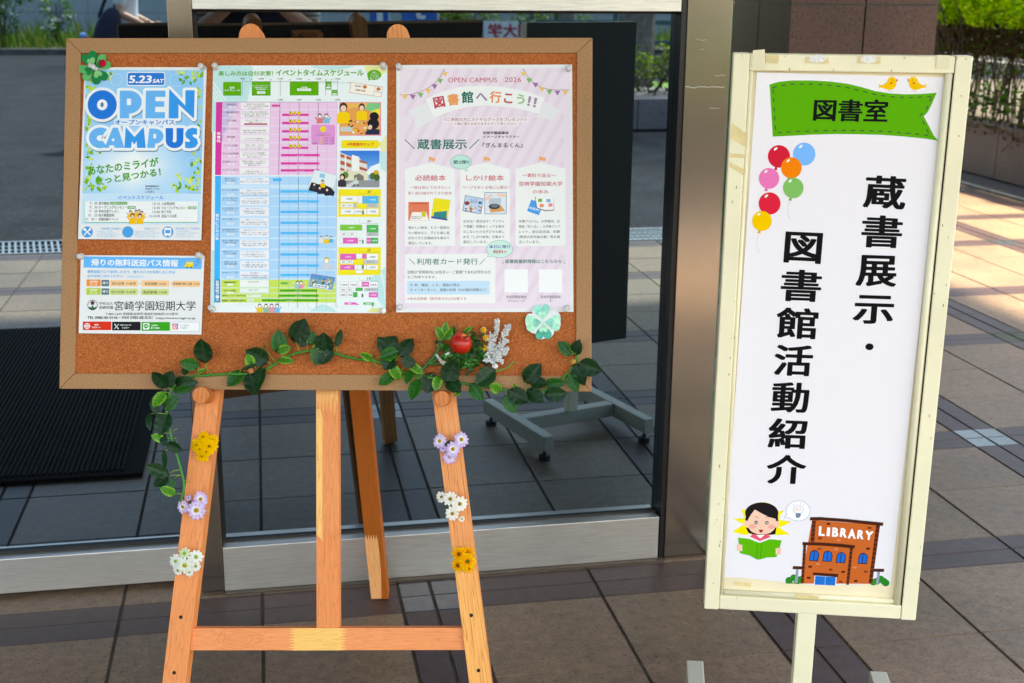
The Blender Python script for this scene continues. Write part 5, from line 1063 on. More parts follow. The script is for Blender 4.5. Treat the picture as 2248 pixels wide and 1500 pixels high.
for i in range(60):
    b0 = sp3[rg.randrange(len(sp3))]; e = b0+Vector((rg.uniform(-.014, .014), rg.uniform(-.008, 0), rg.uniform(-.012, .014))); q.tube([b0, (b0+e)/2+Vector((0, -.002, .001)), e], [.0009, .0007, .0005], 5, lin((120, 150, 50)))
q.build('vine_stem', STEM, gd, smooth=True)
# (crop, base, tip, width, shade): d dark, m mid, l light variegated
LV = [(3, (540, 405), (505, 225), 150, 'd'), (3, (482, 440), (335, 412), 95, 'm'), (3, (470, 496), (540, 465), 32, 'l'), (3, (400, 502), (350, 465), 48, 'd'), (3, (232, 605), (120, 487), 105, 'd'), (3, (235, 600), (285, 480), 112, 'd'), (3, (285, 602), (472, 572), 130, 'd'), (3, (295, 640), (440, 612), 55, 'm'), (3, (222, 652), (128, 766), 92, 'l'), (3, (222, 775), (322, 675), 104, 'm'), (3, (125, 690), (160, 835), 60, 'd'), (3, (232, 815), (178, 988), 132, 'd'), (3, (95, 820), (100, 948), 55, 'd'), (3, (215, 1022), (113, 985), 62, 'l'), (3, (205, 975), (218, 1075), 60, 'd'), (3, (245, 1055), (362, 1105), 85, 'd'), (3, (217, 1115), (226, 1250), 42, 'd'), (3, (238, 1295), (65, 1222), 105, 'd'), (3, (242, 1310), (132, 1385), 92, 'd'), (3, (296, 1325), (258, 1405), 52, 'm'), (3, (302, 1445), (180, 1395), 74, 'l'),
      (3, (1022, 405), (852, 318), 140, 'd'), (3, (902, 440), (868, 348), 78, 'l'), (3, (925, 432), (815, 475), 32, 'd'), (3, (822, 488), (708, 600), 105, 'm'), (3, (892, 505), (935, 672), 132, 'd'), (3, (985, 455), (945, 625), 90, 'd'), (3, (1122, 335), (1107, 157), 122, 'm'), (3, (1112, 326), (1210, 296), 74, 'l'), (3, (1112, 392), (1232, 405), 58, 'l'), (3, (1245, 250), (1322, 70), 158, 'd'), (3, (1335, 205), (1288, 292), 80, 'd'), (3, (1395, 270), (1360, 165), 76, 'm'), (3, (1480, 330), (1465, 178), 158, 'd'), (3, (1568, 280), (1605, 152), 58, 'd'), (3, (1420, 300), (1405, 438), 105, 'm'), (3, (1532, 320), (1430, 432), 84, 'd'), (3, (1005, 300), (1000, 276), 22, 'l'), (3, (1845, 388), (1750, 342), 62, 'l'),
      (4, (222, 440), (95, 300), 118, 'd'), (4, (150, 400), (240, 296), 118, 'd'), (4, (262, 432), (362, 312), 108, 'd'), (4, (242, 402), (108, 455), 92, 'm'), (4, (205, 445), (145, 538), 112, 'd'), (4, (365, 502), (264, 458), 84, 'd'), (4, (212, 572), (104, 652), 80, 'm'), (4, (196, 516), (262, 618), 78, 'l'), (4, (338, 502), (432, 572), 62, 'l'), (4, (338, 545), (304, 642), 68, 'm'), (4, (392, 618), (340, 762), 92, 'm'), (4, (500, 570), (452, 714), 128, 'd'), (4, (545, 588), (515, 692), 72, 'l'), (4, (600, 618), (672, 468), 138, 'd'), (4, (612, 612), (704, 704), 104, 'd'), (4, (946, 545), (806, 652), 124, 'd'), (4, (786, 648), (868, 762), 100, 'm'), (4, (996, 692), (918, 650), 78, 'l'), (4, (1112, 676), (1088, 644), 34, 'l'), (4, (1178, 625), (1292, 496), 124, 'd'), (4, (1062, 700), (1208, 776), 120, 'd'), (4, (1032, 735), (1106, 858), 95, 'm'), (4, (1198, 690), (1312, 778), 102, 'd'), (4, (1218, 632), (1342, 640), 88, 'd'), (4, (1328, 648), (1472, 634), 84, 'm'), (4, (1326, 724), (1488, 714), 104, 'd'), (4, (1512, 428), (1418, 332), 84, 'm'), (4, (1538, 426), (1575, 318), 84, 'd'), (4, (1578, 500), (1738, 552), 128, 'd'), (4, (1545, 508), (1618, 658), 94, 'd'), (4, (1500, 576), (1562, 708), 92, 'm'), (4, (702, 698), (654, 736), 32, 'l')]
def leaf_mesh(ln, w, col, edge, r, fold=.25, curl=.18):
    mb = MB(); nu, nv = 14, 3; vs = []; cs = []
    for i in range(nu+1):
        t = i/nu; xx = t**.74; pr_ = (max(0, 4*xx*(1-xx))**.60)*(1-.42*max(0, (t-.72)/.28)) if 0 < t < 1 else 0
        for j in range(-nv, nv+1):
            s_ = j/nv; ser = 1+.03*(1 if i % 2 else -1)*abs(s_)
            x = s_*w*.5*pr_*ser*1.06; back = -.10*ln*math.sin(math.pi*abs(s_))*max(0, 1-t*6)
            y = -(abs(s_)*w*.5*pr_)*fold + curl*ln*(t-.45)**2 - .04*ln*math.sin(t*20+j)*abs(s_)*.35
            vs.append((x, y, t*ln+back))
            vein = .0 if j else .55
            k = min(1, max(0, abs(s_)-.3)*1.5)*edge[3]; q3 = tuple(col[m]*(1-k)+edge[m]*k for m in range(3)); lat = 1+.30*math.sin(t*34-abs(s_)*7.0)*(j != 0)
            cs.append(tuple(q3[m]*lat*(1-vein)+(q3[m]*2.0+.012)*vein for m in range(3)))
    W_ = 2*nv+1
    mb.add(vs, [(i*W_+j, i*W_+j+1, (i+1)*W_+j+1, (i+1)*W_+j) for i in range(nu) for j in range(2*nv)], cs); return mb
def hang_leaf(parent, a, b, w, sh, name='leaf', d=None, mat=LEAFM):
    d0 = d if d is not None else .010+rg.random()*.012
    A = L3(*a, BM, d0*.7); B = L3(*b, BM, d0+rg.uniform(-.003, .008)); ln = (B-A).length
    wl_ = (L3(a[0]+w, a[1], BM, d0)-L3(a[0], a[1], BM, d0)).length
    col = {'d': lin((10, 46, 16)), 'm': lin((16, 72, 16)), 'l': lin((48, 110, 16))}[sh]; k = rg.uniform(.75, 1.25); col = tuple(v*k for v in col)
    edge = {'d': (*lin((22, 64, 26)), .5), 'm': (*lin((40, 104, 26)), .9), 'l': (*lin((120, 172, 56)), .95)}[sh]
    z = (B-A).normalized(); y = Vector((rg.uniform(-.3, .3), 1, rg.uniform(-.3, .3))); x = y.cross(z).normalized(); y = z.cross(x)
    M = Matrix(((x.x, y.x, z.x, A.x), (x.y, y.y, z.y, A.y), (x.z, y.z, z.z, A.z), (0, 0, 0, 1)))
    return leaf_mesh(ln, wl_, col, edge, rg, rg.uniform(.05, .3), rg.uniform(-.25, .35)).build(name, mat, parent, M, smooth=True)
for k, a, b, w, sh in LV:
    f = z3 if k == 3 else z4; s_ = 3.571 if k == 3 else 3.333; hang_leaf(gd, f(a), f(b), w/s_, sh)
    # leaf stalk back to the vine
    A = L3(*f(a), BM, .010); n_ = min(sp3, key=lambda v: (v-A).length)
    if (n_-A).length > .004:
        q = MB(); q.tube([A, (A+n_)/2+Vector((0, -.003, .002)), n_], [.0007, .0008, .001], 5, lin((120, 150, 50))); q.build('stalk', STEM, gd, smooth=True)
for (c, col) in ((z3((895, 480)), (176, 112, 70)), (z4((1526, 480)), (176, 130, 60))):
    q = MB(); q.ball((0, 0, 0), .0052, lin(col), 14, 10); q.build('berry', PLAIN, gd, Matrix.Translation(L3(*c, BM, .016)), smooth=True)

# ------------------------------------------------------------------ flower pick with apple
bq = thing('flower_pick', 'artificial flower pick with red apple and white heather on the board', 'flower pick', BM.copy())
def z7(x, y): return (930+x/7.025, 690+y/7.025)
q = MB()
for P_, r_ in ((((-60, 900), (60, 760), (150, 660), (230, 540), (280, 420)), .0032), (((60, 770), (200, 700), (330, 600), (430, 500)), .0026), (((150, 670), (380, 640), (560, 620), (760, 640)), .002), (((60, 770), (300, 760), (600, 700), (900, 720)), .0022)):
    q.tube(smooth([L3(*z7(*a), BM, .008) for a in P_]), r_, 7, lin((44, 92, 34)))
q.build('stem', STEM, bq, smooth=True)
AP = basic('apple_skin', lin((172, 20, 14)), .32, col2=lin((200, 40, 18)), scale=60)
ctr = L3(*z7(575, 450), BM, .026); ra = .0187
q = MB(); prof = []
for i in range(19):
    th = math.pi*i/18; r_ = ra*(math.sin(th)*(1+.06*math.cos(th))); z = ra*.94*math.cos(th)-ra*.26*math.exp(-(th/.35)**2)+ra*.14*math.exp(-((math.pi-th)/.35)**2); prof.append((max(r_, .0001), z))
q.lathe(prof, n=28); ap = q.build('apple', AP, bq, Matrix.Translation(ctr) @ Euler((.55, .62, 0)).to_matrix().to_4x4(), smooth=True)
q = MB(); q.tube([(0, 0, ra*.6), (.001, 0, ra*.85), (.003, 0, ra*1.1)], .0011, 6, (.05, .03, .015)); q.build('apple_stalk', PLAIN, ap)
q = MB(); q.lathe([(.0001, ra*.69), (.003, ra*.7), (.0062, ra*.80)], n=14); q.build('stalk_hollow', basic('apple_yellow', lin((225, 140, 40)), .5), ap)
for (a, b, w, sh) in (((320, 360), (350, 120), 130, 'l'), ((300, 380), (190, 190), 120, 'l'), ((330, 390), (450, 220), 120, 'l'), ((310, 380), (210, 330), 90, 'l'), ((440, 330), (480, 180), 70, 'm'), ((610, 290), (750, 190), 70, 'l'), ((260, 540), (240, 440), 90, 'l'), ((300, 560), (380, 440), 80, 'm'), ((250, 480), (180, 400), 60, 'd'), ((900, 700), (1280, 610), 190, 'd'), ((930, 640), (980, 810), 110, 'd')):
    hang_leaf(bq, z7(*a), z7(*b), w/7.025, sh, d=.010 if sh != 'd' else .005)
for (x0, y0, x1, y1, n_) in ((600, 420, 860, 320, 8), (700, 560, 880, 440, 8), (560, 640, 860, 580, 10), (520, 700, 850, 780, 10), (640, 660, 960, 600, 10), (340, 640, 560, 780, 8), (600, 720, 740, 860, 7)):
    q = MB(); A, B = L3(*z7(x0, y0), BM, .009), L3(*z7(x1, y1), BM, .016); q.tube([A, B], .0009, 5, lin((40, 92, 30)))
    for i in range(n_*3):
        t_ = rg.random(); c = A+(B-A)*t_+Vector((rg.uniform(-.010, .010), rg.uniform(-.008, .008), rg.uniform(-.010, .010)))
        d_ = Vector((rg.gauss(0, 1), rg.gauss(0, .6), rg.gauss(0, 1))).normalized()*rg.uniform(.004, .0075); e_ = d_.cross(Vector((rg.gauss(0, .3), 1, rg.gauss(0, .3)))).normalized()*.0028
        cc = lin(rg.choice([(30, 84, 28), (44, 104, 34), (22, 66, 24), (60, 124, 40)])); q.add([c-d_, c+e_, c+d_, c-e_], [(0, 1, 2, 3)], cc)
    q.build('fern_sprig', LEAFM, bq)
for (P_, w_) in ((((1134, 100), (1130, 200), (1118, 290), (1080, 420), (1060, 560), (1080, 690)), 34), (((1300, 185), (1270, 270), (1230, 340), (1200, 450), (1140, 560), (1090, 680)), 48), (((1050, 300), (1060, 420), (1020, 540), (990, 640), (960, 700)), 40), (((1290, 400), (1220, 470), (1150, 600)), 30), (((1300, 530), (1200, 570), (1120, 640)), 20), (((1270, 590), (1190, 640), (1110, 690)), 20), (((1000, 660), (1030, 720), (1100, 755)), 12), (((1120, 690), (1170, 705), (1215, 735)), 12), (((1010, 380), (1030, 480), (1060, 590)), 40), (((950, 640), (1000, 690), (960, 720)), 16)):
    q = MB(); A = smooth([L3(*z7(*a), BM, .014) for a in P_], 6); q.tube(A, .0008, 5, lin((206, 212, 205)))
    for i in range(len(A)*5):
        c = A[rg.randrange(len(A))]+Vector((rg.uniform(-1, 1)*w_/7.025*.00072, rg.uniform(-.006, .004), rg.uniform(-.003, .003))); k = rg.uniform(.0011, .0021); s_ = rg.uniform(.8, 1)
        q.ball(c, k, tuple(s_*v for v in lin((240, 242, 240))), 6, 4)
    q.build('heather_spike', PETAL, bq)
for (x, y) in ((925, 245), (965, 365), (945, 525)):
    c = L3(*z7(x, y), BM, .015); q = MB()
    for k in range(7):
        a = k*.9; d_ = Vector((math.cos(a)*.0062, rg.uniform(-.001, .001), math.sin(a)*.0062)); e_ = Vector((-math.sin(a), 0, math.cos(a)))*.0022; q.add([c, c+d_*.6+e_, c+d_, c+d_*.6-e_], [(0, 1, 2, 3)], lin((236, 226, 150)))
    fl = q.build('small_daisy', PETAL, bq); q = MB(); q.ball(c+Vector((0, -.002, 0)), (.0042, .003, .0042), lin((240, 170, 10)), 10, 7); q.build('daisy_centre', PETAL, fl, smooth=True)
q = MB(); q.add([tuple(L3(*z7(x, y), BM, .012)) for x, y in ((170, 610), (220, 620), (235, 660), (350, 745), (310, 800), (250, 740), (215, 680))], [(0, 1, 2, 6), (2, 3, 4, 5), (2, 5, 6)], lin((206, 210, 190))); q.build('ribbon', PETAL, bq)

# ------------------------------------------------------------------ daisy clusters on the easel legs
def daisy(parent, M, c, r, cin, cout, cc, n=12, lay=1, tilt=(0, 0), cr=.26, name='flower'):
    mb = MB()
    for ly in range(lay):
        nn = n-ly*3; rr = r*(1-.28*ly)
        for k in range(nn):
            a = 2*math.pi*(k+.5*ly)/nn+rg.uniform(-.1, .1); u = Vector((math.cos(a), 0, math.sin(a))); s_ = Vector((-math.sin(a), 0, math.cos(a))); l = rr*rg.uniform(.88, 1.08); w = rr*math.pi/nn*1.45
            vs = []; cs = []
            for i, (t_, ww) in enumerate(((.12, .35), (.45, .85), (.75, 1.0), (.93, .7), (1.0, .25))):
                y = -rr*.22*math.sin(t_*2.2)*(1+.6*ly)+rg.uniform(-.04, .04)*rr
                for j in (-1, 0, 1):
                    vs.append(u*l*t_+s_*w*.5*ww*j+Vector((0, y-(.03*rr if j == 0 else -.02*rr)-ly*.0012, 0))); k_ = min(1, max(0, (t_-.55)/.45)); cs.append(tuple(lin(cin)[m]*(1-k_)+lin(cout)[m]*k_ for m in range(3)))
            mb.add(vs, [(i*3+j, i*3+j+1, (i+1)*3+j+1, (i+1)*3+j) for i in range(4) for j in (0, 1)], cs)
    mt = Matrix.Translation(c) @ Euler((tilt[0], 0, tilt[1])).to_matrix().to_4x4()
    o = mb.build(name, PETAL, parent, mt, smooth=True)
    q = MB(); q.ball((0, -r*.16-.0012*(lay-1), 0), (r*cr, r*.16, r*cr), lin(cc), 14, 8)
    for k in range(26): a, b = rg.uniform(0, 6.28), math.sqrt(rg.random()); q.ball((r*cr*b*math.cos(a), -r*.16-.0012*(lay-1)-r*.15*math.sqrt(max(0, 1-b*b)), r*cr*b*math.sin(a)), r*.035, tuple(v*rg.uniform(.6, 1.2) for v in lin(cc)), 5, 4)
    q.build('flower_centre', PETAL, o, smooth=True); return o
def z5(x, y): return (340+x/2.5, 900+y/2.5)
def cluster(label, c, fl, base=(40, 90, 40)):
    R = BM @ Matrix.Translation(L3(*z5(*c), BM, LEGD)); Ri = R.inverted() @ BM
    t = thing('daisy_cluster', label, 'flower cluster', R, 'artificial daisy clusters on the easel legs')
    q = MB(); q.ball((0, -.004, 0), (.011, .004, .012), lin(base), 12, 8); q.build('calyx', LEAFM, t, smooth=True)
    for i, (x, y, r, cin, cout, cc, n, lay, d) in enumerate(fl):
        p_ = Ri @ L3(*z5(x, y), BM, LEGD+.008+d); rr = r*.00031
        v = (Ri @ L3(*z5(x, y), BM, LEGD)); daisy(t, None, p_, rr, cin, cout, cc, n, lay, (-v.z*14, -v.x*-14), .24 if lay < 3 else .14)
    return t
LAV = ((246, 242, 250), (196, 160, 226), (190, 160, 20)); WHD = ((236, 242, 226), (244, 244, 244), (214, 180, 30)); IV = ((244, 242, 230), (246, 245, 238), (170, 140, 20)); YE = ((240, 150, 10), (252, 205, 20), (150, 110, 20))
cluster('dense golden yellow daisies high on the left easel leg', (272, 200), [(x, y, r, (244, 178, 8), (254, 214, 12), (150, 120, 20), 13, 3, d) for x, y, r, d in ((300, 200, 46, .010), (268, 150, 34, .006), (235, 195, 40, .006), (262, 250, 38, .005), (318, 168, 34, .004), (250, 215, 32, .012), (285, 228, 34, .011))])
cluster('lavender-tipped daisies midway down the left easel leg', (212, 535), [(230, 550, 54, *LAV, 13, 2, .010), (252, 492, 44, *LAV, 12, 2, .006), (158, 532, 38, *LAV, 11, 2, .005), (185, 484, 18, (226, 206, 240), (180, 140, 215), (150, 110, 190), 7, 1, .006)])
cluster('white daisies with lime-green hearts low on the left easel leg', (180, 835), [(168, 852, 46, (226, 238, 204), (246, 247, 248), (206, 170, 30), 12, 2, .011), (165, 788, 32, (200, 226, 140), (242, 246, 240), (150, 190, 60), 9, 2, .007), (226, 808, 40, (232, 240, 222), (248, 248, 250), (160, 190, 70), 10, 2, .006), (118, 830, 38, (232, 240, 222), (246, 247, 250), (160, 190, 70), 10, 2, .005), (225, 858, 30, WHD[0], WHD[1], (150, 180, 80), 8, 1, .003), (128, 880, 30, WHD[0], WHD[1], (150, 180, 80), 8, 1, .003), (190, 890, 26, WHD[0], WHD[1], (150, 180, 80), 8, 1, .003)])
cluster('lavender-tipped daisies high on the right easel leg', (1622, 205), [(1636, 214, 44, *LAV, 13, 2, .010), (1565, 172, 40, *LAV, 11, 2, .006), (1680, 165, 44, *LAV, 12, 2, .005), (1618, 258, 40, (232, 220, 246), (190, 150, 224), (200, 170, 210), 10, 1, .004), (1582, 212, 22, (226, 206, 240), (180, 140, 215), (150, 110, 190), 8, 1, .007)])
cluster('ivory white daisies midway down the right easel leg', (1632, 525), [(1622, 490, 40, *IV, 11, 1, .010), (1672, 516, 44, *IV, 11, 2, .007), (1633, 568, 40, *IV, 10, 1, .008), (1574, 478, 32, *IV, 9, 1, .004), (1684, 598, 18, (240, 236, 220), (246, 244, 232), (110, 140, 60), 6, 1, .004)])
cluster('bright yellow daisies low on the right easel leg', (1698, 822), [(1716, 830, 46, (244, 150, 10), (255, 216, 14), (110, 120, 30), 12, 2, .010), (1670, 792, 42, (242, 146, 10), (254, 212, 14), (130, 90, 20), 12, 2, .006), (1716, 785, 36, (240, 140, 10), (254, 210, 18), (130, 90, 20), 11, 1, .005), (1664, 852, 38, (240, 140, 10), (254, 212, 14), (130, 90, 20), 11, 2, .005), (1722, 868, 30, (240, 150, 10), (254, 210, 18), (130, 90, 20), 10, 1, .003)])

# ------------------------------------------------------------------ sign stand
TH = .295
SM = Matrix.Translation(Vector((1.0*U, 2.11*U, 0))) @ Matrix.Rotation(-TH, 4, 'Z')
CREAM = basic('cream_enamel', lin((240, 233, 198)), .42, var=.05, scale=9)
CREAM2 = basic('cream_panel', lin((240, 226, 190)), .55, var=.08, scale=7)
sg = thing('sign_stand', 'cream steel sign stand on an H-shaped base right of the window', 'sign stand', SM.copy())
c4 = hit([1613, 2141, 2007, 1543.5], [114.5, 126, 1360.7, 1339.5], SM, 0)
xL, xR = (c4[0][0]+c4[3][0])/2, (c4[1][0]+c4[2][0])/2; zT, zB = (c4[0][1]+c4[1][1])/2, (c4[2][1]+c4[3][1])/2
wl_ = hit(1650, 300, SM)[0]-hit(1613, 300, SM)[0]; wl_ *= .97; wt = zT-hit(1880, 159, SM)[1]; wb = hit(1776, 1320, SM)[1]-zB; wr = xR-hit(2094, 500, SM)[0]+(hit(2094, 500, SM)[0]-hit(2094, 500, SM)[0])
wr = wl_
def sbox(nm, x0, y0, z0, x1, y1, z1, m, bev=.002, par=None):
    q = MB(); q.box((x0, y0, z0), (x1, y1, z1)); return q.build(nm, m, par or sg, bevel=bev)
sbox('frame_stile', xL, 0, zB, xL+wl_, .032, zT, CREAM); sbox('frame_stile', xR-wr, 0, zB, xR, .032, zT, CREAM)
sbox('frame_rail', xL+wl_+.0004, .0012, zT-wt, xR-wr-.0004, .031, zT-.0006, CREAM); sbox('frame_rail', xL+wl_+.0004, .0012, zB+.0006, xR-wr-.0004, .031, zB+wb, CREAM)
xi0, xi1, zi0, zi1 = xL+wl_+.0004, xR-wr-.0004, zB+wb+.0004, zT-wt-.0004
for (x, nm) in ((xi0+.0032, 'inner_bead'), (xi1-.0066, 'inner_bead')):
    q = MB(); q.tube([(x, .0066, zi0), (x, .0066, zi1)], .0032 if x < 0 else .006, 10); q.build(nm, CREAM, sg, smooth=True)
q = MB(); q.tube([(xi0+.007, .0085, zi0+.0045), (xi1-.013, .0085, zi0+.0045)], .0045, 10); q.build('inner_bead', CREAM, sg, smooth=True)
sbox('face_panel', xi0, .0125, zi0, xi1, .020, zi1, CREAM2, 0)
sbox('back_panel', xL+.001, .0325, zB+.001, xR-.001, .036, zT-.001, basic('dark_sign_back', (.03, .027, .022), .6), .001)
sbox('frame_gap_shadow', xR-wr-.0003, .0016, zB+wb, xR-wr-.00005, .02, zT-.001, basic('seam', (.05, .04, .03), .9), 0)
pw = (hit(1787, 1440, SM)[0]-hit(1745, 1440, SM)[0])/2; pc = hit(1766, 1440, SM)[0]
sbox('post', pc-pw, .004, .078, pc+pw, .031, zB, CREAM)
GB = basic('cream_base_enamel', lin((186, 184, 168)), .45, var=.06, scale=9)
bl = .415*U/2+.012
for x in (-.195*U, .195*U): sbox('base_runner', x-.016, -bl, .034, x+.016, bl, .078, GB, .002)
sbox('base_crossbar', -.195*U+.0165, -.02, .036, .195*U-.0165, .02, .0765, GB, .002)
for x in (-.195*U, .195*U):
    for y in (-bl+.025, bl-.025):
        q = MB(); q.lathe([(.0001, 0), (.017, 0), (.017, .014), (.005, .016), (.005, .033)], n=14); q.build('levelling_foot', RUBBER, sg, Matrix.Translation((x, y, 0)))
# old tape and paper remains on the frame
TAPE = basic('yellowed_tape', lin((228, 208, 150)), .3, var=.1, scale=50); REM = basic('paper_remains', (.82, .80, .76), .9, var=.15, scale=220); CTAPE = basic('clear_tape', lin((234, 226, 190)), .2)
def patch(nm, P_, d, m, k=(1480, 0, 2.927)):
    q = MB(); v = [L3(k[0]+x/k[2], k[1]+y/k[2], SM, d) for x, y in P_]; fs = [tuple(t) for t in tessellate_polygon([[Vector((a.x, a.z, 0)) for a in v]])]
    q.add(v, fs); return q.build(nm, m, sg)
for (P_, m, nm) in (([(850, 368), (990, 372), (996, 410), (848, 404)], TAPE, 'old_tape'), ([(1186, 362), (1328, 366), (1324, 412), (1180, 406)], TAPE, 'old_tape'), ([(592, 352), (672, 354), (668, 408), (586, 402)], TAPE, 'old_tape'), ([(372, 790), (466, 860), (462, 950), (362, 888)], TAPE, 'old_tape'), ([(358, 984), (456, 992), (452, 1018), (356, 1012)], TAPE, 'old_tape'), ([(356, 1040), (452, 1090), (446, 1128), (354, 1072)], TAPE, 'old_tape')): patch(nm, P_, -.0002 if nm == 'x' else .0004, m)
for cx, cy in ((920, 378), (1254, 380)):
    P_ = [(cx+(58 if abs(math.cos(a)) > .5 else 50)*math.cos(a)*random.uniform(.85, 1.1), cy+26*math.sin(a)*random.uniform(.8, 1.15)) for a in [i*.2618 for i in range(24)]]; patch('paper_remains', P_, .0008, REM)
patch('clear_tape', [(506, 324), (582, 318), (586, 440), (500, 436)], .0006, CTAPE); patch('clear_tape', [(1690, 354), (1768, 356), (1766, 440), (1682, 436)], .0006, CTAPE)
patch('old_tape', [(168, 738), (292, 752), (288, 782), (166, 768)], -.0120, TAPE, (1560, 1050, 3.267))
patch('old_tape', [(608, 830), (772, 846), (780, 872), (606, 860)], .0006, TAPE, (1560, 1050, 3.267))
RUST = basic('scuff', (.36, .28, .16), .9, var=.4, scale=300); rs = random.Random(9); q = MB()
for i in range(46):
    s_ = rs.random(); x, z = (rs.choice([xL+wl_*.9, xL+wl_*.5, xR-wr*.9, xR-wr*.4, xL+.002, xR-.003])+rs.uniform(-.003, .003), rs.uniform(zB+.01, zT-.01))
    if i < 10: x, z = rs.uniform(xL+.01, xR-.01), rs.choice([zT-.004, zT-wt+.003, zB+wb-.002])
    a, b = rs.uniform(.0004, .0012), rs.uniform(.0005, .0035); q.add([(x-a, -.0003, z), (x, -.0003, z-b), (x+a, -.0003, z), (x, -.0003, z+b)], [(0, 1, 2, 3)])
q.build('scuff_marks', RUST, sg)

# printed sheet stuck on the sign
DSG = -.0108
SB = [(1661.8, 159), (2078, 170.6), (1955.5, 1285), (1903, 1282), (1870, 1284), (1805, 1286), (1722, 1279), (1661, 1272), (1625, 1268), (1587, 1268)]
P_ = hit([a for a, b in SB], [b for a, b in SB], SM, DSG); c = P_.mean(0); R = SM @ Matrix.Translation((c[0], -DSG, c[1]))
st = thing('printed_sign_sheet', 'white printed library sheet with green ribbon heading stuck on the cream sign', 'sign sheet', R)
SHEET = basic('sign_sheet_paper', (.87, .84, .875), .42, spec=.35)
def corrugate(m):
    n, l, b = m.node_tree.nodes, m.node_tree.links, m.node_tree.nodes['Principled BSDF']; tc = n.new('ShaderNodeTexCoord'); w = n.new('ShaderNodeTexWave'); w.inputs['Scale'].default_value = 42; w.bands_direction = 'X'
    l.new(tc.outputs['Object'], w.inputs['Vector']); bp = n.new('ShaderNodeBump'); bp.inputs['Strength'].default_value = .03; bp.inputs['Distance'].default_value = .001
    l.new(w.outputs['Fac'], bp.inputs['Height']); l.new(bp.outputs[0], b.inputs['Normal'])
corrugate(SHEET)
q = MB(); prism(q, [(a-c[0], b-c[1]) for a, b in P_][::-1], 0, .0004); q.build('sheet', SHEET, st)
p = Print(SM, R.inverted() @ SM, DSG+.0002)
p.zoom(1560, 80, 3.125)
GR2 = (84, 172, 4); INKB = (8, 6, 9)
top = [(405, 330), (470, 312), (560, 303), (680, 303), (820, 310), (940, 326), (1040, 350), (1130, 376), (1230, 392), (1330, 398), (1440, 396), (1551, 388)]
p.poly(top+[(1520, 460), (1490, 520), (1462, 548), (1500, 620), (1530, 680), (1561, 716), (1470, 702), (1340, 688), (1180, 676), (1020, 672), (860, 670), (700, 674), (560, 682), (427, 688)], GR2, 1)
def dashes(P, w, col, L, dl=30, gp=33):
    P = [np.array(a, float) for a in P]; d = 0; on = True; cur = [P[0]]; rem = dl
    for a, b in zip(P, P[1:]):
        ln = np.linalg.norm(b-a); u = (b-a)/ln; s_ = 0
        while ln-s_ > rem:
            s_ += rem; pt = a+u*s_
            if on: p.line(cur+[pt], w, col, L)
            on = not on; cur = [pt]; rem = dl if on else gp
        rem -= ln-s_
        if on: cur.append(b)
DC = (70, 90, 60)
dashes([(424, 352), (470, 340), (560, 328), (690, 328), (820, 336), (930, 350), (1030, 374), (1130, 400), (1230, 414), (1340, 419), (1440, 417), (1518, 412)], 8, DC, 2)
dashes([(1516, 420), (1480, 500), (1436, 546), (1476, 620), (1504, 682)], 8, DC, 2); dashes([(428, 360), (446, 662), (560, 656), (700, 650), (860, 645), (1020, 646), (1180, 652), (1340, 664), (1470, 676), (1500, 684)], 8, DC, 2)
p.T('図書室', 0, 0, 0, 0, INKB, .041, 2, q=[(712, 428), (1224, 434), (1212, 592), (700, 580)], res=4)
for (cx, s_) in ((1232, 1), (1402, -1)):
    p.poly([(cx+38*s_, 290), (cx+44*s_, 312), (cx+40*s_, 340), (cx+22*s_, 362), (cx-4*s_, 370), (cx-40*s_, 358), (cx-62*s_, 350), (cx-80*s_, 356), (cx-74*s_, 344), (cx-82*s_, 326), (cx-64*s_, 336), (cx-44*s_, 332), (cx-20*s_, 312), (cx-14*s_, 292), (cx-2*s_, 280), (cx+20*s_, 278)], (250, 196, 12), 1.5)
    p.ell(cx+8*s_, 321, 8, 8, (228, 96, 50), 2); p.ell(cx+16*s_, 300, 3, 3, INKB, 2); p.poly([(cx+42*s_, 296), (cx+56*s_, 288), (cx+47*s_, 301), (cx+57*s_, 310), (cx+43*s_, 309)], (200, 60, 50), 1.7)
    for dx in (-6, 12): p.line([(cx+dx*s_, 370), (cx+(dx-2)*s_, 380), (cx+(dx+6)*s_, 381)], 2, (210, 100, 90), 1.6)
for i, (x, y, r, c_, k) in enumerate(((642, 808, 77, (116, 184, 250), 0), (469, 824, 76, (216, 26, 54), 1), (554, 902, 71, (252, 132, 6), 1), (401, 975, 70, (240, 120, 184), 1), (567, 1040, 70, (126, 190, 98), 1), (405, 1147, 75, (226, 32, 60), 1), (352, 1267, 67, (250, 200, 6), 1))):
    L = 1.2+i*.7; kx, ky = x-r*.3, y+r*1.02
    if k: p.poly([(kx-3, ky-4), (kx+8, ky-2), (kx+12, ky+16), (kx-12, ky+14)], tuple(int(v*.9) for v in c_), L); p.line([(kx-2, ky+14), (kx-12, ky+50), (kx-18, ky+90), (kx-8, ky+130), (kx+6, ky+150)] if i in (4, 6) else [(kx, ky+12), (kx-6, ky+34)], 1.5, (190, 190, 180), L-.1)
    p.ell(x, y, r, r*1.02, c_, L+.3, 40); p.ell(x-r*.3, y-r*.68, r*.2, r*.1, WHT, L+.6, 14, rot=-.7)
p.zoom(1640, 360, 3.75)
def glyph(s_, q4, L=2): p.T(s_, 0, 0, 0, 0, INKB, .041, L, q=q4, res=4)
glyph('蔵', [(978, 92), (1320, 106), (1300, 378), (948, 362)]); glyph('書', [(952, 418), (1288, 432), (1268, 696), (932, 686)]); glyph('展', [(906, 748), (1244, 758), (1226, 1014), (890, 1006)]); glyph('示', [(886, 1078), (1216, 1088), (1202, 1322), (864, 1314)])
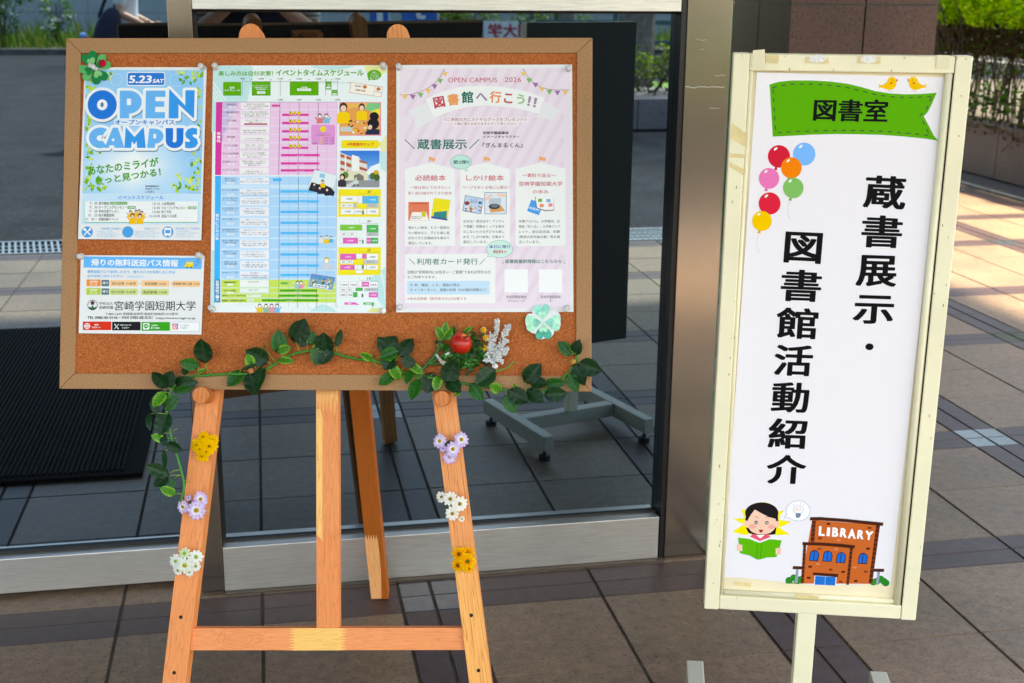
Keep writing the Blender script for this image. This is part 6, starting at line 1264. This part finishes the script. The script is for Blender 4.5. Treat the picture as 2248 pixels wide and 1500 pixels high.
glyph('図', [(318, 556), (628, 570), (606, 826), (298, 812)]); glyph('書', [(288, 866), (622, 878), (602, 1140), (268, 1128)]); glyph('館', [(248, 1178), (594, 1192), (574, 1446), (232, 1434)])
p.zoom(1640, 740, 3.75)
p.ell(1008, 81, 34, 28, INKB, 2, 26)
glyph('活', [(234, 60), (552, 72), (530, 326), (212, 316)]); glyph('動', [(212, 370), (520, 378), (502, 628), (192, 620)]); glyph('紹', [(184, 666), (502, 680), (484, 924), (166, 916)]); glyph('介', [(170, 968), (496, 972), (478, 1212), (150, 1208)])
p.zoom(1540, 1080, 5.352)
for P_ in ([(470, 204), (540, 216), (505, 300)], [(370, 318), (520, 312), (510, 385)], [(364, 468), (520, 370), (560, 490), (520, 510)], [(975, 214), (908, 232), (915, 290)], [(1058, 352), (905, 330), (920, 420)], [(1038, 502), (880, 400), (860, 510)]): p.poly(P_, (250, 232, 20), 1)
p.ell(705, 360, 215, 180, (254, 246, 140), .7); p.ell(720, 320, 206, 200, (252, 236, 60), .4)
p.poly([(520, 420), (550, 480), (610, 505), (820, 505), (868, 498), (880, 420)], (28, 20, 22), 1.6); p.poly([(570, 525), (610, 492), (700, 520), (780, 492), (816, 540), (690, 580)], (236, 88, 112), 1.8); p.poly([(640, 505), (745, 505), (690, 548)], (250, 246, 242), 2)
p.ell(708, 250, 196, 126, (28, 20, 22), 1.9, 36); p.poly([(514, 342), (522, 250), (560, 180), (850, 180), (896, 240), (904, 350), (880, 352), (700, 280), (550, 345)], (28, 20, 22), 2.1)
SK = (250, 204, 178)
p.ell(522, 372, 26, 36, SK, 2.2); p.ell(886, 378, 26, 36, SK, 2.2)
p.poly([(545, 330), (580, 268), (628, 208), (700, 250), (790, 296), (872, 318), (878, 380), (858, 440), (810, 482), (740, 500), (660, 498), (590, 470), (552, 425), (540, 370)], SK, 2.6)
p.ell(598, 406, 44, 28, (247, 172, 156), 2.9); p.ell(822, 412, 40, 26, (247, 172, 156), 2.9)
for x, y in ((642, 360), (768, 364)): p.ell(x, y, 20, 20, (30, 20, 22), 3); p.ell(x+2, y+2, 9, 10, WHT, 3.3); p.ell(x+4, y+4, 4, 4, (60, 50, 50), 3.6)
p.line([(628, 294), (650, 294), (668, 306)], 5, (60, 30, 20), 3); p.line([(752, 308), (768, 294), (786, 296)], 5, (60, 30, 20), 3); p.poly([(672, 446), (724, 446), (716, 470), (700, 480), (682, 472)], (170, 10, 30), 3); p.ell(700, 413, 5, 4, (225, 150, 130), 3)
p.poly([(440, 535), (450, 514), (560, 524), (680, 580), (800, 536), (930, 540), (942, 566), (690, 600)], (244, 240, 246), 3.4)
p.poly([(430, 538), (560, 552), (670, 596), (690, 598), (800, 556), (942, 570), (905, 706), (880, 766), (770, 772), (672, 798), (640, 790), (560, 746), (452, 722)], (86, 182, 16), 3.8)
p.line([(658, 600), (646, 786)], 6, (52, 140, 10), 4.2); p.line([(708, 602), (690, 784)], 6, (52, 140, 10), 4.2)
for (x, s_) in ((447, 1), (903, -1)):
    y = 652 if s_ == 1 else 694; p.poly([(x-32*s_, y-34), (x+6*s_, y-38), (x+26*s_, y-22), (x+26*s_, y+36), (x-28*s_, y+42)], (246, 198, 172), 4.3)
    for k in range(4): p.ell(x+25*s_, y-22+k*19, 10, 9, (252, 214, 190), 4.6+.05*k, 12)
p.ell(1136, 224, 142, 121, (150, 165, 205), 1.2, 40); p.poly([(1000, 258), (972, 303), (1050, 310)], (150, 165, 205), 1.3); p.ell(1136, 224, 137, 116, (250, 250, 254), 1.8, 40); p.poly([(1005, 262), (981, 299), (1052, 306)], (250, 250, 254), 1.9)
p.ell(1138, 212, 59, 48, (140, 158, 205), 2.3, 30); p.ell(1138, 212, 54, 43, (252, 252, 254), 2.7, 30); p.poly([(1108, 250), (1168, 250), (1162, 288), (1146, 306), (1116, 304), (1106, 284)], (116, 130, 152), 3)
p.ring(1118, 210, 12, 16, 5, (236, 160, 40), 3, 60, 300, 12); p.ring(1136, 208, 8, 9, 5, (236, 160, 40), 3, 0, 360, 12); p.ring(1154, 210, 12, 16, 5, (236, 160, 40), 3, -120, 120, 12)
for (a, b, c_, d) in ((1078, 148, 1090, 162), (1116, 138, 1122, 150), (1164, 136, 1158, 150), (1206, 148, 1192, 162)): p.line([(a, b), (c_, d)], 7, (236, 160, 40), 3)
BR, DB, LBK = (206, 102, 42), (74, 32, 18), (226, 132, 92)
for (cx, cy) in ((1030, 1040), (1085, 1010), (1130, 1045), (1160, 1030), (2060, 1050), (2105, 1025), (2140, 1050), (2165, 1070), (2020, 1060)): p.ell(cx, cy, 44, 40, (26, 136, 40), .8+cx*.0002, 16)
p.rect(990, 1064, 1170, 1078, (26, 136, 40), 1.4); p.quad([(1112, 905), (1140, 905), (1130, 1070), (1096, 1068)], (150, 158, 176), 1.7); p.quad([(2068, 935), (2098, 938), (2080, 1082), (2050, 1080)], (150, 158, 176), 1.7)
p.quad([(1076, 872), (1180, 876), (1180, 912), (1070, 908)], DB, 2); p.quad([(2010, 902), (2148, 906), (2142, 942), (2010, 938)], DB, 2)
p.poly([(1300, 330), (2100, 390), (2030, 900), (1965, 1080), (1165, 1078)], BR, 2.2)
def quoin(x0, y0, x1, y1, n, w):
    for i in range(n):
        a, b_ = i/n, (i+.52)/n; p.quad([(x0+(x1-x0)*a-w/2, y0+(y1-y0)*a), (x0+(x1-x0)*a+w/2, y0+(y1-y0)*a), (x0+(x1-x0)*b_+w/2, y0+(y1-y0)*b_), (x0+(x1-x0)*b_-w/2, y0+(y1-y0)*b_)], DB, 2.9)
        a, b_ = (i+.52)/n, (i+1)/n; p.quad([(x0+(x1-x0)*a-w/2, y0+(y1-y0)*a), (x0+(x1-x0)*a+w/2, y0+(y1-y0)*a), (x0+(x1-x0)*b_+w/2, y0+(y1-y0)*b_), (x0+(x1-x0)*b_-w/2, y0+(y1-y0)*b_)], (118, 52, 26), 2.9)
quoin(1322, 340, 1304, 590, 5, 44); quoin(2074, 395, 1984, 1080, 13, 44); quoin(1214, 625, 1184, 1076, 9, 34); quoin(1762, 660, 1716, 1092, 9, 34)
p.poly([(1276, 298), (1400, 296), (1700, 318), (2138, 362), (2130, 402), (1720, 358), (1400, 336), (1272, 336)], DB, 3.6); p.poly([(1188, 590), (1400, 596), (1640, 610), (1806, 630), (1796, 668), (1600, 646), (1400, 632), (1186, 626)], DB, 3.6); p.poly([(1312, 946), (1610, 966), (1600, 1004), (1310, 980)], DB, 3.4)
for i, (ch, q4) in enumerate((('L', [(1382, 402), (1452, 406), (1448, 520), (1374, 514)]), ('I', [(1476, 418), (1514, 420), (1506, 524), (1468, 520)]), ('B', [(1540, 416), (1612, 424), (1606, 532), (1530, 526)]), ('R', [(1636, 424), (1712, 432), (1706, 540), (1622, 530)]), ('A', [(1732, 436), (1806, 438), (1812, 554), (1718, 546)]), ('R', [(1838, 446), (1912, 454), (1902, 560), (1824, 550)]), ('Y', [(1926, 456), (2022, 466), (2000, 570), (1926, 562)]))): p.T(ch, 0, 0, 0, 0, (252, 252, 252), .075, 3.2, q=q4)
for (x, y, c_) in ((1492, 377, DB), (1974, 424, (110, 56, 28)), (1392, 546, (110, 56, 28)), (1612, 570, LBK), (1958, 668, DB), (1386, 670, (150, 70, 30)), (1584, 676, LBK), (1368, 848, LBK), (1276, 880, DB), (1518, 914, (130, 60, 28)), (1664, 940, DB), (1802, 888, LBK), (1930, 938, (130, 60, 28)), (1260, 1010, DB), (1634, 1056, (130, 60, 28)), (1812, 1048, DB)): p.rrect(x-22, y-12, x+22, y+12, 6, c_, 3)
for (x, y) in ((1322, 752), (1478, 760), (1636, 776), (1894, 786)):
    for g_, c_, L in ((0, (40, 22, 26), 3.2), (9, (0, 104, 204), 3.6)):
        p.poly([(x+(56-g_)*math.cos(math.radians(a))+6, y-10-(58-g_)*math.sin(math.radians(a))) for a in range(0, 181, 15)]+[(x-60+g_, y+58-g_), (x+46-g_, y+64-g_)], c_, L)
    p.line([(x+4, y-62), (x-5, y+58)], 7, (40, 22, 26), 4)
p.quad([(1328, 984), (1588, 1000), (1578, 1098), (1322, 1086)], (246, 246, 246), 3.2); p.quad([(1336, 988), (1578, 1002), (1570, 1100), (1330, 1090)], (0, 112, 206), 3.6); p.line([(1455, 996), (1450, 1096)], 5, (160, 210, 240), 4)
p.build('artwork', st)

# ------------------------------------------------------------------ things reflected in the glass, standing outside behind the camera
q = MB(); bx0 = seen_in_glass(-400, 100, 4.0*U, GL)
MATM = basic('ribbed_mat', (.006, .006, .007), .9, spec=.1)
t = thing('door_mat', 'long black ribbed rubber mat outside the sliding door', 'door mat', Vector((-2.2*U, 1.45*U, 0)))
q = MB(); q.box((-1.9*U, -.93*U, .002), (1.79*U, .97*U, .012)); q.build('mat_base', MATM, t, bevel=.003)
q = MB()
for i in range(230): x = (-1.86+i*.01565)*U; q.box((x, -.9*U, .0122), (x+.006, .94*U, .018))
q.build('ribs', basic('mat_rib', (.011, .011, .012), .8, spec=.1), t)
# far wall with panel joints
t = thing('far_wall', 'long pale grey panel wall along the far side of the road', 'wall', Vector((0, -26.9*U, 0)))
WALLM = basic('grey_panel', (.40, .44, .47), .75, var=.06, scale=1.5)
q = MB()
for i in range(-14, 14):
    for z0, z1 in ((0, .68), (.688, 2.4)): q.box((i*2.0+.55, -.1, z0), (i*2.0+2.542, .1, z1))
q.build('panel', WALLM, t); q = MB(); q.box((-28, -.12, 0), (29, .07, 2.42)); q.build('wall_core', basic('joint_dark', (.16, .17, .18), .9), t)
# verge grass and weeds
rgq = random.Random(31); q = MB()
for i in range(9000):
    x, y = rgq.uniform(-16, 10), -23.1*U-rgq.random()**1.3*2.6; h = rgq.uniform(.10, .34)+(.25 if rgq.random() < .12 else 0); a = rgq.uniform(0, 6.28); w = .012
    lx, ly = rgq.uniform(-.12, .12), rgq.uniform(-.08, .12); c_ = lin(rgq.choice([(88, 124, 34), (70, 104, 28), (110, 140, 44), (120, 128, 50)]))
    q.add([(x-w*math.cos(a), y-w*math.sin(a), .1), (x+w*math.cos(a), y+w*math.sin(a), .1), (x+lx*.5+w*.6, y+ly*.5, .1+h*.7), (x+lx, y+ly, .1+h)], [(0, 1, 2), (0, 2, 3)], c_)
structure(q.build('verge_grass', FOLI), 'stuff')
def bush(name, label, c, rx, ry, h, n, seed, cols, leaf=.07, flowers=0, group=None):
    r = random.Random(seed); t = thing(name, label, 'shrub', Vector(c), group)
    q = MB()
    for i in range(14):
        a = r.uniform(0, 6.28); k = r.random(); q.tube([(0, 0, 0), (rx*.4*k*math.cos(a), ry*.4*k*math.sin(a), h*.45), (rx*.75*k*math.cos(a), ry*.75*k*math.sin(a), h*.85)], [.012, .008, .004], 5, (.05, .045, .02))
    q.build('stem', PLAIN, t); cl = [Vector((r.uniform(-.8, .8)*rx, r.uniform(-.8, .8)*ry, h*r.uniform(.3, .92))) for _ in range(26)]
    def pos(r):
        b = cl[r.randrange(len(cl))]; return b+Vector((r.gauss(0, .13)*rx, r.gauss(0, .13)*ry, r.gauss(0, .09)*h))
    q = MB(); leafcloud(q, n, pos, leaf, cols, r); q.build('foliage', FOLI, t)
    if flowers:
        q = MB()
        for i in range(flowers):
            b = cl[r.randrange(len(cl))]+Vector((r.gauss(0, .1)*rx, .1+r.random()*ry*.5, h*.10+r.gauss(0, .06)*h)); m_ = MB()
            leafcloud(q, 9, lambda r: b+Vector((r.gauss(0, .05), r.gauss(0, .05), r.gauss(0, .018))), .05, [(.8, .82, .78)], r)
        q.build('blossom', PETAL, t)
    return t
GCO = [lin((66, 112, 40)), lin((86, 134, 46)), lin((50, 88, 34)), lin((110, 150, 60))]
cb = seen_in_glass(40, 60, 31*U, GL)
bush('flowering_bush', 'white flowering bush against the far grey wall', (cb.x-.25, cb.y+.4, .1), .75, .5, 1.45, 2300, 3, GCO, .08, 60)
bush('flowering_bush', 'small white-flowered shrub just right of the big flowering bush', (cb.x+.75, cb.y+.2, .1), .35, .3, .95, 600, 5, GCO, .07, 12)
for i, (px, nm) in enumerate(((960, 'low yellow-green shrub behind the blue flags'), (1010, 'dark green shrub between the flags and the banner'), (1220, 'green shrub right of the white banner'))):
    cb = seen_in_glass(px, 60, 30*U); bush('roadside_shrub', nm, (cb.x, cb.y, .1), .9, .5, 1.1+.2*i, 1400, 40+i, [lin((130, 150, 40)), lin((100, 130, 40)), lin((80, 110, 36))], .09)
# planter island with hedge and trunk
cb = seen_in_glass(1400, 250, 13.5*U)
t = thing('planter_island', 'stone planter island across the road holding a low hedge', 'planter', Vector((cb.x, cb.y, 0)))
q = MB()
for i in range(-6, 8): q.box((i*.6+.003, -1.4, 0), (i*.6+.597, 0, .33*U))
q.build('stone_facing', granite('island_granite', (.26, .21, .20), (.12, .1, .1), (.38, .32, .31), 30, .7), t, bevel=.008); q = MB(); q.box((-3.55, -1.35, .1), (4.7, -.08, .32*U)); q.build('soil', SOIL, t)
hedge('island_hedge', 'low bright green hedge on the planter island across the road', cb.x-3.3, cb.x+4.4, cb.y-1.1, cb.y-.25, .33*U, .42*U, .92*U, 90, 6500, 9, .06, [lin((140, 160, 24)), lin((110, 140, 24)), lin((84, 112, 24)), lin((160, 176, 50))])
def tree(label, x, y, hgt, tr, seed, crown=True, n=3000, cols=None, cz=.68):
    r = random.Random(seed); t = thing('broadleaf_tree', label, 'tree', Vector((x, y, 0)), 'trees across the road'); q = MB(); tops = []
    P_ = [Vector((0, 0, 0)), Vector((.03, .02, hgt*.2)), Vector((-.04, .03, hgt*.42)), Vector((.02, -.03, hgt*.62))]; q.tube(P_, [tr*1.15, tr, tr*.85, tr*.6], 10, lin((120, 112, 104)))
    for i in range(9):
        b = P_[2+i % 2]; a = i*.7+r.random(); l = hgt*r.uniform(.18, .32); m_ = b+Vector((math.cos(a)*l*.5, math.sin(a)*l*.5, l*.5)); e = m_+Vector((math.cos(a)*l*.5, math.sin(a)*l*.5, l*.45)); q.tube([b, m_, e], [tr*.4, tr*.25, tr*.1], 6, lin((110, 100, 90))); tops += [m_, e]
    q.build('trunk', vcol('bark', .9, .1, .35, 14) if 'bark' not in bpy.data.materials else bpy.data.materials['bark'], t)
    def pos(r):
        b = tops[r.randrange(len(tops))]; return b+Vector((r.gauss(0, .09), r.gauss(0, .09), r.gauss(.02, .07)))*hgt
    q = MB(); leafcloud(q, n, pos, .16, cols or GCO, r); q.build('crown', FOLI, t); return t
cb = seen_in_glass(1392, 80, 15.6*U); tree('grey-trunked tree rising behind the planter island hedge', cb.x, cb.y, 6.5, .19, 2)
cb = seen_in_glass(1270, 60, 24*U); tree('leafy tree behind the white banner', cb.x, cb.y-1.0, 6.0, .14, 4)
cb = seen_in_glass(330, 60, 27*U, GL); tree('leafy tree at the far kerb beyond the walking person', cb.x+2.4, cb.y, 5.5, .12, 6)
cb = seen_in_glass(1440, 60, 26*U); tree('leafy tree standing far beyond the planter island', cb.x+1.2, cb.y-2, 6.5, .15, 8)
# lawn patch and teal railing behind the island
cb = seen_in_glass(1450, 95, 17.5*U); q = MB(); q.add([(cb.x-2, cb.y-2.2, .03), (cb.x+5, cb.y-2.2, .03), (cb.x+5, cb.y-.4, .03), (cb.x-2, cb.y-.4, .03)], [(0, 1, 2, 3)]); structure(q.build('lawn', basic('lawn_green', lin((104, 140, 44)), .9, var=.35, scale=18)))
cb = seen_in_glass(1450, 50, 22*U); t = thing('railing', 'dark teal railing beyond the lawn across the road', 'railing', Vector((cb.x, cb.y, 0))); TEALM = basic('teal_paint', lin((40, 84, 86)), .5)
for z in (.45, .75, 1.05): q = MB(); q.box((-2.2, -.025, z), (3.2, .025, z+.07)); q.build('rail', TEALM, t)
for x in (-2.0, -.7, .62, 1.92, 3.1): q = MB(); q.box((x-.035, -.06, 0), (x+.035, -.027, 1.16)); q.build('rail_post', TEALM, t)
# blue event flags on poles
BLUE = basic('flag_blue', lin((30, 104, 190)), .7); WFL = basic('flag_white', (.8, .8, .8), .7)
def far_text(s_, x_right, z0, h, y, parent, m, o, depth=.012, vertical=False):
    v, f, lay = text_shape(s_, .035, 2); w = h*len(s_)*1.05 if not vertical else h
    q = MB(); q.add([(x_right-a*w-o.x, y+depth+l*.004-o.y, z0+b*h-o.z) for (a, b), l in zip(v, lay)], f); return q.build('lettering', m, parent)
for i, (px, pl, wd, nm) in enumerate(((920, 28, 75, 'blue flag with big white characters on a pole across the road'), (832, 28.4, 40, 'narrow blue and white flag left of the big blue flag'))):
    cb = seen_in_glass(px, 48, pl*U); w = wd/F*pl*U; t = thing('event_flag', nm, 'flag', Vector((cb.x, cb.y, 0)), None); z0 = cb.z
    q = MB(); q.tube([(w*.55, 0, .0), (w*.55, 0, z0+1.75)], .014, 8); q.tube([(w*.55, 0, z0+1.7), (-w*.55, 0, z0+1.7)], .009, 6); q.build('pole', basic('flag_pole', (.75, .76, .78), .4) if i == 0 else bpy.data.materials['flag_pole'], t)
    q = MB(); q.lathe([(.0001, 0), (.16, 0), (.16, .07), (.03, .10)], n=14); q.build('pole_base', CONC, t, Matrix.Translation((w*.55, 0, .001)))
    q = MB(); vs = []; nx, nz = 8, 16
    for a in range(nx+1):
        for b in range(nz+1): vs.append((-w/2+w*a/nx, .03*math.sin(a*.9+b*.25), z0+1.68*b/nz))
    q.add(vs, [(a*(nz+1)+b, (a+1)*(nz+1)+b, (a+1)*(nz+1)+b+1, a*(nz+1)+b+1) for a in range(nx) for b in range(nz)]); q.build('flag_cloth', BLUE, t, smooth=True)
    o = t.location
    if i == 0:
        for k, ch in enumerate('学大'): far_text(ch, o.x+w*.36, z0+.05+k*.62, w*.74 if k else w*.74, o.y+.035, t, WFL, o)
    else:
        q = MB(); q.add([(-w*.12, .036, z0), (w*.2, .036, z0), (w*.2, .036, z0+1.68), (-w*.12, .036, z0+1.68)], [(0, 1, 2, 3)]); q.build('white_stripe', WFL, t)
# white banner with red writing
pl = 27; a_ = seen_in_glass(1071, 84, pl*U); b_ = seen_in_glass(1104.5, 50, pl*U); chw = b_.x-a_.x; zb_ = a_.z-.02
t = thing('banner', 'white banner with large red characters across the road', 'banner', Vector((a_.x, a_.y, 0))); o = t.location
q = MB(); q.box((-.08, -.02, zb_-.02), (chw*8+.1, .0, zb_+chw*1.12)); q.build('banner_cloth', WFL, t)
REDM = basic('banner_red', lin((190, 50, 60)), .7)
for k, ch in enumerate('学大期短園学崎宮'): far_text(ch, o.x+chw*(k+.94), zb_+.03, chw*.9, o.y, t, REDM, o, .004)
for x in (-.1, chw*8+.12): q = MB(); q.tube([(x, -.01, 0), (x, -.01, zb_+chw*1.3)], .02, 8); q.build('banner_post', TEALM, t)

# ------------------------------------------------------------------ people
def skin_mesh(name, nodes, edges, m, parent, sub=2):
    me = bpy.data.meshes.new(name); me.from_pydata([n[0] for n in nodes], edges, []); o = mk(name, me, m, parent)
    sk = o.modifiers.new('skin', 'SKIN'); sk.use_smooth_shade = True; sk.branch_smoothing = .3
    if not me.skin_vertices: me.skin_vertices.new()
    for v, n in zip(me.skin_vertices[0].data, nodes):
        r = n[1] if isinstance(n[1], tuple) else (n[1], n[1]); v.radius = r
    me.skin_vertices[0].data[0].use_root = True
    ss = o.modifiers.new('subdivision', 'SUBSURF'); ss.levels = ss.render_levels = sub
    return o
def chain(nodes, edges, start, pts):
    k = start
    for p_ in pts: nodes.append(p_); edges.append((k, len(nodes)-1)); k = len(nodes)-1
    return k
def hand(nodes, edges, w, d, side, curl, r=.0085):
    """palm and five fingers continuing from wrist node w along d; side points to the thumb"""
    base = Vector(nodes[w][0]); d = d.normalized(); s_ = side.normalized(); n_ = d.cross(s_)
    nodes.append((tuple(base+d*.05), (.024, .016))); edges.append((w, len(nodes)-1)); pk = len(nodes)-1; pb = base+d*.05
    for i, (off, ln) in enumerate(((-.027, .055), (-.009, .068), (.009, .074), (.026, .066))):
        k0 = pb+d*.028+s_*off; chain(nodes, edges, pk, [(tuple(k0), r*1.1), (tuple(k0+d*ln*.5+n_*curl*.3*ln), r), (tuple(k0+d*ln*.8+n_*curl*.8*ln), r*.8)])
    t0 = base+d*.025+s_*.026; chain(nodes, edges, pk, [(tuple(t0+d*.01+s_*.012), r*1.2), (tuple(t0+d*.035+s_*.026), r), (tuple(t0+d*.055+s_*.03+n_*curl*.01), r*.8)])
def person(label, M, hgt, L, shirt, trouser, sleeve=True, hair_len=.0, hairc=(.012, .01, .009)):
    """L: joints (metres, facing +Y). One skinned body, clothes and hair as parts"""
    t = thing('person', label, 'person', M); V = lambda a: tuple(Vector(a))
    nodes = []; edges = []; pel = L['pelvis']; ch = L['chest']; nk = L['neck']; hd = L['head']
    nodes.append((pel, (.125, .095))); sp_ = chain(nodes, edges, 0, [(V((Vector(pel)+Vector(ch))/2), (.115, .085)), (ch, (.14, .095)), (nk, (.05, .05))])
    chain(nodes, edges, sp_, [(V(Vector(hd)+Vector((0, .0, -.085))), (.055, .06)), (V(Vector(hd)+Vector((0, .012, -.03))), (.066, .082)), (V(Vector(hd)+Vector((0, 0, .045))), (.074, .09)), (V(Vector(hd)+Vector((0, -.005, .095))), (.045, .055))])
    for s_ in ('l', 'r'):
        sh, el, wr_ = L['sh'+s_], L['el'+s_], L['wr'+s_]; w = chain(nodes, edges, 2, [(sh, .052), (V((Vector(sh)+Vector(el))/2), .045), (el, .037), (V((Vector(el)+Vector(wr_))/2), .034), (wr_, (.026, .022))])
        hand(nodes, edges, w, Vector(wr_)-Vector(el), Vector(L.get('thumb', (0, 0, 1))), .5 if s_ == 'l' else .5)
        hip, kn, an = L['hip'+s_], L['kn'+s_], L['an'+s_]
        chain(nodes, edges, 0, [(hip, .085), (V((Vector(hip)+Vector(kn))/2), .072), (kn, .052), (V((Vector(kn)*.6+Vector(an)*.4)), .052), (an, .036), (V(Vector(an)+Vector((0, .06, -.045))), (.034, .028)), (V(Vector(an)+Vector((0, .14, -.058))), (.036, .02))])
    skin_mesh('body', nodes, edges, SKIN, t)
    nodes = [(V((Vector(pel)*.8+Vector(ch)*.2)), (.148, .12))]; edges = []; k = chain(nodes, edges, 0, [(V((Vector(pel)+Vector(ch))/2), (.138, .108)), (ch, (.158, .116)), (V((Vector(ch)*.35+Vector(nk)*.65)), (.082, .074))])
    for s_ in ('l', 'r'):
        sh, el = Vector(L['sh'+s_]), Vector(L['el'+s_]); chain(nodes, edges, 2, [(V(sh), .068), (V((sh+el)/2), .062), (V(sh*.12+el*.88), .056)])
    skin_mesh('shirt', nodes, edges, shirt, t)
    nodes = [(V(Vector(pel)+Vector((0, 0, .06))), (.14, .112)), (pel, (.145, .115))]; edges = [(0, 1)]
    for s_ in ('l', 'r'):
        hip, kn, an = Vector(L['hip'+s_]), Vector(L['kn'+s_]), Vector(L['an'+s_]); chain(nodes, edges, 1, [(V(hip), .10), (V((hip+kn)/2), .085), (V(kn), .07), (V((kn+an)/2), .064), (V(an+Vector((0, 0, .03))), .056)])
    skin_mesh('trousers', nodes, edges, trouser, t)
    for s_ in ('l', 'r'):
        an = Vector(L['an'+s_]); q = MB(); q.ball((0, 0, 0), (.045, .13, .042), (.02, .02, .022), 14, 9); q.box((-.04, -.11, -.052), (.04, .12, -.036), (.02, .02, .02)); q.build('shoe', PLAIN, t, Matrix.Translation(an+Vector((0, .055, -.032))), smooth=True)
    h0 = Vector(hd); q = MB(); q.ball((0, -.018, .03), (.088, .108, .098), hairc, 20, 14)
    if hair_len: q.ball((0, -.055, -.06), (.078, .06, .11), hairc, 16, 10)
    q.build('hair', vcol('hair', .5, .4, .3, 90) if 'hair' not in bpy.data.materials else bpy.data.materials['hair'], t, Matrix.Translation(h0), smooth=True)
    q = MB(); q.ball((0, .098, -.012), (.012, .016, .02), (.55, .30, .20), 10, 8)
    for x in (-.03, .03): q.ball((x, .079, .012), (.011, .008, .007), (.8, .8, .78), 10, 7); q.ball((x, .086, .012), (.005, .004, .005), (.02, .015, .01), 8, 6); q.ball((x, .084, .034), (.016, .005, .003), (.02, .015, .01), 8, 5)
    q.ball((0, .083, -.05), (.022, .008, .006), (.45, .14, .12), 10, 6)
    for x in (-.074, .074): q.ball((x, -.005, .0), (.01, .018, .03), (.55, .30, .20), 8, 7)
    q.build('face', PLAIN, t, Matrix.Translation(h0), smooth=True); return t
WSH = basic('white_shirt', (.78, .79, .80), .8); NAVY = basic('navy_cloth', (.012, .016, .04), .85); BLKT = basic('black_trousers', (.012, .012, .016), .85)
def stripes():
    m, n, l, b = nmat('striped_cloth'); tc = n.new('ShaderNodeTexCoord'); w = n.new('ShaderNodeTexWave'); w.inputs['Scale'].default_value = 16; w.bands_direction = 'Z'; w.inputs['Distortion'].default_value = 1
    rp_ = n.new('ShaderNodeValToRGB'); rp_.color_ramp.elements[0].position = .45; rp_.color_ramp.elements[1].position = .55; rp_.color_ramp.elements[0].color = (.62, .62, .60, 1); rp_.color_ramp.elements[1].color = (.22, .23, .24, 1)
    l.new(tc.outputs['Object'], w.inputs['Vector']); l.new(w.outputs['Fac'], rp_.inputs[0]); l.new(rp_.outputs[0], b.inputs['Base Color']); b.inputs['Roughness'].default_value = .85; return m
ph = person('person in a striped shirt and navy apron photographing the board', Matrix.Translation((0.0, -.30, 0)), 1.6,
            dict(pelvis=(0, 0, .86), chest=(0, -.0, 1.19), neck=(0, .01, 1.36), head=(0, .03, 1.50), shl=(-.175, .0, 1.31), shr=(.175, .0, 1.31), ell=(-.25, .08, 1.115), elr=(.25, .08, 1.115), wrl=(-.105, .2, 1.225), wrr=(.105, .2, 1.225), hipl=(-.09, 0, .82), hipr=(.09, 0, .82), knl=(-.1, .02, .46), knr=(.1, .02, .46), anl=(-.1, -.02, .092), anr=(.1, -.02, .092), thumb=(0, -1, .2)), stripes(), BLKT)
q = MB(); q.tube([(0, .005, .72), (0, .008, .9), (0, .008, 1.22)], [.152, .150, .150], 20, caps=False)
ap = q.build('apron', NAVY, ph, smooth=True)
t = thing('handheld_camera', 'black camera held up by the person photographing', 'camera', Matrix.Translation((0, -.085, 1.5*U))); q = MB(); q.box((-.062, -.03, -.045), (.062, .02, .04)); q.box((-.02, -.03, .0402), (.02, .015, .062)); q.build('camera_body', DARKFR, t, bevel=.004)
q = MB(); q.lathe([(.03, 0), (.032, .045), (.030, .05), (.026, .046), (.0001, .03)], Matrix.Rotation(-math.pi/2, 4, 'X') @ Matrix.Translation((0, 0, .0205)), 24); q.build('lens', DARKFR, t)
wp = seen_in_glass(276, 47, 13*U, GL)
wk = person('person in a white short-sleeved shirt walking past with a dark bag', Matrix.Translation((wp.x, wp.y, -.012)) @ Matrix.Rotation(-math.pi/2, 4, 'Z'), 1.6,
            dict(pelvis=(0, 0, .88), chest=(0, .02, 1.22), neck=(0, .03, 1.39), head=(0, .05, 1.52), shl=(-.17, .02, 1.34), shr=(.17, .02, 1.34), ell=(-.22, -.04, 1.09), elr=(.22, -.02, 1.09), wrl=(-.19, .14, 1.0), wrr=(.2, .2, .98), hipl=(-.09, 0, .84), hipr=(.09, 0, .84), knl=(-.09, .16, .50), knr=(.09, -.02, .48), anl=(-.09, .14, .092), anr=(.09, -.24, .13), thumb=(0, 0, 1)), WSH, BLKT, hair_len=1)
t = thing('shoulder_bag', 'dark navy shoulder bag with bright charms carried by the walking person', 'bag', Matrix.Translation((wp.x-.13, wp.y+.25, .92))); q = MB(); q.ball((0, 0, 0), (.10, .06, .21), (1, 1, 1), 18, 12); q.build('bag_body', NAVY, t, Matrix.Rotation(.35, 4, 'Y'), smooth=True)
q = MB(); q.tube([(.05, 0, .12), (.10, -.05, .3), (.14, -.09, .47), (.10, -.22, .475), (.0, -.2, .3), (-.06, -.05, .12)], .014, 6); q.build('strap', NAVY, t, smooth=True)
for (x, z, c_) in ((-.16, -.06, (210, 60, 60)), (-.19, -.10, (240, 150, 60)), (-.15, -.12, (220, 120, 190)), (-.18, -.03, (120, 160, 220)), (-.13, -.09, (250, 220, 120))): q = MB(); q.ball((0, 0, 0), .032, lin(c_), 10, 8); q.build('charm', PLAIN, t, Matrix.Translation((x, .05, z)), smooth=True)
